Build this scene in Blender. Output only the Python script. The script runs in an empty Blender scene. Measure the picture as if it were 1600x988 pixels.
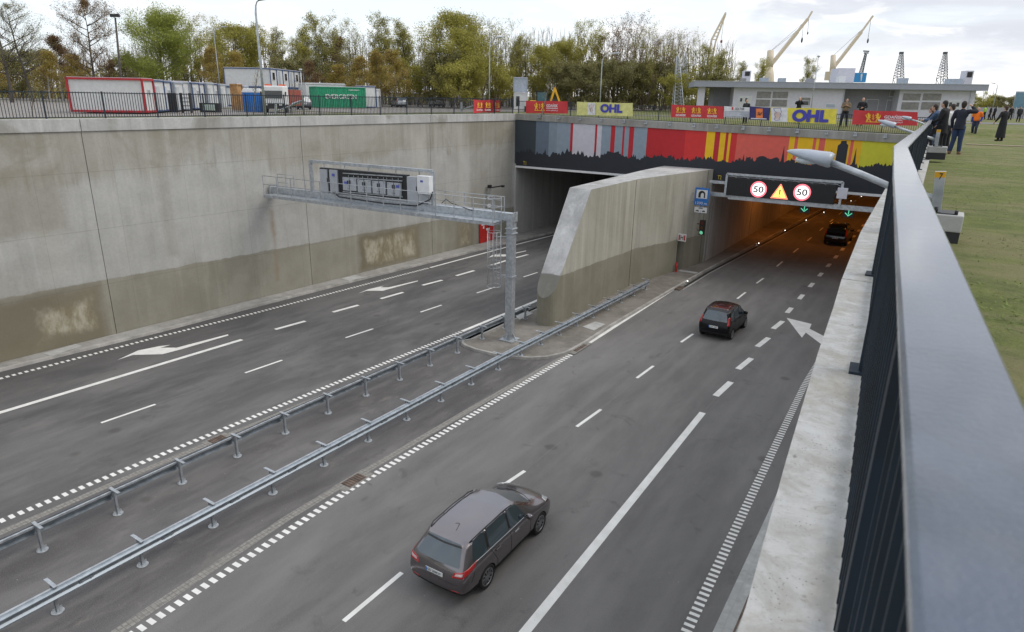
import bpy, bmesh, math, random
from mathutils import Vector, Matrix, noise as mnoise
from mathutils.bvhtree import BVHTree
random.seed(7)
R = math.radians
S = bpy.context.scene
C = S.collection
# ---------------------------------------------------------------- camera, world, sun, exposure
H = 11.8                                    # camera above the carriageway
FPX, CX, CY = 1047.0, 800.0, 494.0          # focal length in pixels of the 1600 x 988 photograph
MX = ((0.83788245, 0.18348652, -0.51408724), (0.54560041, -0.25300521, 0.79894214), (0.01652836, -0.94990582, -0.31209895))
cd = bpy.data.cameras.new('camera'); cam = bpy.data.objects.new('camera', cd); C.objects.link(cam)
cd.sensor_width = 36; cd.lens = FPX / 1600 * 36; cd.clip_start = 0.05; cd.clip_end = 9000
cam.matrix_world = Matrix(((MX[0][0], -MX[0][1], -MX[0][2], 0), (MX[1][0], -MX[1][1], -MX[1][2], 0), (MX[2][0], -MX[2][1], -MX[2][2], H), (0, 0, 0, 1)))
cd.dof.use_dof = True; cd.dof.focus_distance = 22; cd.dof.aperture_fstop = 6.3
S.camera = cam
W = bpy.data.worlds.new('World'); S.world = W; W.use_nodes = True
SUN_EL, SUN_AZ = 48, 60                     # azimuth from +Y towards +X
sun = bpy.data.lights.new('sun', 'SUN'); sun.energy = 1.1; sun.angle = R(34); sun.color = (1, .95, .88)
so = bpy.data.objects.new('sun', sun); C.objects.link(so)
sd = Vector((math.sin(R(SUN_AZ)) * math.cos(R(SUN_EL)), math.cos(R(SUN_AZ)) * math.cos(R(SUN_EL)), math.sin(R(SUN_EL))))
so.rotation_euler = sd.to_track_quat('Z', 'Y').to_euler()
S.view_settings.view_transform = 'Standard'; S.view_settings.look = 'None'; S.view_settings.exposure = 0.48; S.view_settings.gamma = 1

# ---------------------------------------------------------------- node helper
class NT:
    def __init__(s, tree): s.t = tree; s.n = tree.nodes; s.l = tree.links
    def new(s, kind, **kw):
        n = s.n.new(kind)
        for k, v in kw.items(): setattr(n, k, v)
        return n
    def put(s, sock, v):
        if isinstance(v, bpy.types.NodeSocket): s.l.new(v, sock)
        elif v is not None:
            if isinstance(v, (tuple, list)) and len(v) == 3 and sock.type == 'RGBA': v = (*v, 1)
            sock.default_value = v
    def m(s, op, a, b=None, c=None, clamp=False):
        n = s.new('ShaderNodeMath', operation=op, use_clamp=clamp)
        s.put(n.inputs[0], a)
        if b is not None: s.put(n.inputs[1], b)
        if c is not None: s.put(n.inputs[2], c)
        return n.outputs[0]
    def pos(s): return s.new('ShaderNodeNewGeometry').outputs['Position']
    def obj(s): return s.new('ShaderNodeTexCoord').outputs['Object']
    def xyz(s, v):
        n = s.new('ShaderNodeSeparateXYZ'); s.l.new(v, n.inputs[0]); return n.outputs
    def comb(s, x, y, z):
        n = s.new('ShaderNodeCombineXYZ'); s.put(n.inputs[0], x); s.put(n.inputs[1], y); s.put(n.inputs[2], z); return n.outputs[0]
    def scale(s, v, sc):
        n = s.new('ShaderNodeVectorMath', operation='MULTIPLY'); s.l.new(v, n.inputs[0]); n.inputs[1].default_value = sc; return n.outputs[0]
    def noise(s, v, sc, det=4, rough=.55, dist=0.0):
        n = s.new('ShaderNodeTexNoise'); s.l.new(v, n.inputs['Vector']); n.inputs['Scale'].default_value = sc
        n.inputs['Detail'].default_value = det; n.inputs['Roughness'].default_value = rough; n.inputs['Distortion'].default_value = dist
        return n.outputs['Fac']
    def vor(s, v, sc, feat='F1'):
        n = s.new('ShaderNodeTexVoronoi', feature=feat); s.l.new(v, n.inputs['Vector']); n.inputs['Scale'].default_value = sc; return n.outputs['Distance']
    def mix(s, f, a, b, mode='MIX'):
        n = s.new('ShaderNodeMix', data_type='RGBA', blend_type=mode)
        s.put(n.inputs[0], f); s.put(n.inputs[6], a); s.put(n.inputs[7], b); return n.outputs[2]
    def step(s, v, a, b, lo=0.0, hi=1.0):
        n = s.new('ShaderNodeMapRange', interpolation_type='SMOOTHSTEP')
        s.put(n.inputs[0], v); n.inputs[1].default_value = a; n.inputs[2].default_value = b; n.inputs[3].default_value = lo; n.inputs[4].default_value = hi
        return n.outputs[0]
    def bump(s, h, strength=.3, dist=.02):
        n = s.new('ShaderNodeBump'); n.inputs['Strength'].default_value = strength; n.inputs['Distance'].default_value = dist
        s.l.new(h, n.inputs['Height']); return n.outputs[0]

def material(name, col=(.5, .5, .5), rough=.6, metal=0.0, build=None, emit=None, estr=0.0, coat=0.0, spec=None, vary=0.0):
    m = bpy.data.materials.new(name); m.use_nodes = True
    nt = NT(m.node_tree); p = m.node_tree.nodes['Principled BSDF']
    p.inputs['Base Color'].default_value = (*col, 1); p.inputs['Roughness'].default_value = rough; p.inputs['Metallic'].default_value = metal
    p.inputs['Coat Weight'].default_value = coat
    if spec is not None: p.inputs['Specular IOR Level'].default_value = spec
    if emit: p.inputs['Emission Color'].default_value = (*emit, 1); p.inputs['Emission Strength'].default_value = estr
    if build:
        r = build(nt, p)
    elif not emit:
        v = vary or .12                     # a faint mottling so that no surface is flat
        o = nt.obj(); n = nt.noise(o, 3.1, 5, .6)
        f = nt.step(n, .3, .7)
        nt.l.new(nt.mix(f, tuple(c * (1 - v) for c in col), tuple(min(1, c * (1 + v)) for c in col)), p.inputs['Base Color'])
        nt.l.new(nt.m('ADD', nt.m('MULTIPLY', nt.noise(o, 17, 3), .12), rough - .06), p.inputs['Roughness'])
    return m

# world: Nishita sky seen between bright broken cloud
nt = NT(W.node_tree); bg = W.node_tree.nodes['Background']
sky = nt.new('ShaderNodeTexSky', sky_type='NISHITA'); sky.sun_disc = False; sky.sun_elevation = R(SUN_EL); sky.sun_rotation = R(SUN_AZ); sky.air_density = 1.2; sky.dust_density = 2.0
gen = nt.new('ShaderNodeTexCoord').outputs['Generated']
gx, gy, gz = nt.xyz(gen)
zz = nt.m('ADD', nt.m('MAXIMUM', gz, 0.0), .14)
cv = nt.comb(nt.m('DIVIDE', gx, zz), nt.m('DIVIDE', gy, zz), 0.0)
n1 = nt.noise(cv, .55, 9, .56, .4); n2 = nt.noise(cv, 1.7, 8, .6, .3)
cov = nt.step(nt.m('ADD', n1, nt.m('MULTIPLY', gx, .22)), .30, .52)         # thicker cloud to the right
shade = nt.step(nt.m('ADD', nt.m('MULTIPLY', n2, .65), nt.m('MULTIPLY', n1, .5)), .44, .74)
cloud = nt.mix(shade, (10.2, 10.1, 9.9), (6.6, 6.75, 7.1))
dk = nt.m('MULTIPLY', nt.step(nt.noise(nt.scale(gen, (9, 9, 26)), 1.0, 7, .55, .5), .34, .52), nt.m('MULTIPLY', nt.step(gz, .02, .085), nt.step(gx, -.50, -.15)))
cloud = nt.mix(nt.m('MULTIPLY', dk, .85), cloud, (5.2, 5.5, 6.1))
clear = nt.mix(.62, sky.outputs[0], (9.0, 9.7, 10.6))
nt.l.new(nt.mix(cov, clear, cloud), bg.inputs[0]); bg.inputs[1].default_value = 0.1

# ---------------------------------------------------------------- pixel to place helpers (only used to measure the photograph)
def ray(x, y):
    c = (x - CX, y - CY, FPX)
    return Vector(sum(MX[i][k] * c[k] for k in range(3)) for i in range(3))
def bp(x, y, z=0.0):
    d = ray(x, y); t = (z - H) / d.z; return Vector((d.x * t, d.y * t, z))
def aty(x, y, Y):
    d = ray(x, y); t = Y / d.y; return Vector((d.x * t, Y, H + d.z * t))
def atx(x, y, X):
    d = ray(x, y); t = X / d.x; return Vector((X, d.y * t, H + d.z * t))
def atd(x, y, zc):
    d = ray(x, y) * (zc / FPX); return d + Vector((0, 0, H))

# ---------------------------------------------------------------- mesh helper
class MB:
    def __init__(s): s.v = []; s.f = []; s.mi = []; s.sm = []
    def add(s, vs, fs, m=0, smooth=False):
        o = len(s.v); s.v += [Vector(a) for a in vs]
        for f in fs: s.f.append([o + i for i in f]); s.mi.append(m); s.sm.append(smooth)
        return s
    def box(s, c, d, rot=0.0, m=0, M=None):
        hx, hy, hz = d[0] / 2, d[1] / 2, d[2] / 2
        vs = [Vector((a * hx, b * hy, e * hz)) for e in (-1, 1) for b in (-1, 1) for a in (-1, 1)]
        if M is not None: vs = [M @ q for q in vs]
        elif rot: rm = Matrix.Rotation(rot, 3, 'Z'); vs = [rm @ q for q in vs]
        vs = [q + Vector(c) for q in vs]
        return s.add(vs, [(0, 2, 3, 1), (4, 5, 7, 6), (0, 1, 5, 4), (1, 3, 7, 5), (3, 2, 6, 7), (2, 0, 4, 6)], m)
    def bar(s, a, b, w, h, m=0, up=(0, 0, 1)):       # box beam from a to b, w across, h along up
        a, b = Vector(a), Vector(b); d = (b - a); L = d.length; d.normalize(); up = Vector(up)
        x = d.cross(up)
        if x.length < 1e-4: x = d.cross(Vector((1, 0, 0)))
        x.normalize(); u = x.cross(d)
        M = Matrix((x, d, u)).transposed()
        return s.box((a + b) / 2, (w, L, h), M=M, m=m)
    def tube(s, pts, r, n=8, m=0, caps=True, smooth=True):
        pts = [Vector(p) for p in pts]; k = len(pts)
        rs = r if isinstance(r, (list, tuple)) else [r] * k
        vs = []; prev = None
        for i, p in enumerate(pts):
            d = (pts[min(i + 1, k - 1)] - pts[max(i - 1, 0)]).normalized()
            if prev is None:
                x = d.cross(Vector((0, 0, 1)))
                if x.length < 1e-3: x = d.cross(Vector((1, 0, 0)))
            else: x = prev - d * prev.dot(d)
            x.normalize(); y = d.cross(x); prev = x
            for j in range(n):
                a = 2 * math.pi * j / n; vs.append(p + (x * math.cos(a) + y * math.sin(a)) * rs[i])
        fs = [(i * n + j, i * n + (j + 1) % n, (i + 1) * n + (j + 1) % n, (i + 1) * n + j) for i in range(k - 1) for j in range(n)]
        s.add(vs, fs, m, smooth)
        if caps:
            o = len(s.v) - len(vs)
            s.f.append([o + j for j in range(n)][::-1]); s.mi.append(m); s.sm.append(False)
            s.f.append([o + (k - 1) * n + j for j in range(n)]); s.mi.append(m); s.sm.append(False)
        return s
    def cyl(s, a, b, r, n=16, m=0, r2=None): return s.tube([a, b], [r, r if r2 is None else r2], n, m)
    def ell(s, c, r, nu=12, nv=8, m=0, M=None):
        vs = []; c = Vector(c)
        for i in range(nv + 1):
            t = math.pi * i / nv
            for j in range(nu):
                a = 2 * math.pi * j / nu
                q = Vector((r[0] * math.sin(t) * math.cos(a), r[1] * math.sin(t) * math.sin(a), r[2] * math.cos(t)))
                vs.append(c + (M @ q if M is not None else q))
        fs = [(i * nu + j, (i + 1) * nu + j, (i + 1) * nu + (j + 1) % nu, i * nu + (j + 1) % nu) for i in range(nv) for j in range(nu)]
        return s.add(vs, fs, m, True)
    def prism(s, poly, z0, z1, m=0):                  # poly counter-clockwise (x, y)
        n = len(poly)
        vs = [(p[0], p[1], z0) for p in poly] + [(p[0], p[1], z1) for p in poly]
        return s.add(vs, [list(range(n))[::-1], list(range(n, 2 * n))] + [(i, (i + 1) % n, n + (i + 1) % n, n + i) for i in range(n)], m)
    def plate(s, pts, thick, m=0):                    # planar polygon in space with thickness along its normal (backwards)
        pts = [Vector(p) for p in pts]; n = len(pts)
        nr = Vector((0, 0, 0))
        for i in range(n): nr += pts[i].cross(pts[(i + 1) % n])
        nr.normalize()
        vs = pts + [p - nr * thick for p in pts]
        return s.add(vs, [list(range(n)), list(range(n, 2 * n))[::-1]] + [(i, n + i, n + (i + 1) % n, (i + 1) % n) for i in range(n)], m)
    def ribbon(s, left, right, m=0):
        n = len(left); vs = [Vector(p) for p in left] + [Vector(p) for p in right]
        return s.add(vs, [(i, n + i, n + i + 1, i + 1) for i in range(n - 1)], m)
    def build(s, name, mats, parent=None, bevel=0.0):
        me = bpy.data.meshes.new(name)
        off = parent_origin(parent)
        me.from_pydata([tuple(q - off) for q in s.v], [], s.f)
        for mm in (mats if isinstance(mats, (list, tuple)) else [mats]): me.materials.append(mm)
        me.polygons.foreach_set('material_index', s.mi); me.polygons.foreach_set('use_smooth', s.sm)
        me.validate(); me.update()
        o = bpy.data.objects.new(name, me); C.objects.link(o)
        if parent: o.parent = parent
        if bevel:
            b = o.modifiers.new('bevel', 'BEVEL'); b.width = bevel; b.segments = 2; b.limit_method = 'ANGLE'
        return o
def parent_origin(p):
    o = Vector((0, 0, 0))
    while p is not None: o = o + p.location; p = p.parent
    return o
def tag(o, label=None, cat=None, group=None, kind=None):
    if label: o['label'] = label
    if cat: o['category'] = cat
    if group: o['group'] = group
    if kind: o['kind'] = kind
    return o
def thing(name, label, cat, loc=(0, 0, 0), group=None):
    o = bpy.data.objects.new(name, None); C.objects.link(o); o.location = loc; o.empty_display_size = .2
    return tag(o, label, cat, group)
def struct(o): o['kind'] = 'structure'; return o
def dup(root, loc, rotz=0.0, label=None, scale=None):
    r = root.copy(); C.objects.link(r); r.location = loc; r.rotation_euler = (0, 0, rotz)
    if label: r['label'] = label
    if scale: r.scale = scale if isinstance(scale, (tuple, list)) else (scale,) * 3
    for ch in list(root.children):
        c = ch.copy(); C.objects.link(c); c.parent = r
        for g in list(ch.children):
            d = g.copy(); C.objects.link(d); d.parent = c
    return r
def baked(o):                                          # evaluated mesh replaces the modifiers
    dg = bpy.context.evaluated_depsgraph_get(); dg.update()
    me = bpy.data.meshes.new_from_object(o.evaluated_get(dg)); return me
def text(s, w, h, origin, ux, uz, mat, name='lettering', parent=None, thick=.004, bold=0.0, shear=0.0):
    cu = bpy.data.curves.new(name, 'FONT'); cu.body = s; cu.extrude = 0; cu.offset = bold; cu.shear = shear
    o = bpy.data.objects.new(name, cu); C.objects.link(o)
    me = baked(o); bpy.data.objects.remove(o); bpy.data.curves.remove(cu)
    xs = [v.co.x for v in me.vertices]; ys = [v.co.y for v in me.vertices]
    x0, x1, y0, y1 = min(xs), max(xs), min(ys), max(ys)
    ux, uz, origin = Vector(ux), Vector(uz), Vector(origin); off = parent_origin(parent); nrm = ux.cross(uz).normalized()
    for v in me.vertices:
        v.co = origin + ux * ((v.co.x - x0) / (x1 - x0) * w) + uz * ((v.co.y - y0) / (y1 - y0) * h) + nrm * thick - off
    me.materials.clear(); me.materials.append(mat); me.name = name
    o = bpy.data.objects.new(name, me); C.objects.link(o)
    if parent: o.parent = parent
    return o
def smooth01(t): t = max(0, min(1, t)); return t * t * (3 - 2 * t)
def lerp(a, b, t): return a + (b - a) * t
def G(x, y):                                           # level of the ground round the cutting
    v = 1 - smooth01((y - 49) / 25)
    if x > -3 and y < 49: return 10.38 - .5 * max(0, min(1, y / 49))
    if x < -31: return 9.85 + .48 * (1 - smooth01((-x - 35) / 18)) * (1 - smooth01((y - 55) / 24))
    u = max(0, min(1, (-x - 3) / 28)); e = 9.88 + .47 * u
    return lerp(lerp(e, 10.30, smooth01((y - 50.2) / 2.0)), 9.85, smooth01((y - 55) / 24))
def lw(y): return -34.2 + (y - 10) * .0633             # face of the left retaining wall
CAPF = [(-30, 2.4), (-6, .10), (1.67, -.27), (2.6, -.355), (4.05, -.475), (5.1, -.55), (6.1, -.63), (8.7, -.79), (14.5, -1.02), (31, -1.45), (51, -1.95)]
RAIL = [(-30, 2.7), (-6, .62), (0.5, .07), (3.4, -.17), (6.4, -.405), (21, -.80), (31, -1.12), (49.2, -1.55)]
def pl(tab, y):
    for (a, xa), (b, xb) in zip(tab, tab[1:]):
        if y <= b: return xa + (xb - xa) * (y - a) / (b - a)
    return tab[-1][1]
def capz(y): return 10.45 - .5 * max(0, min(1, y / 49))
# ---------------------------------------------------------------- materials
def concrete(name, light, dark, band=None, bandcol=None, bandcol2=None, patches=(), scale=1.0, stain=(.19, .17, .12), joints=None, axis=1, wash=None):
    def b(nt, p):
        P = nt.pos(); x, y, z = nt.xyz(P)
        if axis == 0: y = x
        big = nt.noise(P, .16 * scale, 6, .6, .4); mid = nt.noise(P, .9 * scale, 7, .62)
        drip = nt.noise(nt.scale(P, (1.9, 1.9, .10)), 1.0, 6, .65)
        c = nt.mix(nt.step(big, .36, .64), dark, light)
        c = nt.mix(nt.m('MULTIPLY', nt.step(drip, .50, .70), .50), c, tuple(a * 1.32 for a in light))
        c = nt.mix(nt.m('MULTIPLY', nt.step(drip, .47, .33), .40), c, tuple(a * .62 for a in dark))
        st = nt.m('MULTIPLY', nt.step(nt.noise(P, .28, 5, .6, .8), .52, .70), nt.step(nt.m('ADD', z, nt.m('MULTIPLY', mid, 3)), 6.6, 9.6))
        c = nt.mix(nt.m('MULTIPLY', st, .55), c, stain)
        if wash:
            jag = nt.noise(nt.scale(P, (1.3, 1.3, .05)), 1.2, 6, .7)
            zz_ = nt.m('ADD', z, nt.m('ADD', nt.m('MULTIPLY', jag, 2.6), nt.m('MULTIPLY', nt.noise(P, .12, 3, .5), 3.0)))
            c = nt.mix(nt.m('MULTIPLY', nt.step(zz_, wash + .25, wash - .25), .55), c, nt.mix(nt.step(mid, .35, .65), (.40, .40, .385), (.49, .49, .475)))
            c = nt.mix(nt.m('MULTIPLY', nt.step(zz_, wash - .2, wash + .5), .35), c, (.30, .275, .22))
        if band:
            z0, k = band
            zb = nt.m('ADD', nt.m('SUBTRACT', z, nt.m('ADD', nt.m('MULTIPLY', y, k), z0)), nt.m('MULTIPLY', nt.m('SUBTRACT', mid, .5), .28))
            low = nt.mix(nt.step(nt.noise(P, .5, 6, .6), .35, .65), bandcol2 or bandcol, bandcol)
            low = nt.mix(nt.m('MULTIPLY', nt.step(drip, .5, .7), .3), low, tuple(a * 1.35 for a in bandcol))
            c = nt.mix(nt.step(zb, .04, -.04), c, low)
        for (ya, yb, za, zb_, kind, amt) in patches:
            wob = nt.m('MULTIPLY', nt.m('SUBTRACT', nt.noise(P, .8, 7, .68), .5), 1.3 if kind == 'pale' else .8)
            dy = nt.m('SUBTRACT', nt.m('ABSOLUTE', nt.m('SUBTRACT', y, (ya + yb) / 2)), (yb - ya) / 2)
            dz = nt.m('SUBTRACT', nt.m('ABSOLUTE', nt.m('SUBTRACT', z, (za + zb_) / 2)), (zb_ - za) / 2)
            ins = nt.m('ADD', nt.m('MAXIMUM', dy, dz), wob)
            if kind == 'damp': c = nt.mix(nt.m('MULTIPLY', nt.step(ins, .35, -.25), amt), c, nt.mix(nt.step(big, .4, .6), (.17, .145, .09), (.22, .19, .125)))
            elif kind == 'rust': c = nt.mix(nt.m('MULTIPLY', nt.step(ins, .15, -.35), amt), c, (.27, .20, .12))
            elif kind == 'washed': c = nt.mix(nt.m('MULTIPLY', nt.step(ins, .5, -.6), amt), c, (.52, .50, .44))
            else: c = nt.mix(nt.m('MULTIPLY', nt.step(ins, .30, -.30), amt), c, nt.mix(nt.step(nt.noise(nt.scale(P, (1, 1, .45)), 1.6, 7, .7), .38, .64), (.25, .21, .13), (.50, .47, .37)))
        fine = nt.noise(P, 9, 6, .7)
        c = nt.mix(nt.m('MULTIPLY', nt.step(fine, .35, .75), .30), c, nt.mix(.5, c, (.12, .115, .1)), 'MIX')
        # shutter board lines
        if joints:
            w = nt.m('FRACT', nt.m('DIVIDE', y, joints[0])); line = nt.step(nt.m('ABSOLUTE', nt.m('SUBTRACT', w, .5)), .494, .5)
            w2 = nt.m('FRACT', nt.m('DIVIDE', z, joints[1])); line2 = nt.step(nt.m('ABSOLUTE', nt.m('SUBTRACT', w2, .5)), .490, .5)
            c = nt.mix(nt.m('MULTIPLY', nt.m('MAXIMUM', line, line2), .28), c, (.12, .11, .09))
        pits = nt.step(nt.vor(P, 7), .10, .04)
        c = nt.mix(nt.m('MULTIPLY', nt.m('MULTIPLY', pits, nt.step(mid, .5, .6)), .5), c, (.1, .095, .08))
        nt.l.new(c, p.inputs['Base Color']); p.inputs['Roughness'].default_value = .86
        nt.l.new(nt.bump(nt.m('ADD', fine, nt.m('MULTIPLY', mid, 2)), .35, .012), p.inputs['Normal'])
    return material(name, build=b)
M_wallL = concrete('wall_concrete', (.45, .445, .415), (.32, .305, .255), band=(3.08, -.0095), bandcol=(.315, .30, .25), bandcol2=(.26, .245, .195),
                   patches=((31.8, 37.5, .2, 2.62, 'damp', .85), (32.3, 36.9, .55, 2.2, 'pale', .9), (5.5, 15.4, .0, 2.75, 'damp', .75), (12.7, 15.0, .75, 2.1, 'pale', .85), (41.7, 43.7, .1, 2.3, 'damp', .6), (42.3, 43.2, .4, 1.8, 'pale', .8),
    (11.2, 14.6, 5.6, 8.4, 'damp', .42), (13.4, 14.2, 3.6, 5.6, 'washed', .35), (25.2, 25.45, .9, 5.2, 'rust', .75), (19.0, 19.4, 3.6, 10, 'damp', .30), (37.2, 38.4, 4.5, 9.0, 'washed', .55), (41.8, 42.6, 3.5, 9.5, 'washed', .35), (43.3, 49, 3, 10, 'damp', .30)), joints=(3.4, 2.7), wash=10.6)
M_nose = concrete('dividing_wall_concrete', (.45, .435, .375), (.355, .34, .28), band=(3.6, -.027), bandcol=(.27, .255, .20), bandcol2=(.225, .21, .155), stain=(.27, .25, .19))
M_noseSlope = concrete('bare_slope_concrete', (.58, .58, .575), (.36, .36, .355), band=(3.6, -.027), bandcol=(.25, .245, .225), bandcol2=(.20, .195, .17), scale=2)
M_noseTop = concrete('bare_grey_concrete', (.52, .52, .51), (.34, .34, .335))
def capmat(nt, p):
    P = nt.pos(); a = nt.noise(P, 5.5, 9, .72, .5); b_ = nt.noise(P, 34, 6, .75); big = nt.noise(P, 1.9, 6, .62, .5)
    c = nt.mix(nt.step(a, .36, .62), (.42, .41, .38), (.56, .56, .55))
    c = nt.mix(nt.m('MULTIPLY', nt.step(big, .48, .64), .5), c, (.38, .345, .28))
    sp = nt.m('MULTIPLY', nt.step(nt.vor(P, 55), .22, .08), nt.step(nt.noise(P, 4.0, 5), .48, .56))
    c = nt.mix(nt.m('MULTIPLY', sp, .8), c, (.16, .15, .14))
    c = nt.mix(nt.m('MULTIPLY', nt.step(b_, .55, .68), .6), c, (.27, .255, .22)); c = nt.mix(nt.m('MULTIPLY', nt.step(nt.vor(nt.scale(P, (1, .5, 1)), 7), .07, .02), .6), c, (.13, .12, .10)); c = nt.mix(nt.m('MULTIPLY', nt.step(nt.noise(P, 3.3, 8, .72, 1.2), .52, .66), .55), c, (.66, .66, .65))
    nt.l.new(c, p.inputs['Base Color']); p.inputs['Roughness'].default_value = .8
    nt.l.new(nt.bump(nt.m('ADD', b_, a), .5, .01), p.inputs['Normal'])
M_cap = material('coping_concrete_rough', build=capmat)
M_capL = concrete('coping_concrete', (.50, .50, .485), (.40, .40, .385), scale=3)
M_slab = concrete('walkway_concrete', (.36, .35, .33), (.28, .27, .25), scale=2.5)
M_island = concrete('island_concrete', (.235, .215, .19), (.165, .15, .13), scale=2.5)
M_kerb = concrete('kerb_concrete', (.44, .425, .40), (.30, .29, .27), scale=5)
M_tunwall = concrete('tunnel_wall', (.46, .45, .44), (.38, .375, .36), scale=1.5)
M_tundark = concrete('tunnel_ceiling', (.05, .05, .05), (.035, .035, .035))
def asph(nt, p):
    P = nt.pos(); x, y, z = nt.xyz(P)
    big = nt.noise(nt.scale(P, (1, .35, 1)), .35, 6, .62, .5); mid = nt.noise(nt.scale(P, (1, .22, 1)), 1.6, 6, .65); fine = nt.noise(P, 38, 5, .8); spk = nt.noise(P, 130, 2, .8)
    right = nt.mix(nt.step(big, .33, .67), (.112, .108, .105), (.165, .159, .155))
    left = nt.mix(nt.step(big, .33, .67), (.066, .065, .067), (.134, .131, .129))
    med = nt.mix(nt.step(big, .33, .67), (.066, .062, .064), (.128, .122, .121))
    c = nt.mix(nt.step(x, -19.6, -19.3), left, med); c = nt.mix(nt.step(x, -14.2, -13.9), c, right)
    # wheel tracks polished a little lighter, joints of the laid strips
    c = nt.mix(nt.m('MULTIPLY', nt.step(mid, .42, .68), .22), c, (.26, .245, .23))
    c = nt.mix(nt.m('MULTIPLY', nt.step(nt.noise(P, .8, 5, .6, 1.2), .60, .72), .45), c, (.05, .046, .044))
    c = nt.mix(nt.m('MULTIPLY', nt.step(x, -28.5, -31.5), .45), c, (.045, .043, .046))
    gr = nt.noise(P, 11, 4, .8); c = nt.mix(nt.m('MULTIPLY', nt.step(gr, .40, .30), .30), c, (.05, .048, .047)); c = nt.mix(nt.m('MULTIPLY', nt.step(gr, .58, .70), .25), c, (.26, .25, .24))
    c = nt.mix(nt.m('MULTIPLY', nt.step(fine, .45, .62), .26), c, (.30, .285, .27))
    c = nt.mix(nt.m('MULTIPLY', nt.step(spk, .42, .30), .35), c, (.03, .028, .026))
    grit = nt.m('MULTIPLY', nt.step(nt.vor(P, 3.1), .055, .03), nt.step(nt.noise(P, .45, 3), .50, .56)); c = nt.mix(nt.m('MULTIPLY', grit, .8), c, (.42, .41, .40))
    dust = nt.m('MULTIPLY', nt.step(nt.noise(nt.scale(P, (1, .5, 1)), 1.1, 7, .7, .8), .56, .72), nt.m('MULTIPLY', nt.step(x, -19.6, -18.6), nt.step(x, -13.2, -14.8))); c = nt.mix(nt.m('MULTIPLY', dust, .35), c, (.24, .22, .19))
    oil = nt.m('MULTIPLY', nt.step(nt.vor(P, .42), .12, .05), .5); c = nt.mix(oil, c, (.06, .055, .05))
    trk = nt.m('MULTIPLY', nt.step(nt.m('ABSOLUTE', nt.m('SUBTRACT', nt.m('FRACT', nt.m('DIVIDE', nt.m('ADD', x, .55), 1.72)), .5)), .34, .48), .16); c = nt.mix(nt.m('MULTIPLY', trk, nt.step(x, -14.5, -13.0)), c, (.24, .23, .22))
    nt.l.new(c, p.inputs['Base Color']); p.inputs['Roughness'].default_value = .82
    nt.l.new(nt.bump(fine, .4, .006), p.inputs['Normal'])
M_asph = material('asphalt', build=asph)
def paint(nt, p):
    P = nt.pos(); w = nt.noise(P, 22, 5, .75); a = nt.noise(P, 2, 4)
    c = nt.mix(nt.step(a, .3, .7), (.70, .69, .66), (.82, .81, .78)); c = nt.mix(nt.m('MULTIPLY', nt.step(w, .60, .70), .7), c, (.22, .21, .195))
    nt.l.new(c, p.inputs['Base Color']); p.inputs['Roughness'].default_value = .6
M_paint = material('road_paint', build=paint)
M_seal = material('joint_sealant', (.19, .18, .17), .7)
def setts(nt, p):
    P = nt.pos(); x, y, z = nt.xyz(P)
    ln = nt.m('ABSOLUTE', nt.m('SUBTRACT', nt.m('FRACT', nt.m('MULTIPLY', y, 8.5)), .5)); a = nt.noise(P, 9, 5, .7)
    ln2 = nt.m('ABSOLUTE', nt.m('SUBTRACT', nt.m('FRACT', nt.m('MULTIPLY', x, 7.5)), .5))
    c = nt.mix(nt.step(a, .35, .65), (.20, .19, .175), (.30, .285, .26)); c = nt.mix(nt.m('MULTIPLY', nt.step(nt.m('MAXIMUM', ln, ln2), .40, .48), .6), c, (.07, .065, .06))
    nt.l.new(c, p.inputs['Base Color']); p.inputs['Roughness'].default_value = .85
M_setts = material('stone_setts', build=setts)
M_rust = material('rusty_iron', (.13, .095, .075), .8, vary=.4)
M_dark = material('dark_void', (.012, .012, .012), .9)
def galv(nt, p):
    P = nt.obj(); v = nt.noise(P, 6, 5, .6); s_ = nt.noise(nt.scale(P, (1, 1, .2)), 1.3, 4)
    c = nt.mix(nt.step(v, .3, .7), (.36, .39, .42), (.54, .57, .60)); c = nt.mix(nt.m('MULTIPLY', nt.step(s_, .5, .7), .3), c, (.28, .29, .29))
    nt.l.new(c, p.inputs['Base Color']); p.inputs['Metallic'].default_value = .55
    nt.l.new(nt.step(v, .2, .8, .34, .52), p.inputs['Roughness'])
M_galv = material('galvanised_steel', build=galv)
def barr(nt, p):
    P = nt.obj(); v = nt.noise(P, 5, 5, .6)
    nt.l.new(nt.mix(nt.step(v, .3, .7), (.20, .235, .27), (.30, .34, .38)), p.inputs['Base Color']); p.inputs['Metallic'].default_value = .5
    nt.l.new(nt.step(v, .2, .8, .28, .45), p.inputs['Roughness'])
M_barr = material('barrier_steel', build=barr)
M_fence = material('black_fence_paint', (.006, .015, .026), .55, vary=.3)
def railm(nt, p):
    P = nt.obj(); v = nt.noise(P, 60, 4, .7); w = nt.noise(P, 7, 6, .6)
    nt.l.new(nt.mix(nt.step(w, .3, .7), (.035, .055, .085), (.075, .10, .145)), p.inputs['Base Color'])
    nt.l.new(nt.step(w, .2, .8, .30, .44), p.inputs['Roughness']); p.inputs['Metallic'].default_value = .15; p.inputs['Coat Weight'].default_value = .8; p.inputs['Coat Roughness'].default_value = .10; p.inputs['Coat IOR'].default_value = 1.45
    nt.l.new(nt.bump(nt.m('ADD', nt.m('MULTIPLY', v, .5), nt.m('ADD', nt.noise(nt.scale(P, (1, .35, 1)), 26, 5, .65), nt.noise(P, 160, 3, .7))), .55, .004), p.inputs['Normal'])
M_rail = material('handrail_paint', build=railm)
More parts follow.
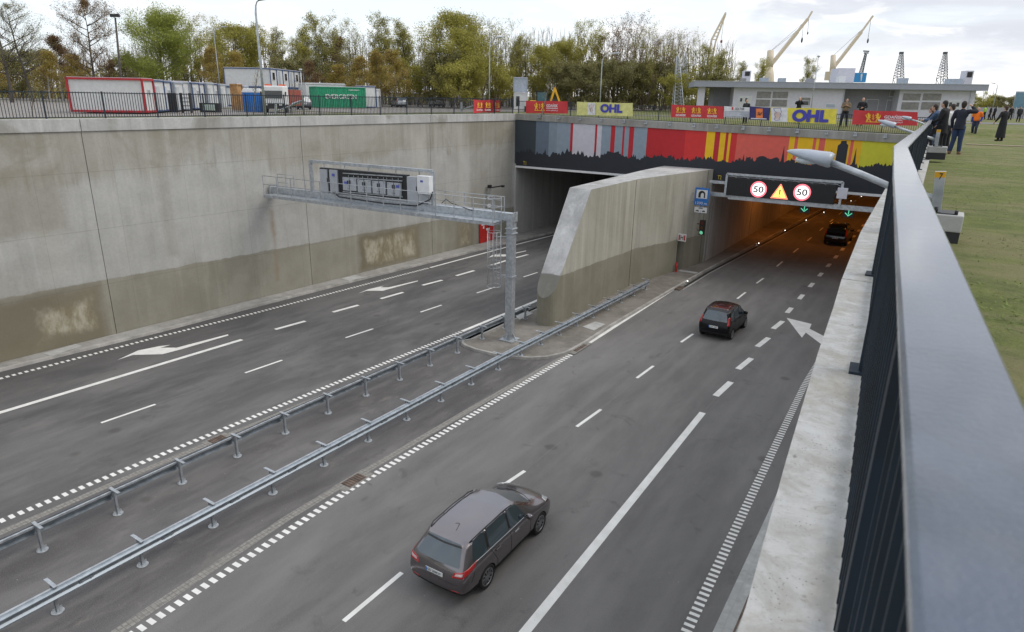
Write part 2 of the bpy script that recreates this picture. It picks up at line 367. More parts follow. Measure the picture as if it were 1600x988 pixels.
def grassm(nt, p):
    P = nt.pos(); a = nt.noise(P, .35, 6, .62, .4); b_ = nt.noise(P, 2.6, 6, .7); f = nt.noise(P, 30, 4, .8); st = nt.noise(nt.scale(P, (.25, 1.6, 1)), 1.0, 5, .65, .5)
    c = nt.mix(nt.step(b_, .35, .65), (.085, .108, .018), (.150, .172, .034))
    c = nt.mix(nt.m('MULTIPLY', nt.step(nt.m('ADD', nt.m('MULTIPLY', a, .55), nt.m('MULTIPLY', st, .5)), .46, .60), .72), c, (.23, .19, .10))
    c = nt.mix(nt.m('MULTIPLY', nt.step(f, .45, .65), .4), c, (.16, .20, .05))
    c = nt.mix(nt.m('MULTIPLY', nt.step(f, .42, .3), .5), c, (.02, .025, .008))
    nt.l.new(c, p.inputs['Base Color']); p.inputs['Roughness'].default_value = .95; nt.l.new(nt.bump(f, .8, .04), p.inputs['Normal'])
M_grass = material('turf', build=grassm)
def blade(nt, p):
    P = nt.pos(); b_ = nt.noise(P, 1.5, 4, .7)
    nt.l.new(nt.mix(nt.step(b_, .35, .65), (.10, .15, .025), (.17, .22, .045)), p.inputs['Base Color']); p.inputs['Roughness'].default_value = .8
M_blade = material('grass_blades', build=blade)
M_white = material('white_paint', (.72, .73, .74), .5, vary=.05)
M_grey = material('cabinet_grey', (.40, .42, .45), .5, vary=.06)
M_black = material('black_plastic', (.018, .018, .02), .5)
M_screen = material('display_black', (.010, .010, .012), .55)
M_red = material('red_paint', (.50, .025, .02), .5)
M_yellow = material('yellow_paint', (.80, .42, .02), .5)
M_blue = material('blue_paint', (.02, .17, .55), .5)
M_navy = material('navy_print', (.03, .03, .16), .6)
M_asphdark = material('drain_slot', (.02, .018, .016), .9)
M_roof = material('roof_trim', (.31, .325, .38), .55, vary=.05)
M_pale = material('rendered_wall', (.60, .595, .66), .8, vary=.05)
M_paleD = material('grey_wall', (.30, .30, .335), .8, vary=.05)
M_glassb = material('dark_glass', (.02, .025, .03), .08, spec=.8)
M_cream = material('crane_cream', (.58, .50, .38), .6)
M_steel = material('dark_lattice_steel', (.07, .08, .09), .6)
M_bluecr = material('crane_blue', (.04, .28, .62), .6)
# ---------------------------------------------------------------- the ground and the roads
TY = 175.0                                              # far end of the tunnels as built
KL = [bp(x, y, .12) for x, y in ((0, 577), (250, 516), (400, 477), (567, 434.5), (806, 376), (872, 361))]
KL = [KL[0] + (KL[0] - KL[1]) * 6] + KL + [KL[-1] + (KL[-1] - KL[-2]).normalized() * 130]
mb = MB(); mb.ribbon([(-34.9, -60, 0), (-34.9, TY, 0)], [(1.2, -60, 0), (1.2, TY, 0)]); struct(mb.build('road', M_asph))
# left walkway with its kerb
mb = MB(); n = len(KL)
wl = [(lw(p.y) + .03 if p.y < 49 else -31.65, p.y, .12) for p in KL]
mb.ribbon(wl, [(p.x - .16, p.y, .12) for p in KL], 0)
mb.ribbon([(p.x - .16, p.y, .122) for p in KL], [(p.x, p.y, .122) for p in KL], 1)
mb.ribbon([(p.x, p.y, .122) for p in KL], [(p.x + .02, p.y, 0) for p in KL], 1)
struct(mb.build('pavement', [M_slab, M_kerb]))
# island between the carriageways, carrying on as the walkway into the right tunnel
isl_px = [(722, 531.5), (721, 536), (727, 540), (743, 546), (769, 552), (795, 557), (829, 559), (855, 557.5), (881, 552), (893, 547), (916, 534), (951, 511), (1000, 482), (1054, 450), (1100, 424), (1200, 372)]
isl = [bp(x, y, .12) for x, y in isl_px]
right_edge = isl[9:]; d_ = (right_edge[-1] - right_edge[-3]).normalized(); right_edge.append(right_edge[-1] + d_ * 110)
outer = isl[:9] + right_edge
left_top = [Vector((-18.95, outer[0].y + .4, .12)), Vector((-18.6, 50, .12)), Vector((-18.6, TY, .12))]
mb = MB(); poly = [(p.x, p.y) for p in outer] + [(p.x, p.y) for p in reversed(left_top)]
bmt = bmesh.new(); vs = [bmt.verts.new((a, b, .12)) for a, b in poly]; fc = bmt.faces.new(vs); bmesh.ops.triangulate(bmt, faces=[fc])
bmt.verts.index_update(); mb.add([v.co.copy() for v in bmt.verts], [[v.index for v in f.verts] for f in bmt.faces], 0); bmt.free()
if mb.f:
    a = mb.f[0]; nn = (mb.v[a[1]] - mb.v[a[0]]).cross(mb.v[a[2]] - mb.v[a[0]])
    if nn.z < 0: mb.f = [f[::-1] for f in mb.f]
ring = left_top[::-1][1:] + outer
def offs(pts, d):
    out = []
    for i, p in enumerate(pts):
        t = (pts[min(i + 1, len(pts) - 1)] - pts[max(i - 1, 0)]).normalized(); out.append(p + Vector((-t.y, t.x, 0)) * d)
    return out
inner = offs(ring, .14)
mb.ribbon([p + Vector((0, 0, .004)) for p in inner], [p + Vector((0, 0, .004)) for p in ring], 1)
mb.ribbon([p + Vector((0, 0, .004)) for p in ring], [Vector((p.x, p.y, 0)) for p in offs(ring, -.015)], 1)
struct(mb.build('traffic_island', [M_island, M_kerb]))
# walkway at the foot of the right wall
mb = MB(); ys = [-60, -10, 5, 12, 20, 30, 49, TY]
wx = lambda y: min(pl(CAPF, y), -.3) - .06
kx = lambda y: -2.55 - .012 * (y - 12)
mb.ribbon([(kx(y), y, .12) for y in ys], [(wx(y) + .3, y, .12) for y in ys], 0)
mb.ribbon([(kx(y) - .17, y, .124) for y in ys], [(kx(y), y, .124) for y in ys], 1)
mb.ribbon([(kx(y) - .18, y, 0) for y in ys], [(kx(y) - .17, y, .124) for y in ys], 1)
mb.ribbon([(kx(y) + .22, y, .125) for y in ys], [(kx(y) + .27, y, .125) for y in ys], 2)
struct(mb.build('pavement', [M_capL, M_capL, M_rust]))
# slot drain along the kerb of the right carriageway, strips of stone setts, covers
mb = MB(); sl = [bp(x, y, 0) for x, y in ((1062, 452), (1105, 426), (1205, 374))]; sl.append(sl[-1] + (sl[-1] - sl[0]).normalized() * 90)
mb.ribbon([p + Vector((-.05, 0, .006)) for p in sl], [p + Vector((.13, 0, .006)) for p in sl], 0)
mb.ribbon([p + Vector((.16, 0, .006)) for p in sl], [p + Vector((.26, 0, .006)) for p in sl], 1)
struct(mb.build('gutter', [M_asphdark, M_kerb]))
def strip(pts, w, z, m, name):
    mb = MB(); P = [bp(*p) for p in pts]; P = [P[0] + (P[0] - P[1]).normalized() * 12] + P
    mb.ribbon([p + Vector((-w / 2, 0, z)) for p in P], [p + Vector((w / 2, 0, z)) for p in P], 0); return struct(mb.build(name, m))
strip([(182, 988), (450, 809), (583, 729), (760, 625), (893, 551)], .27, .003, M_setts, 'paved_strip')
strip([(2, 832), (230, 733), (450, 641), (640, 563), (722, 530)], .27, .003, M_setts, 'paved_strip')
# ---------------------------------------------------------------- painted markings
def along(P, s):                                        # point and direction at arc length s
    for a, b in zip(P, P[1:]):
        L = (b - a).length
        if s <= L or b is P[-1]: return a + (b - a) * (s / L), (b - a).normalized()
        s -= L
def length(P): return sum((b - a).length for a, b in zip(P, P[1:]))
def ladder(mb, P, period, blk, w, z=.005):
    L = length(P); s = 0
    while s < L - blk:
        p, d = along(P, s); q = Vector((-d.y, d.x, 0)) * w / 2; e = d * blk; up = Vector((0, 0, z))
        mb.add([p - q + up, p + q + up, p + q + e + up, p - q + e + up][::-1], [(0, 1, 2, 3)]); s += period
def solid(mb, P, w, z=.005):
    q = [Vector((-(P[min(i + 1, len(P) - 1)] - P[max(i - 1, 0)]).normalized().y, (P[min(i + 1, len(P) - 1)] - P[max(i - 1, 0)]).normalized().x, 0)) * w / 2 for i in range(len(P))]
    up = Vector((0, 0, z)); mb.ribbon([p + k + up for p, k in zip(P, q)], [p - k + up for p, k in zip(P, q)])
ext = lambda P, a: [P[0] + (P[0] - P[1]).normalized() * a] + P
B = lambda *pts: [bp(x, y) for x, y in pts]
mb = MB()
ladder(mb, ext(B((210, 989), (550, 763), (893, 554)), 6), .235, .125, .25)
solid(mb, B((897, 551), (1100, 421.5), (1200, 365)) + [bp(1200, 365) + (bp(1200, 365) - bp(1100, 421.5)).normalized() * 90], .22)
ladder(mb, ext(B((1072, 988), (1164, 796), (1257, 602)), 8) + [Vector((-3.75, 49, 0))], .205, .10, .25)
ladder(mb, ext(B((0, 592), (250, 526), (400, 489), (670, 419)), 20), .235, .13, .23)
solid(mb, B((672, 418.5), (806, 382.5), (870, 366.5)) + [Vector((-29.3, 120, 0))], .2)
ladder(mb, ext(B((0, 815), (300, 691), (500, 609), (720, 519)), 8), .235, .125, .25)
solid(mb, B((722, 518), (834, 472)) + [Vector((-19.1, 120, 0))], .22)
solid(mb, ext(B((820, 988), (1098, 645)), 6), .25)
# dashes on the right carriageway
for a, b in ((1116, 619, 1144, 597), (1152, 577, 1175, 560), (1182, 543, 1202, 528), (1207, 514, 1224, 502), (1228, 491, 1243, 480), (1246, 471, 1259, 462)) and [((1118, 619), (1142, 597)), ((1153, 577), (1174, 560)), ((1183, 542), (1201, 528)), ((1208, 514), (1223, 502))]:
    solid(mb, B(a, b), .27)
p0, p1 = bp(1208, 514), bp(1153, 577); stp = (p0 - p1) / 2
for k in range(1, 22):
    a = p0 + Vector((0, stp.y * k, 0)); solid(mb, [a, a + Vector((0, 1.25, 0))], .27)
for a, b in (((537, 971), (628, 895)), ((790, 756), (820, 736)), ((901, 667), (939, 640)), ((995, 591), (1021, 572)), ((1064, 535), (1083, 522)), ((1120, 490), (1135, 480)), ((1152, 467), (1165, 457)), ((1182, 443), (1193, 435))):
    solid(mb, B(a, b), .13)
p0 = bp(1182, 443)
for k in range(1, 12):
    a = p0 + Vector((.01 * k, 5.9 * k, 0)); solid(mb, [a, a + Vector((0, 2, 0))], .13)
# left carriageway
solid(mb, ext(B((0, 645), (378, 531)), 10), .25)
for a, b in (((430, 515), (477, 502)), ((520, 488), (560, 477)), ((595, 467), (630, 457)), ((660, 446), (691, 438)), ((713, 431), (741, 423)), ((767, 415), (792, 407)), ((806, 403), (825, 398))):
    solid(mb, B(a, b), .24)
for a, b in (((158, 661), (243, 632)), ((383, 583), (441, 563)), ((540, 528), (583, 514)), ((657, 488), (690, 477)), ((745, 458), (773, 449)), ((818, 433), (840, 426)), ((-150, 768), (-70, 740))):
    solid(mb, B(a, b), .13)
def flatpoly(mb, pts, z=.005, m=0):
    bm = bmesh.new(); vs = [bm.verts.new((p.x, p.y, z)) for p in pts]; f = bm.faces.new(vs)
    f.normal_update()
    if f.normal.z < 0: f.normal_flip()
    bmesh.ops.triangulate(bm, faces=[f]); bm.verts.index_update()
    mb.add([v.co.copy() for v in bm.verts], [[v.index for v in g.verts] for g in bm.faces], m); bm.free()
flatpoly(mb, B((1229, 497), (1268, 506.5), (1265, 514), (1296, 530), (1287, 541), (1259, 520), (1253, 528)))
flatpoly(mb, B((184, 562.6), (215.5, 548), (249, 541.2), (267, 539.2), (250.7, 543.6), (276, 543.6), (356.3, 522.6), (357, 524.6), (280, 547), (253.7, 553.8), (208, 554.9)))
z5 = lambda x, y: (x / 3.529 + 400, y / 3.529 + 220)
flatpoly(mb, B(*[z5(*p) for p in ((563, 843), (618, 820), (706, 800), (686, 809), (733, 809), (893, 771.5), (893, 775.5), (742, 816), (700, 828), (610, 828))]))
z4 = lambda x, y: (x / 7.056 + 740, y / 7.056 + 280)
flatpoly(mb, B(*[z4(*p) for p in ((163, 868), (205, 838), (300, 823), (288, 832), (370, 832), (578, 788), (580, 795), (400, 838), (360, 853), (208, 855))]))
struct(mb.build('road_marking', M_paint))
mb = MB()
solid(mb, ext(B((537, 971), (820, 736), (1083, 522), (1193, 435)), 6), .018, .003)
solid(mb, B((1098, 645), (1263, 456), (1303, 408)), .018, .003)
solid(mb, ext(B((158, 661), (441, 563), (690, 477)), 8), .018, .003)
struct(mb.build('road_joint', M_seal))
# rusty gully grates and pale covers let into the surfaces
def grate(c, w, l, label, z=.004, frame=True, rot=0.0):
    t = thing('gully_grate', label, 'gully', c)
    if frame:
        mb = MB(); mb.box((c[0], c[1], z), (w * 1.35, l * 1.7, .008), rot); mb.build('surround', M_setts, t)
    mb = MB()
    mb.box((c[0], c[1], z + .008), (w, l, .012), rot)
    k = 7
    for i in range(k):
        o = Matrix.Rotation(rot, 3, 'Z') @ Vector((0, (i - (k - 1) / 2) * l / k, 0)); mb.box((c[0] + o.x, c[1] + o.y, z + .022), (w * .9, l / k * .5, .016), rot)
    mb.build('grate', M_rust, t); return t
q = bp(553, 751); grate((q.x, q.y, 0), .40, .75, 'long rusty gully grate beside the ladder line, nearest to the grey estate car')
q = bp(340, 687); grate((q.x, q.y, 0), .38, .55, 'rusty gully grate at the left barrier beside the stone sett strip')
q = bp(903, 544); grate((q.x, q.y, 0), .45, 1.1, 'rusty kerb gully at the rounded right corner of the traffic island', .03)
q = bp(1061, 451); grate((q.x, q.y, 0), .45, 1.0, 'gully at the start of the slot drain near the tunnel mouth', .03, False)
def cover(pts, label, z=.126):
    mb = MB(); P = [bp(x, y, .12) for x, y in pts]
    mb.add([(p.x, p.y, z) for p in P] + [(p.x, p.y, z + .012) for p in P], [(0, 1, 2, 3)[::-1], (4, 5, 6, 7), (0, 1, 5, 4), (1, 2, 6, 5), (2, 3, 7, 6), (3, 0, 4, 7)])
    a = (P[1] - P[0]).cross(P[2] - P[0])
    if a.z < 0: mb.f = [f[::-1] for f in mb.f]
    return tag(mb.build('access_cover', M_capL), label, 'cover')
cover([(910, 511), (930, 503), (946, 507), (928, 517)], 'pale square concrete cover on the island beside the right barrier')
cover([(68, 553), (118, 538), (128, 541), (80, 557)], 'pale rectangular cover in the left walkway below the stained wall')
cover([(533, 436), (555, 430), (570, 434), (546, 439)], 'pale cover in the left walkway under the sign gantry')
cover([(804, 493), (822, 486), (833, 490), (812, 500)], 'pale cover on the island behind the gantry post')
# ---------------------------------------------------------------- terrain
def grid(xs, ys, name, m=M_grass):
    mb = MB(); vs = [(x, y, G(x, y)) for y in ys for x in xs]; nx = len(xs)
    mb.add(vs, [(j * nx + i, j * nx + i + 1, (j + 1) * nx + i + 1, (j + 1) * nx + i) for j in range(len(ys) - 1) for i in range(nx - 1)], 0, True)
    return struct(mb.build(name, m))
fr = lambda a, b, n: [a + (b - a) * i / n for i in range(n + 1)]
grid([-3500, -900, -300, -120] + fr(-90, -36, 27) , [-400, -100] + fr(-40, 49.8, 20), 'ground_left')
# narrow strip that follows the wall line
mb = MB(); ys = fr(-40, 49.8, 20); mb.ribbon([(-36, y, G(-36, y)) for y in ys], [(lw(y) - .5, y, 10.36 if y < 40 else 10.33) for y in ys]); struct(mb.build('ground_strip', M_grass))
grid([-3500, -900, -300, -120] + fr(-90, 10, 40) + [30, 90, 400, 3500], fr(49.8, 110, 24) + [160, 300, 900, 5000], 'ground_far')
mb = MB(); ys = [-400] + fr(-30, 49.8, 40)
xr = [.40, 1, 2, 4, 8, 16, 40, 150, 3500]
mb.add([((pl(CAPF, y) + x), y, G(5, y)) for y in ys for x in xr], [(j * 9 + i, j * 9 + i + 1, (j + 1) * 9 + i + 1, (j + 1) * 9 + i) for j in range(len(ys) - 1) for i in range(8)], 0, True)
struct(mb.build('ground_right', M_grass))
# sandy track, service road and gravel yard beyond
M_sand = material('trodden_sand', (.25, .20, .13), .95, vary=.3); M_yard = material('gravel_yard', (.24, .22, .20), .95, vary=.35); M_tarm = material('service_road', (.20, .20, .205), .9, vary=.1)
def lay(pts, name, m, dz=.02, sub=12):
    mb = MB(); (a, b, c, d) = [Vector((p[0], p[1], 0)) for p in pts]; vs = []
    for j in range(sub + 1):
        for i in range(sub + 1):
            p = (a.lerp(b, i / sub)).lerp(d.lerp(c, i / sub), j / sub); vs.append((p.x, p.y, G(p.x, p.y) + dz))
    k = sub + 1; mb.add(vs, [(j * k + i, j * k + i + 1, (j + 1) * k + i + 1, (j + 1) * k + i) for j in range(sub) for i in range(sub)], 0, True)
    return struct(mb.build(name, m))
lay([(.2, 38.5), (60, 48), (60, 49.6), (.2, 39.6)], 'path', M_sand)
lay([(-140, 10), (-52, 10), (-52, 49), (-140, 49)], 'yard', M_yard, .03)
lay([(-150, 51), (-50, 51), (-44, 150), (-150, 150)], 'yard', M_yard, .03)
lay([(-26, 74), (60, 112), (60, 118), (-26, 80)], 'service_road', M_tarm, .03)
lay([(-44, 70), (-27, 74), (-27, 79), (-44, 74)], 'service_road', M_tarm, .035)
# ---------------------------------------------------------------- left retaining wall
ltop = lambda y: 10.5 - .11 * max(0, min(1, (y - 10) / 39.3))
t = thing('retaining_wall', 'tall weathered concrete retaining wall along the left carriageway with dark damp patches', 'wall', (-34, 10, 0))
ycuts = [-40, -20, -8, 3.95, 15.88, 27.79, 38.92, 49.3]
for a, b in zip(ycuts, ycuts[1:]):
    b2 = b - .03
    mb = MB(); mb.add([(lw(a), a, -.1), (lw(b2), b2, -.1), (lw(b2) - .6, b2, -.1), (lw(a) - .6, a, -.1), (lw(a), a, ltop(a) - .55), (lw(b2), b2, ltop(b2) - .55), (lw(b2) - .6, b2, ltop(b2) - .55), (lw(a) - .6, a, ltop(a) - .55)],
           [(0, 3, 2, 1), (4, 5, 6, 7), (0, 1, 5, 4), (1, 2, 6, 5), (2, 3, 7, 6), (3, 0, 4, 7)]); mb.build('wall_panel', M_wallL, t)
    mb = MB(); o1, o2 = .07, .62
    mb.add([(lw(a) + o1, a, ltop(a) - .55), (lw(b2) + o1, b2, ltop(b2) - .55), (lw(b2) - o2, b2, ltop(b2) - .55), (lw(a) - o2, a, ltop(a) - .55), (lw(a) + o1, a, ltop(a)), (lw(b2) + o1, b2, ltop(b2)), (lw(b2) - o2, b2, ltop(b2)), (lw(a) - o2, a, ltop(a))],
           [(0, 3, 2, 1), (4, 5, 6, 7), (0, 1, 5, 4), (1, 2, 6, 5), (2, 3, 7, 6), (3, 0, 4, 7)]); mb.build('coping', M_capL, t, bevel=.012)
mb = MB(); mb.add([(lw(-40) - .1, -40, 0), (lw(49) - .1, 49, 0), (lw(49) - .1, 49, 10), (lw(-40) - .1, -40, 10)], [(0, 1, 2, 3)]); mb.build('joint_filler', M_dark, t)
# ---------------------------------------------------------------- right retaining wall
t = thing('retaining_wall', 'right retaining wall with rough pale coping running up to the tunnel below the handrail', 'wall', (-.5, 5, 0))
cuts = [-30, -6, 1.67, 2.6, 4.05, 5.1, 6.1, 8.7, 14.5, 22, 31, 40, 49.3]
for a, b in zip(cuts, cuts[1:]):
    xa, xb = pl(CAPF, a), pl(CAPF, b)
    b2 = b - (.018 if b in (6.1, 22) else 0)
    mb = MB()
    for (l, r, z0f, z1f, nm, mm) in ((.05, .50, lambda y: -.1, lambda y: capz(y) - .30, 'wall_panel', M_wallL), (0, .57, lambda y: capz(y) - .30, capz, 'coping', M_cap)):
        mb = MB(); mb.add([(xa + r, a, z0f(a)), (xb + r, b2, z0f(b2)), (xb + l, b2, z0f(b2)), (xa + l, a, z0f(a)), (xa + r, a, z1f(a)), (xb + r, b2, z1f(b2)), (xb + l, b2, z1f(b2)), (xa + l, a, z1f(a))],
               [(0, 3, 2, 1), (4, 5, 6, 7), (0, 1, 5, 4), (1, 2, 6, 5), (2, 3, 7, 6), (3, 0, 4, 7)]); mb.build(nm, mm, t)
# ---------------------------------------------------------------- portal and tunnels
PY = 49.3; PXL, PXR = -31.75, -1.75
t = thing('tunnel_portal', 'tunnel portal beam over both tunnel mouths painted with coloured stripes and a dark skyline', 'portal', (-16, 50, 0))
ctop = lambda x: 10.40 - .0175 * (x + 31.3)
mb = MB()
for xa, xb in ((PXL, PXR),):
    mb.add([(xa, PY, 6.0), (xb, PY, 6.0), (xb, PY + .8, 6.0), (xa, PY + .8, 6.0), (xa, PY, ctop(xa) - .5), (xb, PY, ctop(xb) - .5), (xb, PY + .8, ctop(xb) - .5), (xa, PY + .8, ctop(xa) - .5)],
           [(0, 3, 2, 1), (4, 5, 6, 7), (0, 1, 5, 4), (1, 2, 6, 5), (2, 3, 7, 6), (3, 0, 4, 7)])
mb.build('beam', M_tunwall, t)
mb = MB(); xa, xb = PXL + .1, PXR + .3
mb.add([(xa, PY - .10, ctop(xa) - .5), (xb, PY - .10, ctop(xb) - .5), (xb, PY + .55, ctop(xb) - .5), (xa, PY + .55, ctop(xa) - .5), (xa, PY - .10, ctop(xa)), (xb, PY - .10, ctop(xb)), (xb, PY + .55, ctop(xb)), (xa, PY + .55, ctop(xa))],
       [(0, 3, 2, 1), (4, 5, 6, 7), (0, 1, 5, 4), (1, 2, 6, 5), (2, 3, 7, 6), (3, 0, 4, 7)]); mb.build('coping', M_noseTop if False else concrete('portal_coping', (.33, .325, .30), (.24, .235, .21), scale=2, axis=0), t, bevel=.012)
mb = MB(); mb.box((-24.9, PY - .03, 6.07), (13.4, .1, .16)); mb.box((-8.2, PY - .03, 6.10), (12.85, .1, .16)); mb.build('lintel_trim', M_white, t)
mb = MB()
for xa, xb in ((PXL - .5, -31.62), (-18.6, -18.2), (-14.95, -14.56), (PXR + .02, PXR + .5)): pass
mb.box((-31.68, PY + .25, 3.0), (.22, .5, 6.0)); mb.build('jamb', M_tunwall, t); mb = MB(); mb.box((-14.72, PY + .02, 3.0), (.20, .36, 6.0)); mb.build('jamb', M_tunwall, t)
# mural
cols = dict(slate=(.040, .052, .062), sl2=(.125, .165, .215), gb=(.215, .270, .325), gb2=(.255, .315, .375), red=(.46, .018, .028), wh=(.56, .55, .60), dred=(.46, .016, .022), bred=(.58, .028, .026), yel=(.78, .47, .008), sal=(.68, .115, .085), lime=(.58, .55, .035), orn=(.76, .43, .012), ink=(.022, .025, .033), ink2=(.015, .018, .024))
names = list(cols); mm = [material('mural_' + k, v, .7, vary=.05) for k, v in cols.items()]; ix = {k: i for i, k in enumerate(names)}
st = [(812, 'slate'), (838, 'sl2'), (858.4, 'gb'), (871, 'gb2'), (892, 'red'), (896, 'wh'), (930.6, 'red'), (933.8, 'wh'), (941, 'gb2'), (955.4, 'red'), (962, 'gb2'), (973.8, 'red'), (976.8, 'gb2'), (984, 'red'), (991.4, 'gb2'),
      (1012, 'dred'), (1072, 'bred'), (1105, 'yel'), (1118, 'red'), (1126, 'yel'), (1134.8, 'red'), (1139, 'yel'), (1143, 'bred'), (1152.6, 'sal'), (1234.5, 'yel'), (1243, 'sal'), (1248, 'yel'), (1271.7, 'sal'), (1276.4, 'yel'), (1281, 'sal'), (1290.5, 'orn'), (1330, 'sal'), (1335, 'orn'), (1348, 'lime'), (1470, None)]
capy = lambda x: 187 + (x - 812) * (223 - 187) / (1395 - 812)
mb = MB()
for (x0, k), (x1, _) in zip(st, st[1:]):
    a, b = aty(x0, capy(x0), PY).x, min(aty(x1, capy(x1), PY).x, PXR)
    if k == 'slate': a = PXL
    mb.plate([(a, PY - .006, 6.3), (b, PY - .006, 6.3), (b, PY - .006, ctop(b) - .5), (a, PY - .006, ctop(a) - .5)], .005, ix[k])
# dark skyline, thicker where towers stand
rs = random.Random(3)
def skyl(px):
    base = 240 + (px - 820) * (262 - 240) / (1395 - 820) + 2.2 * math.sin(px * .09) + 1.4 * math.sin(px * .31)
    return base
spk = {}
x = 814.0
while x < 1480:
    w = rs.uniform(1.2, 3.4); h = rs.uniform(1.5, 7.5); kind = rs.choice('sstb'); spk[x] = (w, h, kind); x += w * rs.uniform(1.5, 2.3)
for x_, w, h, kd in ((851, 2, 10, 't'), (885, 4, 8, 's'), (928, 2, 11, 's'), (1160, 2, 13, 's'), (1199, 2, 12, 's'), (1221, 3.2, 30, 's'), (1279, 1.4, 26, 's'), (1283, 1.4, 20, 's'), (1295.5, 1.7, 27, 's'), (1333, 3, 30, 's')): spk[x_ + .01] = (w, h, kd)
def hgt(px):
    y = skyl(px)
    top = y
    for c, (w, h, kd) in spk.items():
        d = abs(px - c)
        if d < w:
            if kd == 's': e = h * (1 - d / w) ** 1.25
            elif kd == 't': e = h * (.72 if d < w * .6 else .35) + (h * .28 if d < w * .2 else 0)
            else: e = h * .62
            top = min(top, y - e)
    if 1180 < px < 1216: top = min(top, y - 8 - (1.5 if 1183 < px < 1213 else 0))
    if 1303.5 < px < 1320: top = min(top, 227 - (6.5 * (1 - abs(px - 1312) / 8.2) if abs(px - 1312) > 4.5 else 7))
    if 947 < px < 966: top = min(top, y - 6)
    if px > 1345: top = top if True else top
    return top
mb2 = MB(); x = 806.0; L_, T_, U_ = [], [], []
while x < 1500:
    p = aty(x, hgt(x), PY)
    if p.x > PXR: break
    xx = max(PXL, aty(x, 262, PY).x)
    L_.append((xx, PY - .010, 6.02)); T_.append((xx, PY - .010, p.z)); x += .42
n0 = len(mb.v); k = len(L_); mb.add(L_ + T_, [(i, i + 1, k + i + 1, k + i) for i in range(k - 1)], ix['ink'])
mb.build('mural', mm, t)
ty = material('yellow_lettering', (.75, .55, .03), .6)
def facetext(s, px0, py0, px1, py1, Y, mat, parent, thick=.004, bold=0.0, name='lettering', shear=0):
    a = aty(px0, py1, Y); b = aty(px1, py1, Y); c_ = aty(px0, py0, Y)
    return text(s, b.x - a.x, c_.z - a.z, a, (1, 0, 0), (0, 0, 1), mat, name, parent, thick, bold, shear)
facetext('T1', 817.5, 252, 822, 257.5, PY - .014, ty, t); facetext('T2', 1121, 274, 1127, 280, PY - .014, ty, t)
# brackets bolted to the coping
br = [843, 874, 907, 940, 975, 1010, 1047, 1085, 1121, 1162, 1203, 1247, 1293, 1338, 1385]
for i, px in enumerate(br):
    q = aty(px, 183 + (px - 843) * .041, PY - .1)
    mb = MB(); x = q.x; z = ctop(x)
    mb.box((x, PY - .115, z - .12), (.16, .03, .26)); mb.box((x, PY - .18, z - .02), (.10, .16, .03)); mb.box((x + .05, PY - .17, z - .15), (.02, .10, .20)); mb.box((x - .05, PY - .17, z - .15), (.02, .10, .20)); mb.box((x, PY - .23, z - .2), (.22, .03, .06))
    mb.build('bracket', M_galv, t)
# tunnel tubes
def tube_(name, label, x0, x1, lamps=False, endcol=M_dark):
    t = thing(name, label, 'tunnel', ((x0 + x1) / 2, 60, 0))
    mb = MB(); y0 = PY + .52
    mb.box((x0 - .2, (y0 + TY) / 2, 3.05), (.4, TY - y0, 6.1)); mb.box((x1 + .2, (y0 + TY) / 2, 3.05), (.4, TY - y0, 6.1)); mb.build('side_wall', M_tunwall, t)
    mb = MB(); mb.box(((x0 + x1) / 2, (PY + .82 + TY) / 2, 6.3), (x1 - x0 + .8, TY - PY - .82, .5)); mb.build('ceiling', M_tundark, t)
    mb = MB(); mb.box(((x0 + x1) / 2, TY, 3), (x1 - x0 + .8, .2, 6.2)); mb.build('end', M_dark, t)  # black sheet painted in as the darkness farther down the tunnel
    for y in (62, 74, 86, 98, 110):
        mb = MB(); mb.box((x0 + .012, y, 3.1), (.02, .06, 5.9)); mb.build('wall_joint', M_paleD, t)
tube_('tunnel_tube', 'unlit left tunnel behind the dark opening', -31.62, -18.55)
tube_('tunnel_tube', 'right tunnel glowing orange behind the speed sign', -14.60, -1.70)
M_sod = material('sodium_lamp', emit=(1, .36, .05), estr=6)
lab = ['first', 'second', 'third', 'fourth', 'fifth', 'sixth', 'seventh']
for i in range(7):
    y = 63 + i * 13
    for sx, sn in ((-12.4, 'left'), (-3.9, 'right')):
        l = thing('tunnel_lamp', 'orange ceiling lamp in the right tunnel, %s from the mouth in the %s row' % (lab[i], sn), 'lamp', (sx, y, 5.9), 'ceiling lamps in the right tunnel')
        mb = MB(); mb.box((sx, y, 5.98), (.32, 1.3, .12)); mb.build('housing', M_galv, l)
        mb = MB(); mb.box((sx, y, 5.90), (.26, 1.2, .04)); mb.build('diffuser', M_sod, l)
        a = bpy.data.lights.new('tunnel_light', 'AREA'); a.shape = 'RECTANGLE'; a.size = .3; a.size_y = 1.2; a.energy = 60 if i < 2 else 36; a.color = (1, .30, .045)
        ao = bpy.data.objects.new('tunnel_light', a); C.objects.link(ao); ao.location = (0, 0, -.06); ao.parent = l
# kerb studs
M_led = material('stud_light', emit=(1, .97, .9), estr=5)
for i, (px, py) in enumerate(((1075, 439), (1186, 380), (1227, 360), (1260, 344), (1287.5, 331.7), (1330, 314), (1346, 307))):
    q = bp(px, py, .17)
    s_ = thing('kerb_light', 'small white stud light on the kerb of the right tunnel, %s from the barrier end' % lab[i], 'stud light', q, 'stud lights along the right tunnel kerb')
    mb = MB(); mb.box((q.x, q.y, q.z - .02), (.11, .16, .05)); mb.build('casing', M_galv, s_)
    mb = MB(); mb.box((q.x, q.y - .10, q.z + .01), (.05, .03, .04)); mb.build('lens', M_led, s_)
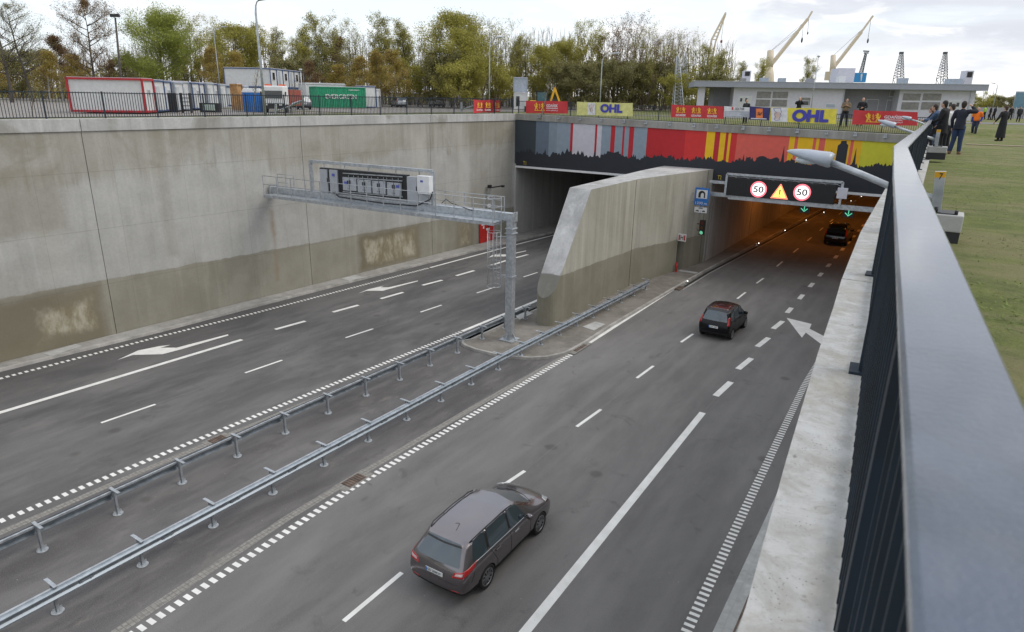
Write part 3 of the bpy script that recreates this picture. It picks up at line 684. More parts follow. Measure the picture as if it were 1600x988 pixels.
# ---------------------------------------------------------------- wall dividing the two mouths
t = thing('dividing_wall', 'massive concrete dividing wall with slanted bare end and rounded nose between the tunnel mouths', 'wall', (-17, 40, 0))
rx = lambda y: -16.47 if y < 40 else -16.47 + (y - 40) * (16.47 - 14.63) / (PY - 40)
def nose_plan(notch):
    pts = [(-18.35, PY + .3), (-18.35, 45), (-17.65, 30.05)]
    for i in range(1, 12):
        a = math.pi * i / 12; pts.append((-17.07 - .58 * math.cos(a), 30.05 - .58 * math.sin(a)))
    pts += [(-16.49, 30.05), (-16.47, 40.0)]
    if notch: pts += [(rx(45.3), 45.3), (rx(45.3) - .8, 45.3), (rx(46.3) - .8, 46.3), (rx(46.3), 46.3)]
    pts += [(-14.63, PY - .02), (-14.63, PY + .3)]
    return pts
pl_co, pl_no = Vector((0, 29.5, 1.7)), Vector((0, -1.36, 1)).normalized()
for notch, z0, z1 in ((True, .0, 2.45), (False, 2.45, 7.0)):
    bm = bmesh.new(); P = nose_plan(notch); n = len(P)
    lo = [bm.verts.new((x, y, z0)) for x, y in P]; hi = [bm.verts.new((x, y, z1)) for x, y in P]
    for i in range(n): bm.faces.new((lo[i], lo[(i + 1) % n], hi[(i + 1) % n], hi[i]))
    bm.faces.new(lo[::-1]); bm.faces.new(hi)
    r = bmesh.ops.bisect_plane(bm, geom=bm.verts[:] + bm.edges[:] + bm.faces[:], plane_co=pl_co, plane_no=pl_no, clear_outer=True)
    ed = [e for e in r['geom_cut'] if isinstance(e, bmesh.types.BMEdge)]
    if ed: bmesh.ops.contextual_create(bm, geom=ed)
    bmesh.ops.recalc_face_normals(bm, faces=bm.faces[:])
    me = bpy.data.meshes.new('wall_body')
    for f in bm.faces:
        f.normal_update(); c_ = f.calc_center_median(); f.material_index = 2 if (f.normal.z > .3 and f.normal.y < -.3) else (1 if f.normal.z > .3 or (notch and c_.z < 2.6 and 45.31 < c_.y < 46.29) else 0)
    off = t.location
    for v in bm.verts: v.co -= off
    bm.to_mesh(me); bm.free(); me.materials.append(M_nose); me.materials.append(M_noseTop); me.materials.append(M_noseSlope)
    o = bpy.data.objects.new('wall_body', me); C.objects.link(o); o.parent = t
mb = MB()
mb.box((rx(39.6) + .001, 39.6, 3.55), (.014, .035, 6.8)); mb.build('joint', M_dark, t); mb = MB(); mb.box((rx(48.6) + .001, 48.6, 3.55), (.014, .035, 6.8), -math.atan(1.84 / 9.3)); mb.build('joint', M_dark, t)
hy = thing('hydrant', 'small red hydrant standing in the recess of the dividing wall', 'hydrant', (rx(45.2) + .16, 45.15, .12))
mb = MB(); c = hy.location; mb.cyl(c, c + Vector((0, 0, .62)), .06, 10); mb.ell(c + Vector((0, 0, .64)), (.075, .075, .07)); mb.cyl(c + Vector((-.11, 0, .45)), c + Vector((.11, 0, .45)), .035, 8); mb.cyl(c, c + Vector((0, 0, .05)), .10, 10); mb.build('body', M_red, hy)
mb = MB(); mb.box((rx(45.8) + .75, 45.7, .132), (1.3, .45, .012)); tag(mb.build('threshold_plate', M_capL), 'pale strip on the walkway in front of the wall recess', 'plate')
# ---------------------------------------------------------------- fences
ordn = ['first', 'second', 'third', 'fourth', 'fifth', 'sixth', 'seventh', 'eighth', 'ninth', 'tenth']
def picket_fence(name, label, pts, h, posts, spacing=.125, bar=(.022, .022), rails=(.06, .96), capped=None, postsize=.06, deep=False, foot=False):
    """pts: function s -> (x, y, z) of the base; posts: list of s"""
    t = thing(name, label, 'fence', pts(posts[0]))
    for a, b in zip(posts, posts[1:]):
        pa, pb = Vector(pts(a)), Vector(pts(b)); d = (pb - pa); L = d.length; d.normalize(); ang = math.atan2(d.y, d.x)
        mb = MB(); n = int(round(L / spacing)); rr = h * rails[1] + .012 if capped else h
        for i in range(1, n):
            p = pa + d * (L * i / n); mb.box((p.x, p.y, p.z + h * .5 + .035), (bar[0], bar[1], h - .07), ang)
        for r in rails: mb.bar(pa + Vector((0, 0, h * r)), pb + Vector((0, 0, h * r)), .035, .04)
        mb.build('picket_panel', M_fence, t)
    for a in posts:
        p = Vector(pts(a)); d = Vector(pts(a + .1)) - p; ang = math.atan2(d.y, d.x); mb = MB()
        mb.box((p.x, p.y, p.z + (h + (.02 if not capped else -.03)) / 2), (postsize, postsize, h + (.02 if not capped else -.03)), ang)
        if foot: mb.box((p.x, p.y, p.z + .008), (.16, .16, .016), ang)
        mb.build('post', M_fence, t)
    return t
fx = lambda y: lw(y) - .40
def fpost(px): return None
yp = [-5.1 + 2.48 * i for i in range(23)]; yp = [y for y in yp if y < 49.5]
picket_fence('metal_fence', 'black picket fence along the top of the left retaining wall', lambda s: (fx(s), s, ltop(s) - .02), 1.2, yp)
xp = [-31.9 + i * 2.5 for i in range(13)]
picket_fence('metal_fence', 'black picket fence over the tunnel mouths carrying the advertising banners', lambda s: (s, PY + .72, G(s, 50.2) - .02), 1.12, xp)
# near fence with its wide handrail on the right wall
yp = [-4.0, -1.3, 1.3, 3.87, 6.4, 9.0, 11.6, 14.2, 16.8, 19.4, 22, 24.6, 27.2, 29.8, 32.4, 35, 37.6, 40.2, 42.8, 45.4, 48, 49.2]
railz = lambda y: capz(y) + 1.06
rf = picket_fence('handrail_fence', 'dark railing with a broad flat blue grey handrail on the right wall', lambda s: (pl(RAIL, s), s, capz(s)), 1.04, yp, spacing=.11, bar=(.012, .045), rails=(.05, .985), capped=True, postsize=.07, foot=True)
mb = MB(); ys_ = [-6, .5, 3.4, 6.4, 21, 31, 49.2]
for a, b in zip(ys_, ys_[1:]):
    A, B_ = Vector((pl(RAIL, a), a, railz(a))), Vector((pl(RAIL, b), b, railz(b)))
pts = [Vector((pl(RAIL, y), y, railz(y))) for y in ys_]
prof = [(-.052, .0), (-.053, .015), (-.048, .02), (.048, .02), (.053, .015), (.052, .0)]
vs = []
for i, p in enumerate(pts):
    d = (pts[min(i + 1, len(pts) - 1)] - pts[max(i - 1, 0)]); d.z = 0; d.normalize(); q = Vector((d.y, -d.x, 0))
    for (a, b) in prof: vs.append(p + q * a + Vector((0, 0, b)))
k = len(prof); mb.add(vs, [(i * k + j, (i + 1) * k + j, (i + 1) * k + (j + 1) % k, i * k + (j + 1) % k)[::-1] for i in range(len(pts) - 1) for j in range(k)])
mb.build('handrail', M_rail, rf)
# ---------------------------------------------------------------- crash barriers
def wprof(side):                                        # W-beam profile: (outward, up)
    return [(0, -.155), (.035, -.135), (.075, -.105), (.075, -.075), (.02, -.03), (.02, .03), (.075, .075), (.075, .105), (.035, .135), (0, .155)]
def barrier(label, base, side, rail_end=None, s0=0):
    """base: list of post feet; side: -1 beam on the left, +1 on the right"""
    t = thing('crash_barrier', label, 'crash barrier', base[0])
    vs = []; off = .17; pr = wprof(side); n = len(pr)
    line = base + ([rail_end] if rail_end is not None else [])
    for i, p in enumerate(line):
        zf = (p.z if True else 0) + .60
        q = Vector((p.x + side * off, p.y, max(.60, .60 + (p.z > .05) * .0)))
        for (o, u) in pr: vs.append(q + Vector((side * o, 0, u)))
        for (o, u) in pr[::-1]: vs.append(q + Vector((side * (o - .006), 0, u)))
    m = 2 * n; mb = MB()
    fs = [(i * m + j, (i + 1) * m + j, (i + 1) * m + (j + 1) % m, i * m + (j + 1) % m) for i in range(len(line) - 1) for j in range(m)]
    if side > 0: fs = [f[::-1] for f in fs]
    mb.add(vs, fs, 0, False)
    for end in (line[0], line[-1]):
        pass
    for i, p in enumerate(line[:-1]):                   # lap joints and bolts
        q = line[i].lerp(line[i + 1], .32); mb.box((q.x + side * (off + .03), q.y, .60), (.03, .32, .055))
        for dy in (-.1, .1): mb.box((q.x + side * (off + .052), q.y + dy, .60), (.02, .03, .03))
    # backing rail on the inner side
    for a, b in zip(line, line[1:]): mb.bar((a.x + side * .10, a.y, .715), (b.x + side * .10, b.y, .715), .07, .06, 1)
    mb.build('beam', [M_barr, M_galv], t)
    post_mesh = {}
    for i, p in enumerate(base):
        h = .80 - p.z; key = round(h, 2)
        if key not in post_mesh:
            mb = MB(); f = p
            mb.box((f.x, f.y, f.z + h / 2), (.09, .012, h)); mb.box((f.x - .045, f.y, f.z + h / 2), (.008, .06, h)); mb.box((f.x + .045, f.y, f.z + h / 2), (.008, .06, h))
            mb.box((f.x - side * .04, f.y, f.z + h), (.50, .085, .022)); mb.box((f.x + side * .12, f.y, f.z + h - .17), (.10, .05, .16))
            mb.cyl(f, f + Vector((0, 0, .022)), .14, 14); mb.box((f.x, f.y + .06, f.z + .07), (.012, .10, .10)); mb.box((f.x, f.y - .06, f.z + .07), (.012, .10, .10))
            o = mb.build('post', M_galv, t)
            for v in o.data.vertices: v.co -= (f - t.location)
            o.location = f - t.location; post_mesh[key] = o
        else:
            o = post_mesh[key].copy(); C.objects.link(o); o.location = p - t.location
    return t
isy = 25.0
b1 = []
for i in range(-3, 13):
    y = 5.91 + 2.0 * i; x = -18.66 + .0 * y + max(0, y - 14) * .018
    b1.append(Vector((x, y, .124 if y > isy + .3 else 0)))
barrier('galvanised crash barrier on the left, beam facing the left carriageway, ending at the dividing wall', b1, -1, Vector((-18.35, 30.6, .124)))
b2 = [Vector((-15.97 + .0115 * (5.05 + 2.03 * i), 5.05 + 2.03 * i, .124 if 5.05 + 2.03 * i > isy else 0)) for i in range(-3, 10)]
pe = bp(1028, 447, .12); q0 = b2[-1]
s_ = 23.3
for k in range(1, 10):
    f = k / 9.0; b2.append(Vector((lerp(q0.x, -15.62 + .35, f), q0.y + f * 16.2, .124)))
barrier('galvanised crash barrier on the right, running past the dividing wall beside the right carriageway', b2, 1)
# ---------------------------------------------------------------- sign gantry over the left carriageway, seen from behind
GA, GB = Vector((-33.12, 25.45, 0)), Vector((-17.05, 26.62, 0)); gd = (GB - GA).normalized(); gn = Vector((gd.y, -gd.x, 0))   # gn faces the camera
def gp(px, py, off=0.0):
    d = ray(px, py); o = Vector((0, 0, H)); t_ = ((GA + gn * off) - o).dot(gn) / d.dot(gn); return o + d * t_
t = thing('sign_gantry', 'galvanised sign gantry from the left wall to its column on the island, seen from behind', 'gantry', (-17.26, 26.63, .124))
mb = MB(); za, zb = gp(425, 296).z, gp(806, 340).z
mb.bar(GA + Vector((0, 0, za)), GB + Vector((0, 0, zb)), .34, .36); mb.box(GB + Vector((.0, 0, zb)), (.04, .44, .46), math.atan2(gd.y, gd.x)); mb.box(GA + Vector((.06, 0, za)), (.12, .5, .55), math.atan2(gd.y, gd.x)); mb.build('cross_beam', M_galv, t)
mb = MB(); off1 = gn * .62
for k in (0, 1):
    mb.bar(GA + gn * (.22 + .75 * k) + gd * .35 + Vector((0, 0, za - .24)), GB + gn * (.22 + .75 * k) - gd * .6 + Vector((0, 0, zb - .24)), .045, .16)
mb.build('walkway_edge', M_galv, t)
mb = MB(); mb.bar(GA + gn * .6 + gd * .35 + Vector((0, 0, za - .19)), GB + gn * .6 - gd * .6 + Vector((0, 0, zb - .19)), .70, .025); mb.build('walkway', M_galv, t)
mb = MB(); n = 14
for i in range(n + 1):
    f = i / n; p = (GA + gd * .4).lerp(GB - gd * .65, f) + gn * .98; z = lerp(za, zb, f) - .3
    mb.bar(p + Vector((0, 0, z)), p + Vector((0, 0, z + 1.22)), .035, .035, up=(0, 1, 0)); mb.bar(p + Vector((0, 0, z + .02)), p - gn * 1.05 + Vector((0, 0, z + .02)), .04, .04)
for dz in (1.2, .72):
    mb.tube([GA + gd * .4 + gn * .98 + Vector((0, 0, za - .3 + dz)), GB - gd * .65 + gn * .98 + Vector((0, 0, zb - .3 + dz))], .018, 6)
for f0, f1 in ((.0, .085), (.70, 1.0)):
    for dz in (1.2, .72): mb.tube([(GA + gd * .4).lerp(GB - gd * .65, f0) - gn * .1 + Vector((0, 0, lerp(za, zb, f0) - .3 + dz)), (GA + gd * .4).lerp(GB - gd * .65, f1) - gn * .1 + Vector((0, 0, lerp(za, zb, f1) - .3 + dz))], .016, 6)
    for g_ in range(3 if f0 == 0 else 5):
        f = lerp(f0, f1, g_ / (2 if f0 == 0 else 4)); p = (GA + gd * .4).lerp(GB - gd * .65, f) - gn * .1; z = lerp(za, zb, f) - .3; mb.bar(p + Vector((0, 0, z + .2)), p + Vector((0, 0, z + 1.22)), .035, .035, up=(0, 1, 0))
mb.build('guard_rail', M_galv, t)
mb = MB(); a, b, c, d = gp(485, 252), gp(487, 298), gp(676, 268), gp(676, 322)
mb.bar(a, c, .16, .16); mb.bar(a, Vector((a.x, a.y, b.z)), .16, .16, up=(0, 1, 0)); mb.bar(c, Vector((c.x, c.y, d.z)), .16, .16, up=(0, 1, 0))
for f in (.12, .3, .5, .72, .9): q = a.lerp(c, f); mb.bar(q, q - Vector((0, 0, .55)), .04, .04, up=(0, 1, 0))
mb.build('sign_frame', M_galv, t)
mb = MB()
colx, coly = -17.26, 26.63
mb.box((colx, coly, 3.15), (.36, .36, 6.0), math.atan2(gd.y, gd.x)); mb.box((colx, coly, 5.78), (.46, .46, .05)); mb.box((colx, coly, 5.55), (.46, .46, .05)); mb.box((colx, coly, 3.4), (.44, .44, .10)); mb.box((colx, coly, .15), (.78, .78, .05))
for a in range(4):
    c_, s_ = math.cos(a * math.pi / 2), math.sin(a * math.pi / 2); mb.bar((colx + c_ * .17, coly + s_ * .17, .45), (colx + c_ * .36, coly + s_ * .36, .17), .03, .1)
mb.build('column', M_galv, t, bevel=.012)
mb = MB(); lx, ly = colx - .42, coly - .55
for dx in (-.2, .2): mb.bar((lx + dx, ly, 3.0), (lx + dx, ly, 7.35), .03, .05, up=(0, 1, 0))
for i in range(15): mb.bar((lx - .2, ly, 3.1 + i * .29), (lx + .2, ly, 3.1 + i * .29), .025, .025)
for z in (3.05, 4.0, 4.9, 5.7, 6.9, 7.3):
    mb.tube([(lx - .2, ly, z)] + [(lx - .38 * math.cos(a), ly - .72 * math.sin(a) * .9, z) for a in [math.pi * q / 8 for q in range(1, 8)]] + [(lx + .2, ly, z)], .014, 5)
for q in range(1, 8, 1):
    a = math.pi * q / 8; mb.tube([(lx - .38 * math.cos(a), ly - .65 * math.sin(a), 3.05), (lx - .38 * math.cos(a), ly - .65 * math.sin(a), 5.7)], .009, 4)
mb.bar((lx, ly, 5.4), (colx, coly, 5.4), .04, .05); mb.bar((lx, ly, 3.5), (colx, coly, 3.5), .04, .05); mb.build('caged_ladder', M_galv, t)
mb = MB(); mb.tube([gp(520, 300, .2), gp(530, 308, .25), gp(600, 318, .25), gp(650, 322, .25), gp(672, 312, .3), gp(676, 300, .3)], .035, 6); mb.tube([gp(690, 318, .2), gp(697, 311, .2), gp(704, 317, .2), gp(740, 330, .2)], .02, 5); mb.build('cable', M_black, t)
# message sign hung in the frame: rear doors
z8 = lambda x, y: (x / 6.957 + 470, y / 6.957 + 230)
s = thing('message_sign', 'rear of a large message sign with grey cabinet doors hung in the gantry frame', 'road sign', gp(585, 290))
def panel(mb, x0, y0, x1, y1, o0, o1, m=0):              # box between two offsets in front of the gantry plane, pixel rect
    a, b = gp(*z8(x0, y0)), gp(*z8(x1, y1)); c = gp(*z8(x1, y0)); zt = (a.z + c.z) / 2; zl = (gp(*z8(x0, y1)).z + b.z) / 2
    pa = a + gn * (o0 + o1) / 2; pb = b + gn * (o0 + o1) / 2; ctr = (pa + pb) / 2; ctr.z = (zt + zl) / 2
    mb.box(ctr, ((Vector((pb.x, pb.y, 0)) - Vector((pa.x, pa.y, 0))).length, abs(o1 - o0), zt - zl), math.atan2(gd.y, gd.x), m); return ctr
mb = MB(); panel(mb, 215, 262, 1165, 520, -.20, .06); mb.build('rear_housing', M_black, s)
for (x0, y0, x1, y1) in ((222, 240, 318, 488), (326, 246, 426, 500), (1170, 322, 1282, 598), (1292, 335, 1400, 605)):
    mb = MB(); panel(mb, x0, y0, x1, y1, -.1, .14); mb.build('cabinet_door', M_grey, s)
for (x0, y0, x1, y1) in ((475, 335, 548, 468), (552, 340, 625, 472), (635, 352, 708, 488), (712, 356, 785, 494), (797, 366, 868, 502), (872, 370, 942, 508), (957, 382, 1030, 520), (1034, 388, 1108, 528)):
    mb = MB(); c = panel(mb, x0, y0, x1, y1, .04, .16)
    d = mb.build('cabinet_door', M_grey, s)
    mb = MB(); sgn = 1 if (x0 in (475, 635, 797, 957)) else -1
    e = c + gn * .10 + gd * sgn * .17; mb.box(e + Vector((0, 0, .12)), (.04, .03, .20), math.atan2(gd.y, gd.x)); mb.box(e + Vector((0, 0, -.2)), (.03, .03, .03)); mb.box(c + gn * .07 - gd * sgn * .12 + Vector((0, 0, .26)), (.03, .02, .03)); mb.build('handle', M_black, d)
for x, y in ((318, 355), (1287, 450)):
    mb = MB(); e = gp(*z8(x, y)) + gn * .16
    for dx in (-.06, .06): mb.box(e + gd * dx, (.03, .03, .22), math.atan2(gd.y, gd.x))
    mb.build('handle', M_black, s)
mb = MB()
for y_, m_ in ((0, 0), (45, 0)):
    a, b = gp(*z8(470, 282 + y_)) + gn * .10, gp(*z8(1118, 322 + y_)) + gn * .10; mb.bar(a, b, .03, .05)
for x in (535, 590, 688, 745, 855, 915, 1012, 1075, 640, 785, 950):
    a = gp(*z8(x, 300 + (x - 470) * .06)) + gn * .12; mb.bar(a, a - Vector((0, 0, .18)), .025, .025, up=(0, 1, 0))
for y_ in (200,):
    a, b = gp(*z8(470, 282 + y_)) + gn * .08, gp(*z8(1118, 340 + y_)) + gn * .08; mb.bar(a, b, .03, .05)
mb.build('rear_brace', M_galv, s)
mb = MB()
for x, y in ((375, 300), (510, 385), (1075, 425)):
    a = gp(*z8(x, y)) + gn * .175; mb.box(a, (.20, .01, .14), math.atan2(gd.y, gd.x))
mb.build('warning_sticker', material('sticker_blue', (.10, .12, .45), .5), s)
ad = math.atan2(gd.y, gd.x)
wb = thing('control_box', 'white control box with a blue sticker at the right end of the message sign', 'box', gp(*z8(1382, 400)))
mb = MB(); c = panel(mb, 1315, 308, 1450, 500, .02, .42); mb.build('box_body', M_white, wb, bevel=.015)
mb = MB(); mb.box(c + gn * .21 + Vector((-.08, 0, .18)), (.16, .01, .10), ad); mb.build('sticker', bpy.data.materials['sticker_blue'], wb)
# ---------------------------------------------------------------- speed sign at the mouth of the right tunnel
VY = 47.4
s = thing('display_gantry', 'gantry with a black display showing 50, a warning triangle and 50 over the right carriageway', 'road sign', aty(1225, 310, VY))
v = lambda x, y, Y=VY: aty(x, y, Y)
mb = MB()
for (a, b, w) in (((1108, 284), (1137, 287), .16), ((1106, 303), (1137, 307), .26), ((1137, 308), (1400, 336), .30)):
    A, B_ = v(*a), v(*b); B_.z = A.z if a != (1137, 308) else A.z - .0; mb.bar(A + Vector((0, .18, 0)), B_ + Vector((0, .18, 0)), .22, w)
mb.build('cross_beam', M_galv, s)
mb = MB(); A, B_, C_, D_ = v(1136.5, 272), v(1317.5, 285), v(1313, 326), v(1135, 308)
zt = (A.z + B_.z) / 2; zl = v(1137, 306).z - .05
mb.bar((A.x, VY, zt), (B_.x, VY, zt), .14, .14); mb.bar((A.x, VY, zt), (A.x, VY, zl), .14, .14, up=(0, 1, 0)); mb.bar((B_.x, VY, zt), (B_.x, VY, zl), .14, .14, up=(0, 1, 0))
mb.bar((A.x, VY + .1, zt - .16), (B_.x - .3, VY + .1, zt - .16), .03, .03)
for i in range(9): x = lerp(A.x, B_.x, (i + .5) / 9); mb.bar((x - .35, VY + .08, zt), (x + .35, VY + .12, zt - .28), .02, .02)
mb.build('sign_frame', M_galv, s)
bl, br_ = v(1138, 279), v(1307, 290); zt2 = (bl.z + br_.z) / 2 + .02; zl2 = (v(1136, 305).z + v(1304, 320).z) / 2
mb = MB(); mb.box(((bl.x + br_.x) / 2, VY + .12, (zt2 + zl2) / 2), (br_.x - bl.x, .3, zt2 - zl2)); mb.build('display_housing', M_black, s)
mb = MB(); W5 = (br_.x - bl.x) / 5
for i in range(5): mb.box((bl.x + W5 * (i + .5), VY - .035, (zt2 + zl2) / 2), (W5 - .07, .012, zt2 - zl2 - .10))
o = mb.build('display_module', M_screen, s)
zc_ = (zt2 + zl2) / 2
E_w = material('lit_white', emit=(1, .97, .98), estr=1.0); E_r = material('lit_red', emit=(1, .03, .08), estr=.95); E_y = material('lit_amber', emit=(1, .62, .02), estr=1.15); E_o = material('lit_orange', emit=(1, .12, .0), estr=1.0); E_g = material('lit_green', emit=(.02, .75, .38), estr=.6)
M_ink = material('unlit_digits', (.02, .02, .02), .5)
def disc(mb, c, r, r0=0.0, Y=0.0, n=40, m=0):
    if r0: mb.ribbon([(c.x + math.cos(2 * math.pi * i / n) * r0, Y, c.z + math.sin(2 * math.pi * i / n) * r0) for i in range(n + 1)], [(c.x + math.cos(2 * math.pi * i / n) * r, Y, c.z + math.sin(2 * math.pi * i / n) * r) for i in range(n + 1)], m); mb.f[-n:] = [f[::-1] for f in mb.f[-n:]]
    else: mb.plate([(c.x + math.cos(2 * math.pi * i / n) * r, Y, c.z + math.sin(2 * math.pi * i / n) * r) for i in range(n)], .004, m)
for px, py in ((1185.5, 296), (1253.5, 300.7)):
    c = v(px, py); r = .54
    mb = MB(); disc(mb, c, r, .43, VY - .055); mb.build('speed_ring', E_r, s)
    mb = MB(); disc(mb, c, .44, 0, VY - .050); mb.build('speed_disc', E_w, s)
    tt = text('50', .66, .42, (c.x - .33, VY - .058, c.z - .21), (1, 0, 0), (0, 0, 1), M_ink, 'speed_digits', s, .006, .018)
c = v(1218.5, 302)
def tri(r, y, m, nm):
    mb = MB(); mb.plate([(c.x - r * .95, y, c.z - r * .62), (c.x + r * .95, y, c.z - r * .62), (c.x + .03, y, c.z + r * 1.0), (c.x - .03, y, c.z + r * 1.0)], .004); return mb.build(nm, m, s)
tri(.60, VY - .05, E_o, 'warning_border'); tri(.45, VY - .056, E_y, 'warning_triangle')
mb = MB(); mb.plate([(c.x - .025, VY - .062, c.z - .10), (c.x + .025, VY - .062, c.z - .10), (c.x + .042, VY - .062, c.z + .24), (c.x - .042, VY - .062, c.z + .24)], .002); mb.box((c.x, VY - .062, c.z - .19), (.06, .004, .06)); mb.build('exclamation_mark', M_ink, s)
k = thing('control_box', 'pale box bolted to the right post of the speed display frame', 'box', v(1316, 302))
mb = MB(); a, b = v(1310, 293), v(1323, 311); mb.box(((a.x + b.x) / 2, VY - .12, (a.z + b.z) / 2), (b.x - a.x, .12, a.z - b.z)); mb.build('box_body', M_pale, k, bevel=.01)
for (px, py, lb) in ((1257, 325.5, 'left green arrow lane signal hanging at the right tunnel mouth'), (1326, 332.5, 'green arrow lane signal hanging at the right tunnel mouth, nearest the right wall')):
    c = aty(px, py, VY + .5); k = thing('lane_signal', lb, 'lane signal', c, 'green lane signals')
    mb = MB(); mb.box((c.x, c.y + .06, c.z), (.62, .16, .62)); mb.box((c.x - .2, c.y + .05, c.z + .5), (.04, .04, .5)); mb.box((c.x + .2, c.y + .05, c.z + .5), (.04, .04, .5)); mb.build('housing', M_black, k)
    mb = MB(); Y = c.y - .025; f = .72
    mb.plate([(c.x - .025, Y, c.z - .12), (c.x + .025, Y, c.z - .12), (c.x + .025, Y, c.z + .24), (c.x - .025, Y, c.z + .24)], .003)
    for sx in (-1, 1):
        q = [(c.x, Y - .002, c.z - .24), (c.x + sx * .22, Y - .002, c.z - .04), (c.x + sx * .19, Y - .002, c.z + .0), (c.x, Y - .002, c.z - .175)]; mb.plate(q if sx > 0 else q[::-1], .003)
    mb.build('arrow', E_g, k)
# ---------------------------------------------------------------- signs on the dividing wall
Y = 46.7; a, b = aty(1087, 293, Y), aty(1106, 322, Y)
k = thing('tunnel_sign', 'blue tunnel sign with a white plate below it on the dividing wall', 'road sign', a)
mb = MB(); mb.box(((a.x + b.x) / 2, Y, (a.z + b.z) / 2), (b.x - a.x, .03, a.z - b.z)); mb.bar(((a.x + b.x) / 2, Y + .05, a.z + .05), ((a.x + b.x) / 2, Y + .05, b.z - .6), .05, .05, up=(0, 1, 0)); mb.build('sign_panel', M_blue, k)
mb = MB(); mb.bar((a.x + .02, Y + .05, lerp(a.z, b.z, .3)), (a.x - .25, Y + .05, lerp(a.z, b.z, .3)), .05, .05); mb.bar((a.x + .02, Y + .05, lerp(a.z, b.z, .8)), (a.x - .25, Y + .05, lerp(a.z, b.z, .8)), .05, .05); mb.build('sign_bracket', M_galv, k)
w_, h_ = b.x - a.x, a.z - b.z
mb = MB(); mb.box(((a.x + b.x) / 2, Y - .019, a.z - h_ * .36), (w_ * .78, .006, h_ * .50)); mb.build('symbol_field', M_white, k)
mb = MB(); cx_, cz_ = (a.x + b.x) / 2, a.z - h_ * .40
arc = [(cx_ + .24 * math.cos(q), Y - .026, cz_ + .05 + .24 * math.sin(q)) for q in [math.pi * i / 10 for i in range(11)]]
mb.plate([(cx_ - .24, Y - .026, cz_ - .2), (cx_ + .24, Y - .026, cz_ - .2)] + arc, .004); mb.build('tunnel_symbol', M_ink, k)
arc = [(cx_ + .04 + .11 * math.cos(q), Y - .031, cz_ + .0 + .14 * math.sin(q)) for q in [math.pi * i / 8 for i in range(9)]]
mb = MB(); mb.plate([(cx_ - .07, Y - .031, cz_ - .2), (cx_ + .15, Y - .031, cz_ - .2)] + arc, .004); mb.build('tunnel_opening', M_white, k)
text('1200 m', w_ * .82, h_ * .15, (a.x + w_ * .1, Y - .02, b.z + h_ * .05), (1, 0, 0), (0, 0, 1), M_white, 'lettering', k, .006)
a2, b2_ = aty(1085.5, 323, Y), aty(1104, 333.5, Y)
mb = MB(); mb.box(((a2.x + b2_.x) / 2, Y - .005, (a2.z + b2_.z) / 2), (b2_.x - a2.x, .03, a2.z - b2_.z)); mb.build('lower_plate', M_white, k)
mb = MB(); cx_, cz_ = (a2.x + b2_.x) / 2, (a2.z + b2_.z) / 2; Y2 = Y - .028
for sx in (-1, 1):
    q = [(cx_ + sx * .36, Y2, cz_ - .10), (cx_ + sx * .12, Y2, cz_ - .13), (cx_ + sx * .12, Y2, cz_ - .05), (cx_ + sx * .26, Y2, cz_ - .01)]; mb.plate(q if sx < 0 else q[::-1], .003)
mb.box((cx_, Y2, cz_ + .13), (.28, .004, .06)); mb.box((cx_, Y2, cz_ - .08), (.08, .004, .03)); mb.build('plate_marks', M_ink, k)
Y = 46.9; a, b = aty(1092, 344, Y), aty(1101, 368, Y)
k = thing('traffic_light', 'three aspect traffic light showing green on the dividing wall', 'traffic light', a)
cx_ = (a.x + b.x) / 2; mb = MB(); mb.box((cx_, Y + .1, (a.z + b.z) / 2), (.36, .22, a.z - b.z)); mb.box((cx_ - .25, Y + .15, b.z + .3), (.3, .05, .05)); mb.box((cx_ - .25, Y + .15, a.z - .3), (.3, .05, .05)); mb.build('housing', M_black, k)
for i, mt in enumerate((material('red_lens_off', (.10, .012, .01), .3), material('amber_lens_off', (.09, .04, .01), .3), material('lit_green_lamp', emit=(.02, .65, .30), estr=.4))):
    z = a.z - (a.z - b.z) * (i + .5) / 3; c = Vector((cx_, Y, z)); mb = MB(); disc(mb, c, .13, 0, Y - .02, 16); o = mb.build('lens', mt, k)
    mb = MB(); mb.tube([(cx_ + .15 * math.cos(q), Y - .10, z + .15 * math.sin(q)) for q in [math.pi * j / 8 for j in range(9)]], .016, 5); mb.build('visor', M_black, k)
Y = 45.2; a, b = aty(1060, 365, Y), aty(1071.5, 378, Y)
k = thing('hydrant_sign', 'small white sign with H between red bars above the hydrant recess', 'sign', a)
mb = MB(); mb.box(((a.x + b.x) / 2, Y, (a.z + b.z) / 2), (b.x - a.x, .03, a.z - b.z)); mb.build('sign_panel', M_white, k)
mb = MB(); w_ = b.x - a.x
for f in (.17, .83): mb.box((a.x + w_ * f, Y - .02, (a.z + b.z) / 2), (w_ * .17, .006, (a.z - b.z) * .72))
mb.build('red_bars', M_red, k); text('H', w_ * .34, (a.z - b.z) * .6, (a.x + w_ * .33, Y - .02, b.z + (a.z - b.z) * .2), (1, 0, 0), (0, 0, 1), M_ink, 'lettering', k, .004, .02)
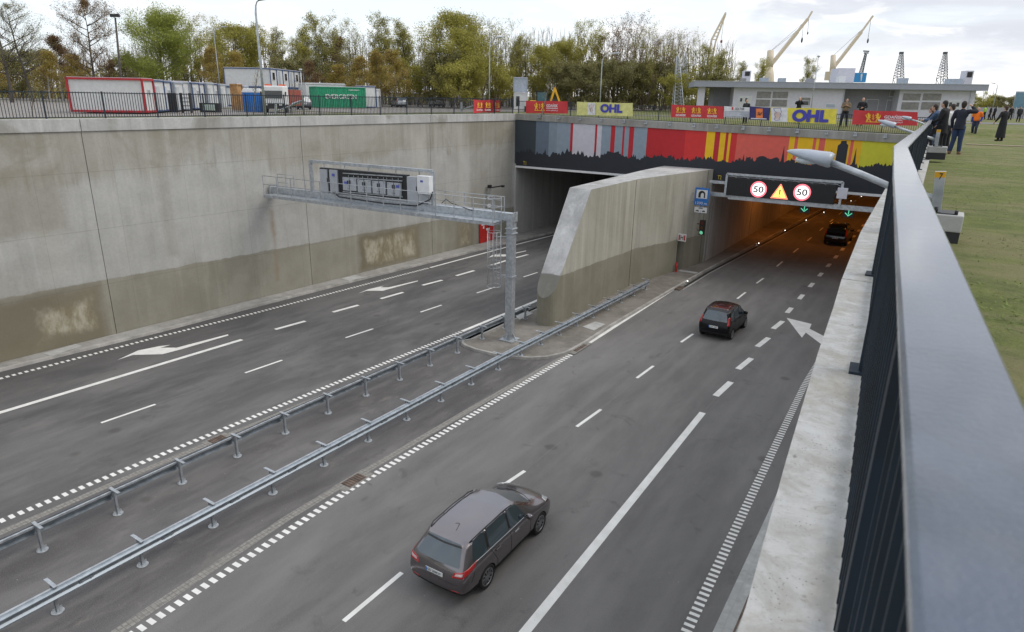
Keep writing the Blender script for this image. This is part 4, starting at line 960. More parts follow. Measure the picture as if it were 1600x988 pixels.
# ---------------------------------------------------------------- left wall: red hydrant cabinet door and camera mast
X = lw(45.7) + .02; a, b = atx(749.5, 344, X), atx(773, 378, X)
k = thing('fire_cabinet', 'red fire cabinet with white pictograms in the left wall by the tunnel', 'fire cabinet', (X, a.y, .12))
mb = MB(); zt = 2.1; mb.box((X, (a.y + b.y) / 2, (zt + .13) / 2), (.10, b.y - a.y, zt - .13)); mb.build('door', M_red, k, bevel=.01)
mb = MB(); L = b.y - a.y
for (f, z, w, h) in ((.2, 1.72, .5, .3), (.22, 1.4, .2, .2), (.5, 1.85, .3, .2), (.5, 1.18, .5, .18), (.52, .95, .25, .2), (.82, 1.75, .2, .4)): mb.box((X + .055, a.y + L * f, z), (.006, w, h))
mb.build('pictogram', M_white, k); mb = MB(); mb.cyl((X + .05, a.y + L * .52, 1.6), (X + .09, a.y + L * .52, 1.6), .17, 14); mb.box((X + .07, a.y + L * .55, 1.35), (.05, .05, .2)); mb.build('handle', M_black, k)
X = lw(46) + .25; p = atx(765, 328, X)
k = thing('camera_mast', 'dark camera mast bracketed to the left wall behind the gantry', 'camera mast', (X, p.y, 2.6))
mb = MB(); mb.bar((X, p.y, 2.6), (X, p.y, 4.75), .09, .09, up=(0, 1, 0)); mb.bar((X, p.y, 3.0), (X - .3, p.y, 3.0), .06, .06); mb.bar((X, p.y, 4.2), (X - .3, p.y, 4.2), .06, .06); mb.build('mast', M_galv, k)
mb = MB(); mb.bar((X - .05, p.y, 4.6), (X + .9, p.y + .5, 4.8), .10, .10); mb.box((X, p.y, 4.72), (.22, .3, .26)); mb.box((X + .95, p.y + .5, 4.78), (.22, .2, .16)); mb.build('camera', M_black, k)
mb = MB(); mb.box((X + .02, p.y - .1, 3.15), (.16, .2, .3)); mb.build('junction_box', M_white, k)
# ---------------------------------------------------------------- low lamps leaning over the cutting
M_lamp = material('lamp_grey', (.36, .40, .46), .35, coat=.3, vary=.05); M_lampglass = material('lamp_glass', (.55, .60, .62), .15)
def lamp_head(mb, tip, end, w, h):
    tip, end = Vector(tip), Vector(end); d = (end - tip); L = d.length; d.normalize(); sx = d.cross(Vector((0, 0, 1))).normalized(); u = sx.cross(d)
    prof = [(0, .04, .02, 0), (.06, .30, .22, .12), (.2, .62, .45, .2), (.45, .95, .72, .3), (.7, 1, .85, .35), (.93, .92, 1, .5), (1, .80, .9, .4)]; n = 12; vs = []
    for (f, ww, hh, lo) in prof:
        for j in range(n):
            a = 2 * math.pi * j / n; ca, sa = math.cos(a), math.sin(a)
            vs.append(tip + d * L * f + sx * ca * w / 2 * ww + u * (sa * h * (hh * .62 if sa > 0 else hh * .38)))
    fs = [(i * n + j, i * n + (j + 1) % n, (i + 1) * n + (j + 1) % n, (i + 1) * n + j) for i in range(len(prof) - 1) for j in range(n)] + [list(range(n))[::-1], [(len(prof) - 1) * n + j for j in range(n)]]
    mb.add(vs, fs, 0, True)
def low_lamp(label, tip, end, arm, post_top, post_foot, k=1.0, marker=True, block=None, armend=None):
    t = thing('wall_lamp', label, 'street lamp', post_foot)
    mb = MB(); lamp_head(mb, tip, end, .30 * k, .19 * k); mb.build('lamp_head', M_lamp, t)
    mb = MB(); e = Vector(end); tp = Vector(tip); m_ = tp.lerp(e, .5) - Vector((0, 0, .045 * k)); mb.ell(m_, (.16 * k, .09 * k, .05 * k), 10, 6, M=Matrix.Rotation(math.atan2((e - tp).y, (e - tp).x), 3, 'Z')); mb.build('lamp_glass', M_lampglass, t)
    mb = MB(); mb.tube([e - (e - tp).normalized() * .02] + [Vector(q) for q in arm], .04 * k, 10); mb.build('arm', M_galv, t)
    mb = MB(); mb.bar(post_foot, post_top, .10 * k, .10 * k, up=(1, 0, 0)); mb.build('post', M_galv, t)
    return t
yl = 9.15
foot = Vector((aty(1462, 332, yl).x, yl, aty(1462, 332, yl).z)); top_ = aty(1470, 268, yl)
tip, end = aty(1229, 236, yl), aty(1299, 254, yl)
L1 = low_lamp('large grey lamp leaning out in front of the mural, nearest to the handrail', tip, end, [aty(1345, 272, yl), aty(1390, 291, yl), aty(1455, 309, yl), aty(1465, 311, yl)], top_, foot)
mb = MB(); q = top_.lerp(foot, .14); mb.bar(top_ + Vector((0, 0, .0)), q, .106, .106, up=(1, 0, 0)); mk = mb.build('marker_band', M_yellow, L1)
text('7', .035, .07, (top_.x - .005, yl - .056, top_.z - .085), (1, 0, 0), (0, 0, 1), M_ink, 'lettering', L1, .002, .01)
def block(c, label, w=.42, d=.42, h=.42):
    t = thing('lamp_base', label, 'concrete block', c); mb = MB(); mb.box((c[0], c[1], c[2] + h * .76), (w, d, h * .48)); mb.build('block_top', M_noseTop, t, bevel=.015)
    mb = MB(); mb.box((c[0], c[1], c[2] + h * .26), (w - .01, d - .01, h * .52)); mb.build('bitumen_base', material('bitumen', (.03, .03, .032), .8), t); mb = MB(); mb.cyl((c[0] - .1, c[1] - .12, c[2] + h), (c[0] - .1, c[1] - .12, c[2] + h + .07), .018, 8); mb.cyl((c[0] + .1, c[1] - .12, c[2] + h), (c[0] + .1, c[1] - .12, c[2] + h + .05), .018, 8); mb.box((c[0], c[1], c[2] + h + .006), (.22, .30, .012)); mb.build('anchor_plate', M_black, t); return t
bz = foot.z - .40
block((foot.x + .10, yl + .05, bz), 'concrete block with a black lower half carrying the yellow banded post 7', .36, .36, .40)
yl = 23.9; fo = aty(1462, 229, yl); tp_ = aty(1467, 203, yl)
L2 = low_lamp('second grey lamp from the camera leaning out before the red banner at the right', aty(1371, 188, yl), aty(1398, 198, yl), [aty(1416, 204, yl), aty(1446, 213.5, yl), aty(1461, 218, yl)], tp_, fo)
mb = MB(); mb.bar(tp_, tp_.lerp(fo, .14), .106, .106, up=(1, 0, 0)); mb.build('marker_band', M_yellow, L2)
block((fo.x + .05, yl + .05, fo.z - .36), 'low grey concrete block under the lamp post beside the people at the railing', .5, .5, .36)
yl = 38.9; L3 = low_lamp('farthest small grey lamp over the right end of the red banner', aty(1408, 182, yl), aty(1423, 187, yl), [aty(1434, 190, yl), aty(1452, 198, yl)], aty(1456, 186, yl), aty(1455, 204, yl))
mb = MB(); a = aty(1456, 186, yl); mb.bar(a, a - Vector((0, 0, .1)), .106, .106, up=(1, 0, 0)); mb.build('marker_band', M_yellow, L3)
for (pp, tip, end, arm, lab_) in (((431, 163, 178), (473.5, 157), (457, 164.5), [(445, 169), (431, 175)], 'grey lamp leaning out over the left wall in front of the white truck'),
                                ((721, 160, 176), (753, 161), (741, 165), [(728, 169.5), (721, 172)], 'grey lamp leaning out over the left wall beside the folded red banner')):
    X = None; p0 = bp(pp[0], pp[2], ltop(30) + 0.0); yy = p0.y
    base = lambda x_, y_: aty(x_, y_, yy)
    f_ = base(pp[0], pp[2]); low_lamp(lab_, base(*tip), base(*end), [base(*q) for q in arm], base(pp[0], pp[1]), f_, 1.0)
# ---------------------------------------------------------------- banners on the fences
M_bred = material('banner_red', (.52, .030, .035), .55, vary=.10); M_bpy = material('banner_pale_yellow', (.62, .60, .22), .55); M_by = material('banner_yellow', (.70, .60, .06), .55); M_bw = material('banner_white', (.66, .66, .66), .55)
M_bnv = material('banner_navy', (.035, .03, .14), .5); M_bgr = material('banner_grey', (.36, .38, .42), .6); M_gold = material('gold_print', (.78, .46, .03), .5); M_oh = material('blue_print', (.05, .05, .36), .5); M_or = material('orange_print', (.80, .20, .04), .5); M_pink = material('faded_orange_ink', (.62, .36, .28), .6)
class Banner:
    def __init__(s, label, tl, tr, br, bl, mat, conv, seed=0, sag=.0):
        s.P = [conv(*p) for p in (bl, br, tr, tl)]; s.pxr = (tl, tr, br, bl); s.conv = conv
        s.t = thing('banner', label, 'banner', s.P[0]); s.ux = (s.P[1] - s.P[0]).normalized(); s.uz = (s.P[3] - s.P[0]).normalized(); s.n = s.ux.cross(Vector((0, 0, 1))).normalized()
        mb = MB(); nu, nv = 26, 8; vs = []; L = (s.P[1] - s.P[0]).length; rs = random.Random(seed)
        ph = [rs.uniform(0, 6) for _ in range(4)]
        for side in (0, 1):
            for j in range(nv + 1):
                for i in range(nu + 1):
                    u, w = i / nu, j / nv; p = s.P[0].lerp(s.P[1], u).lerp(s.P[3].lerp(s.P[2], u), w)
                    rip = .022 * math.sin(L * u * 2.3 + w * 2.0 + ph[0]) + .014 * math.sin(L * u * 5.1 - w * 3 + ph[1])
                    p = p + s.n * (rip - .012 * side); p.z += (.03 * math.sin(math.pi * ((u * (L / 2.4)) % 1)) * (-1 if w > .5 else .5)) * abs(w - .5) * 2 * (1 + sag); vs.append(p)
        k = (nu + 1) * (nv + 1); f = []
        for j in range(nv):
            for i in range(nu):
                a = j * (nu + 1) + i; f.append((a, a + 1, a + nu + 2, a + nu + 1)); f.append((k + a, k + a + nu + 1, k + a + nu + 2, k + a + 1))
        mb.add(vs, f, 0, True); mb.build('cloth', mat, s.t)
    def at(s, px, py):                                    # pixel to point just in front of the cloth
        return s.conv(px, py) + s.n * .045
    def rect(s, x0, y0, x1, y1, mat, name='print', extra=0.0, skew=0.0):
        mb = MB(); q = [s.at(x0, y1), s.at(x1, y1 + skew), s.at(x1, y0 + skew), s.at(x0, y0)]; q = [p + s.n * extra for p in q]; mb.plate(q, .003); return mb.build(name, mat, s.t)
    def txt(s, st, x0, y0, x1, y1, mat, bold=.02, extra=0.0, shear=0.0):
        a, b, c = s.at(x0, y1), s.at(x1, y1 + (x1 - x0) * .03), s.at(x0, y0); ux = (b - a).normalized()
        return text(st, (b - a).length, (c - a).length, a + s.n * extra, ux, (0, 0, 1), mat, 'lettering', s.t, .004, bold, shear)
    def crest(s, cx, cy, w, h):                           # two supporters beside a shield on a scroll
        mb = MB(); sl = .03
        def pt(u, v): return s.at(cx + u * w / 2, cy - v * h / 2 + u * w / 2 * sl)
        lion = [(.28, -.8), (.42, -.85), (.5, -.3), (.72, -.8), (.9, -.8), (.78, -.2), (.98, .35), (.86, .7), (.78, .2), (.66, .2), (.74, .72), (.58, .98), (.42, .78), (.50, .55), (.28, .62), (.26, .45), (.46, .30), (.30, .12), (.28, -.05), (.48, -.05)]
        for sx in (1, -1):
            q = [pt(sx * a, b) for a, b in lion]
            bm = bmesh.new(); vv = [bm.verts.new(p) for p in q]; f = bm.faces.new(vv); f.normal_update()
            if f.normal.dot(s.n) < 0: f.normal_flip()
            bmesh.ops.triangulate(bm, faces=[f]); bm.verts.index_update(); mb.add([a.co.copy() for a in bm.verts], [[a.index for a in g.verts] for g in bm.faces]); bm.free()
        mb.plate([pt(-.95, -.98), pt(.95, -.98), pt(.95, -.84), pt(-.95, -.84)], .002)
        for (a, b, c_, d) in ((-.05, -.5, .05, .7), (-.16, .25, .16, .38), (-.16, -.22, .16, -.09)): mb.plate([pt(a, b), pt(c_, b), pt(c_, d), pt(a, d)], .002)
        mb.build('crest', M_gold, s.t)
pyf = lambda x, y: aty(x, y, PY + .63)
b = Banner('red banner with gold crest and white GDANSK lettering in front of the yellow digger', (822, 157.5), (887, 158), (886.5, 178), (822, 177), M_bred, pyf, 1)
b.crest(843.5, 167, 17, 13); b.txt('GDAŃSK', 854, 161.5, 872, 167.3, M_white); b.rect(854, 168.6, 872, 169.6, M_white, skew=.5); b.txt('www.gdansk.pl', 854, 171, 872, 174, M_white, .0)
b = Banner('pale yellow banner with blue OHL letters and a faded sketch', (901.5, 159), (988.7, 161), (988.2, 182), (901, 180), M_bpy, pyf, 2)
b.txt('OHL', 938, 162.5, 972.5, 176, M_oh, .055); b.rect(919, 160.8, 930.5, 179.5, M_bw, 'sketch_field', skew=.3)
mb = MB(); 
for k_ in range(6):
    q = [b.at(920 + 9 * random.random(), 162 + 16 * random.random()) + b.n * .006 for _ in range(4)]; mb.tube(q, .012, 3)
mb.build('sketch', M_pink, b.t)
b = Banner('red banner repeating three gold crests over white lettering above the tunnel', (1049, 163.5), (1130.5, 166), (1130, 186.5), (1048.5, 183.5), M_bred, pyf, 3)
for i, cxp in enumerate((1064, 1088.3, 1113)): b.crest(cxp, 171.7 + i * .8, 15, 9.5); b.txt('GDAŃSK', cxp - 8, 177.2 + i * .8, cxp + 8, 181.6 + i * .8, M_white)
b = Banner('small white banner with a red mark and a grey text block', (1131.5, 166), (1171.5, 167.5), (1170.8, 184), (1131, 182.5), M_bw, pyf, 4)
b.rect(1132.3, 173.5, 1170.5, 182.6, M_bgr, 'text_block', skew=.9); b.txt('SOLTAR', 1149, 168.3, 1163, 171.7, M_ink, .01); b.rect(1143.6, 167.3, 1145.8, 171.8, M_red, 'mark')
for i in range(4): b.rect(1134, 175 + i * 1.7, 1146 + (i % 2) * 3 + 10, 175.5 + i * 1.7, M_white, 'text_line', .004, skew=.4)
b = Banner('navy banner with an orange square between the white and the yellow banner', (1172.3, 166.3), (1204.3, 168), (1201.6, 189), (1169.6, 187), M_bnv, pyf, 5)
b.rect(1181.5, 169.8, 1192, 184.4, M_or, 'orange_square', skew=.4); b.txt('Saf', 1183, 175, 1191, 180.5, M_ink, .02, .006, .3); b.rect(1173.5, 184.6, 1198, 186, M_bw, 'text_line', skew=.8)
b = Banner('large yellow banner with big blue OHL letters and a white sketched part at its left', (1204.5, 167.5), (1307.8, 170), (1306, 194.3), (1201.7, 190), M_by, pyf, 6)
b.rect(1205.5, 168.2, 1231, 190, M_bw, 'sketch_field', skew=.9); b.txt('OHL', 1236.5, 171.2, 1294, 190.3, M_oh, .06, .004)
mb = MB(); sk = [(1209, 169.5), (1220.5, 169), (1220, 172), (1221.5, 175), (1219.5, 178), (1221, 181), (1218, 184), (1219, 187), (1213, 189), (1209.5, 186), (1212, 183), (1210, 179), (1214, 176), (1210, 173), (1209, 169.5)]
mb.tube([b.at(*p) + b.n * .008 for p in sk], .016, 3); mb.build('sketch', M_oh, b.t)
mb = MB(); q = [b.at(*p) + b.n * .006 for p in ((1210, 176), (1219, 174.5), (1219.5, 182), (1216, 187), (1211, 186))]; mb.plate(q[::-1], .002); mb.build('sketch_fill', material('sketch_pink', (.62, .47, .40), .6), b.t)
b = Banner('red banner with gold crest and white lettering at the right end over the tunnel', (1333.5, 172), (1434, 174.6), (1433, 197), (1331, 194.8), M_bred, pyf, 7)
b.crest(1364.5, 184, 25, 15); b.txt('GDAŃSK', 1381.5, 179.2, 1411, 185.3, M_white); b.rect(1381.5, 186.8, 1410, 187.8, M_white, skew=.7); b.txt('www.gdansk.pl', 1382, 189.2, 1410, 192.6, M_white, .0)
lfx = lambda x, y: atx(x, y, fx(45) + .05)
b = Banner('folded red banner with three small crests on the left fence by the corner', (739.5, 155.5), (782, 155.8), (782, 175.5), (740, 177.2), M_bred, lfx, 8, 1.2)
for i, cxp in enumerate((749, 762, 775.5)): b.crest(cxp, 164.2, 8.5, 9); b.txt('GDAŃSK', cxp - 5, 169.5, cxp + 4.5, 173.3, M_white, .01)
# ---------------------------------------------------------------- cars
M_tyre = material('tyre_rubber', (.018, .018, .018), .85); M_rim = material('alloy_rim', (.36, .37, .39), .3, .8)
M_glass = material('car_glass', (.022, .045, .062), .04, metal=.2, spec=1.0, coat=1.0); M_tail = material('tail_light_red', (.45, .01, .012), .15, coat=1); M_tailw = material('tail_light_clear', (.62, .45, .45), .15, coat=1)  # teal tint of the car glass is painted in for reflected sky
M_head = material('headlight_clear', (.62, .65, .68), .08, .3, coat=1); M_plate = material('number_plate', (.72, .73, .72), .5); M_trim = material('chrome_trim', (.65, .66, .67), .2, .9); M_under = material('underbody', (.012, .012, .013), .8)
def carpaint(name, c, metal=.45):
    m = material(name, c, .24, metal, coat=1.0, vary=.03); return m
class Hull:                                              # lattice box: stations along Y, 6 levels up the side, 5 columns across
    def __init__(s, st, wheels, r, track, paint, cols=(-1, -.84, 0, .84, 1)):
        K = cols; bm = bmesh.new(); V = {}
        n = len(st)
        def P(i, j, k):
            if (i, j, k) in V: return V[(i, j, k)]
            Y, Z, Wd = st[i]['Y'][j], st[i]['Z'][j], st[i]['W'][j]; sx = K[k]
            x = sx * Wd; bulge = (1 - sx * sx); y = Y; z = Z
            if j == 5: z += st[i].get('crown', .03) * bulge; y += st[i].get('bow', 0) * bulge
            elif i == 0: y -= st[0].get('bow_end', .07) * bulge
            elif i == n - 1: y += st[-1].get('bow_end', .10) * bulge
            if i == 0 and j == 5: pass
            V[(i, j, k)] = bm.verts.new((x, y, z)); return V[(i, j, k)]
        cr = bm.edges.layers.float.new('crease_edge'); cv = bm.verts.layers.float.new('crease_vert'); paintf = {}
        def F(vs, m):
            f = bm.faces.new(vs); f.material_index = m; f.smooth = True; return f
        side_m = lambda i, j: 0
        for i in range(n - 1):
            for j in range(5):
                gm = st[i].get('glass') if j == 4 else None; m = 1 if gm == 1 else (2 if gm == 2 else 0)
                if j == 0: m = 2
                F((P(i, j, 4), P(i + 1, j, 4), P(i + 1, j + 1, 4), P(i, j + 1, 4)), m)
                F((P(i, j, 0), P(i, j + 1, 0), P(i + 1, j + 1, 0), P(i + 1, j, 0)), m)
            for k in range(4):
                m = 1 if (st[i].get('shield') and k in (1, 2)) else (3 if st[i].get('sunroof') and k in (1, 2) else 0)
                F((P(i, 5, k), P(i, 5, k + 1), P(i + 1, 5, k + 1), P(i + 1, 5, k)), m)
                F((P(i, 0, k), P(i + 1, 0, k), P(i + 1, 0, k + 1), P(i, 0, k + 1)), 2)
        for j in range(5):
            for k in range(4):
                F((P(0, j, k), P(0, j, k + 1), P(0, j + 1, k + 1), P(0, j + 1, k)), 1 if (j == 4 and k in (1, 2)) else (2 if j == 0 else 0))
                F((P(n - 1, j, k), P(n - 1, j + 1, k), P(n - 1, j + 1, k + 1), P(n - 1, j, k + 1)), 2 if j == 0 else 0)
        for e in bm.edges:
            fm = {f.material_index for f in e.link_faces}
            if len(fm) > 1 and (1 in fm or 3 in fm): e[cr] = 1.0
        for v in bm.verts:
            if any(f.material_index == 1 for f in v.link_faces): v[cv] = .75
        for i in range(n):
            for k in (0, 4):
                pass
        bmesh.ops.recalc_face_normals(bm, faces=bm.faces[:])
        me = bpy.data.meshes.new('hull'); bm.to_mesh(me); bm.free()
        for m in (paint, M_glass, M_under, M_black): me.materials.append(m)
        o = bpy.data.objects.new('hull', me); C.objects.link(o)
        sub = o.modifiers.new('s', 'SUBSURF'); sub.levels = sub.render_levels = 3
        cut = MB()
        for wy in wheels: cut.cyl((-1.3, wy, r * .98), (-.52, wy, r * .98), r * 1.13, 28, 0); cut.cyl((.52, wy, r * .98), (1.3, wy, r * .98), r * 1.13, 28, 0)
        co = cut.build('cutter', M_under); b = o.modifiers.new('b', 'BOOLEAN'); b.operation = 'DIFFERENCE'; b.solver = 'EXACT'; b.object = co; b.material_mode = 'TRANSFER'
        full = baked(o); bpy.data.objects.remove(o); bpy.data.objects.remove(co)
        s.full = full; s.paint = paint
        bm = bmesh.new(); bm.from_mesh(full); s.bvh = BVHTree.FromBMesh(bm); bm.free()
    def split(s, t):
        names = {m.name: m for m in s.full.materials}
        groups = {}
        for p in s.full.polygons:
            mt = s.full.materials[p.material_index]; key = 'window' if mt == M_glass else ('sunroof' if mt == M_black else 'body'); groups.setdefault(key, []).append(p)
        for key, ps in groups.items():
            if key == 'window': 
                # connected panes become separate windows
                adj = {}; 
                for p in ps:
                    for v in p.vertices: adj.setdefault(v, []).append(p.index)
                byi = {p.index: p for p in ps}; seen = set()
                for p in ps:
                    if p.index in seen: continue
                    comp = []; stack = [p.index]; seen.add(p.index)
                    while stack:
                        q = stack.pop(); comp.append(byi[q])
                        for v in byi[q].vertices:
                            for r_ in adj[v]:
                                if r_ not in seen: seen.add(r_); stack.append(r_)
                    s.emit('window', comp, t)
            else: s.emit(key, ps, t)
    def emit(s, name, ps, t):
        idx = {}; vs = []; fs = []; mi = []; mats = []
        for p in ps:
            f = []
            for v in p.vertices:
                if v not in idx: idx[v] = len(vs); vs.append(tuple(s.full.vertices[v].co))
                f.append(idx[v])
            fs.append(f); mt = s.full.materials[p.material_index]
            if mt not in mats: mats.append(mt)
            mi.append(mats.index(mt))
        me = bpy.data.meshes.new(name); me.from_pydata(vs, [], fs)
        for m in mats: me.materials.append(m)
        me.polygons.foreach_set('material_index', mi); me.polygons.foreach_set('use_smooth', [True] * len(fs)); me.update()
        o = bpy.data.objects.new(name, me); C.objects.link(o); o.parent = t
        if name == 'window':
            c = sum((Vector(v) for v in vs), Vector()) / len(vs)
        return o
    def patch(s, corners, d, mat, name, t, off=.008, n=8, thick=.02, m=0):
        """quad corners (3-D, ccw from outside) pushed along d onto the hull"""
        c = [Vector(q) for q in corners]; d = Vector(d).normalized(); vs = []; bad = False
        for j in range(n + 1):
            for i in range(n + 1):
                p = c[0].lerp(c[1], i / n).lerp(c[3].lerp(c[2], i / n), j / n); hit = s.bvh.ray_cast(p - d * 1.0, d)
                if hit[0] is not None: vs.append(hit[0] - d * off)
                else: q, nn, _, _ = s.bvh.find_nearest(p); vs.append(q + nn * off)
        k = n + 1; vs2 = [v + d * thick for v in vs]; N = len(vs)
        fs = [(j * k + i, j * k + i + 1, (j + 1) * k + i + 1, (j + 1) * k + i) for j in range(n) for i in range(n)]
        ring = [i for i in range(k)] + [j * k + n for j in range(1, k)] + [n * k + i for i in range(n - 1, -1, -1)] + [j * k for j in range(n - 1, 0, -1)]
        fs += [(ring[q], N + ring[q], N + ring[(q + 1) % len(ring)], ring[(q + 1) % len(ring)]) for q in range(len(ring))]
        mb = MB(); mb.add(vs + vs2, fs, 0, True)
        o = mb.build(name, mat, None); o.parent = t; return o
def seams(h, t, lines, r=.006):
    for s in (-1, 1):
        mb = MB(); n_ = 0
        for pts in lines:
            out = []
            for a, b in zip(pts, pts[1:]):
                for i in range(7):
                    y, z = lerp(a[0], b[0], i / 6), lerp(a[1], b[1], i / 6); hit = h.bvh.ray_cast(Vector((s * 2, y, z)), Vector((-s, 0, 0)))
                    if hit[0] is not None and abs(hit[0].x) > .5: out.append(hit[0] + Vector((s * .001, 0, 0)))
            if len(out) > 2: mb.tube(out, r, 4); n_ += 1
        if n_: mb.build('door_gap', M_under, None).parent = t
def topline(h, t, pts, r, mat, name):
    out = []
    for a, b in zip(pts, pts[1:]):
        for i in range(9):
            x, y = lerp(a[0], b[0], i / 8), lerp(a[1], b[1], i / 8); hit = h.bvh.ray_cast(Vector((x, y, 3)), Vector((0, 0, -1)))
            if hit[0] is not None: out.append(hit[0])
    mb = MB(); mb.tube(out, r, 4); mb.build(name, mat, None).parent = t
def wheel(t, x, y, r, w=.21, spokes=10):
    sg = 1 if x > 0 else -1; a = bpy.data.objects.new('wheel', None); C.objects.link(a); a.parent = t; a.location = (x, y, r); a.empty_display_size = .1
    mb = MB(); n = 28; pr = [(-.5, .80), (-.5, .93), (-.38, 1), (.38, 1), (.5, .93), (.5, .80), (.36, .70)]
    vs = [Vector((p[0] * w * sg, math.cos(2 * math.pi * j / n) * r * p[1], math.sin(2 * math.pi * j / n) * r * p[1])) for p in pr for j in range(n)]
    fs = [(i * n + j, i * n + (j + 1) % n, (i + 1) * n + (j + 1) % n, (i + 1) * n + j) for i in range(len(pr) - 1) for j in range(n)]
    if sg < 0: fs = [f[::-1] for f in fs]
    mb.add([v + parent_origin(a) for v in vs], fs, 0, True); o_ = parent_origin(a); mb.build('tyre', M_tyre, a)
    mb = MB(); rr = r * .70
    mb.tube([o_ + Vector((sg * w * .40, math.cos(2 * math.pi * j / 20) * rr, math.sin(2 * math.pi * j / 20) * rr)) for j in range(21)], .018, 6)
    for q in range(spokes):
        an = 2 * math.pi * q / spokes; mb.bar(o_ + Vector((sg * w * .42, 0, 0)), o_ + Vector((sg * w * .36, math.cos(an) * rr, math.sin(an) * rr)), .035, .03, up=(1, 0, 0))
    mb.cyl(o_ + Vector((sg * w * .30, 0, 0)), o_ + Vector((sg * w * .46, 0, 0)), r * .16, 12); mb.cyl(o_ + Vector((-sg * w * .3, 0, 0)), o_ + Vector((sg * w * .05, 0, 0)), rr * .98, 20, 1)
    mb.build('rim', [M_rim, M_under], a)
def plate_(t, h, y, z, w, txt, m=M_plate, tilt=0.0):
    hit = h.bvh.ray_cast(Vector((0, y - 1, z)), Vector((0, 1, 0))); yy = hit[0].y - .012
    mb = MB(); mb.box((0, yy, z), (w, .012, .115)); o = mb.build('number_plate', m, None); o.parent = t
    mb = MB(); mb.box((-w / 2 + .022, yy - .008, z), (.04, .004, .11)); b_ = mb.build('plate_band', M_blue, None); b_.parent = o
    tt = text(txt, w * .80, .07, (-w / 2 + .055, yy - .007, z - .035), (1, 0, 0), (0, 0, 1), M_ink, 'plate_lettering', None, .002, .01); tt.parent = o
def mirror_(t, x, y, z, paint):
    sg = 1 if x > 0 else -1; mb = MB(); mb.ell((x + sg * .11, y, z), (.12, .07, .085), 12, 8); mb.bar((x - sg * .03, y + .02, z - .04), (x + sg * .08, y, z - .02), .05, .04)
    mb.build('wing_mirror', paint, None).parent = t
# --- grey estate
pg = carpaint('grey_metallic_paint', (.20, .18, .188), .9)
def S_(Y, Z, W_, **k): return dict(Y=Y, Z=Z, W=W_, **k)
est = [
 S_([.12, .03, .00, .07, .13, .46], [.24, .38, .66, .93, 1.03, 1.42], [.74, .84, .86, .83, .79, .60], crown=.045, bow=-.05),
 S_([.42, .35, .32, .36, .42, .66], [.22, .38, .68, .95, 1.045, 1.455], [.80, .88, .905, .88, .835, .64], crown=.05, glass=1),
 S_([.98, .98, .98, 1.00, 1.05, 1.12], [.20, .38, .70, .95, 1.035, 1.485], [.82, .90, .91, .885, .84, .655], crown=.05, glass=2),
 S_([1.12, 1.12, 1.12, 1.12, 1.16, 1.22], [.20, .38, .70, .95, 1.032, 1.488], [.82, .90, .91, .885, .84, .655], crown=.05, glass=1),
 S_([2.02, 2.02, 2.02, 2.02, 2.04, 2.08], [.20, .37, .69, .93, 1.015, 1.49], [.82, .90, .91, .885, .845, .655], crown=.05, glass=2),
 S_([2.10, 2.10, 2.10, 2.10, 2.13, 2.16], [.20, .37, .69, .93, 1.012, 1.485], [.82, .90, .91, .885, .845, .655], crown=.05, glass=1),
 S_([2.85, 2.85, 2.85, 2.86, 2.92, 2.62], [.20, .37, .69, .91, .985, 1.44], [.82, .90, .91, .885, .85, .635], crown=.05, bow=.10, shield=1, glass=0),
 S_([3.30, 3.30, 3.30, 3.36, 3.46, 3.44], [.20, .37, .69, .88, .945, 1.00], [.82, .90, .91, .89, .84, .70], crown=.05, bow=.22),
 S_([3.85, 3.85, 3.85, 3.90, 3.92, 3.92], [.20, .37, .67, .82, .875, .925], [.82, .90, .91, .88, .80, .64], crown=.05, bow=.12),
 S_([4.25, 4.28, 4.28, 4.28, 4.28, 4.26], [.21, .36, .62, .73, .775, .81], [.78, .86, .87, .84, .74, .58], crown=.035, bow=.1),
 S_([4.40, 4.46, 4.46, 4.43, 4.40, 4.38], [.24, .36, .55, .65, .69, .715], [.70, .76, .76, .74, .66, .52], crown=.01, bow=.06, bow_end=.10)]
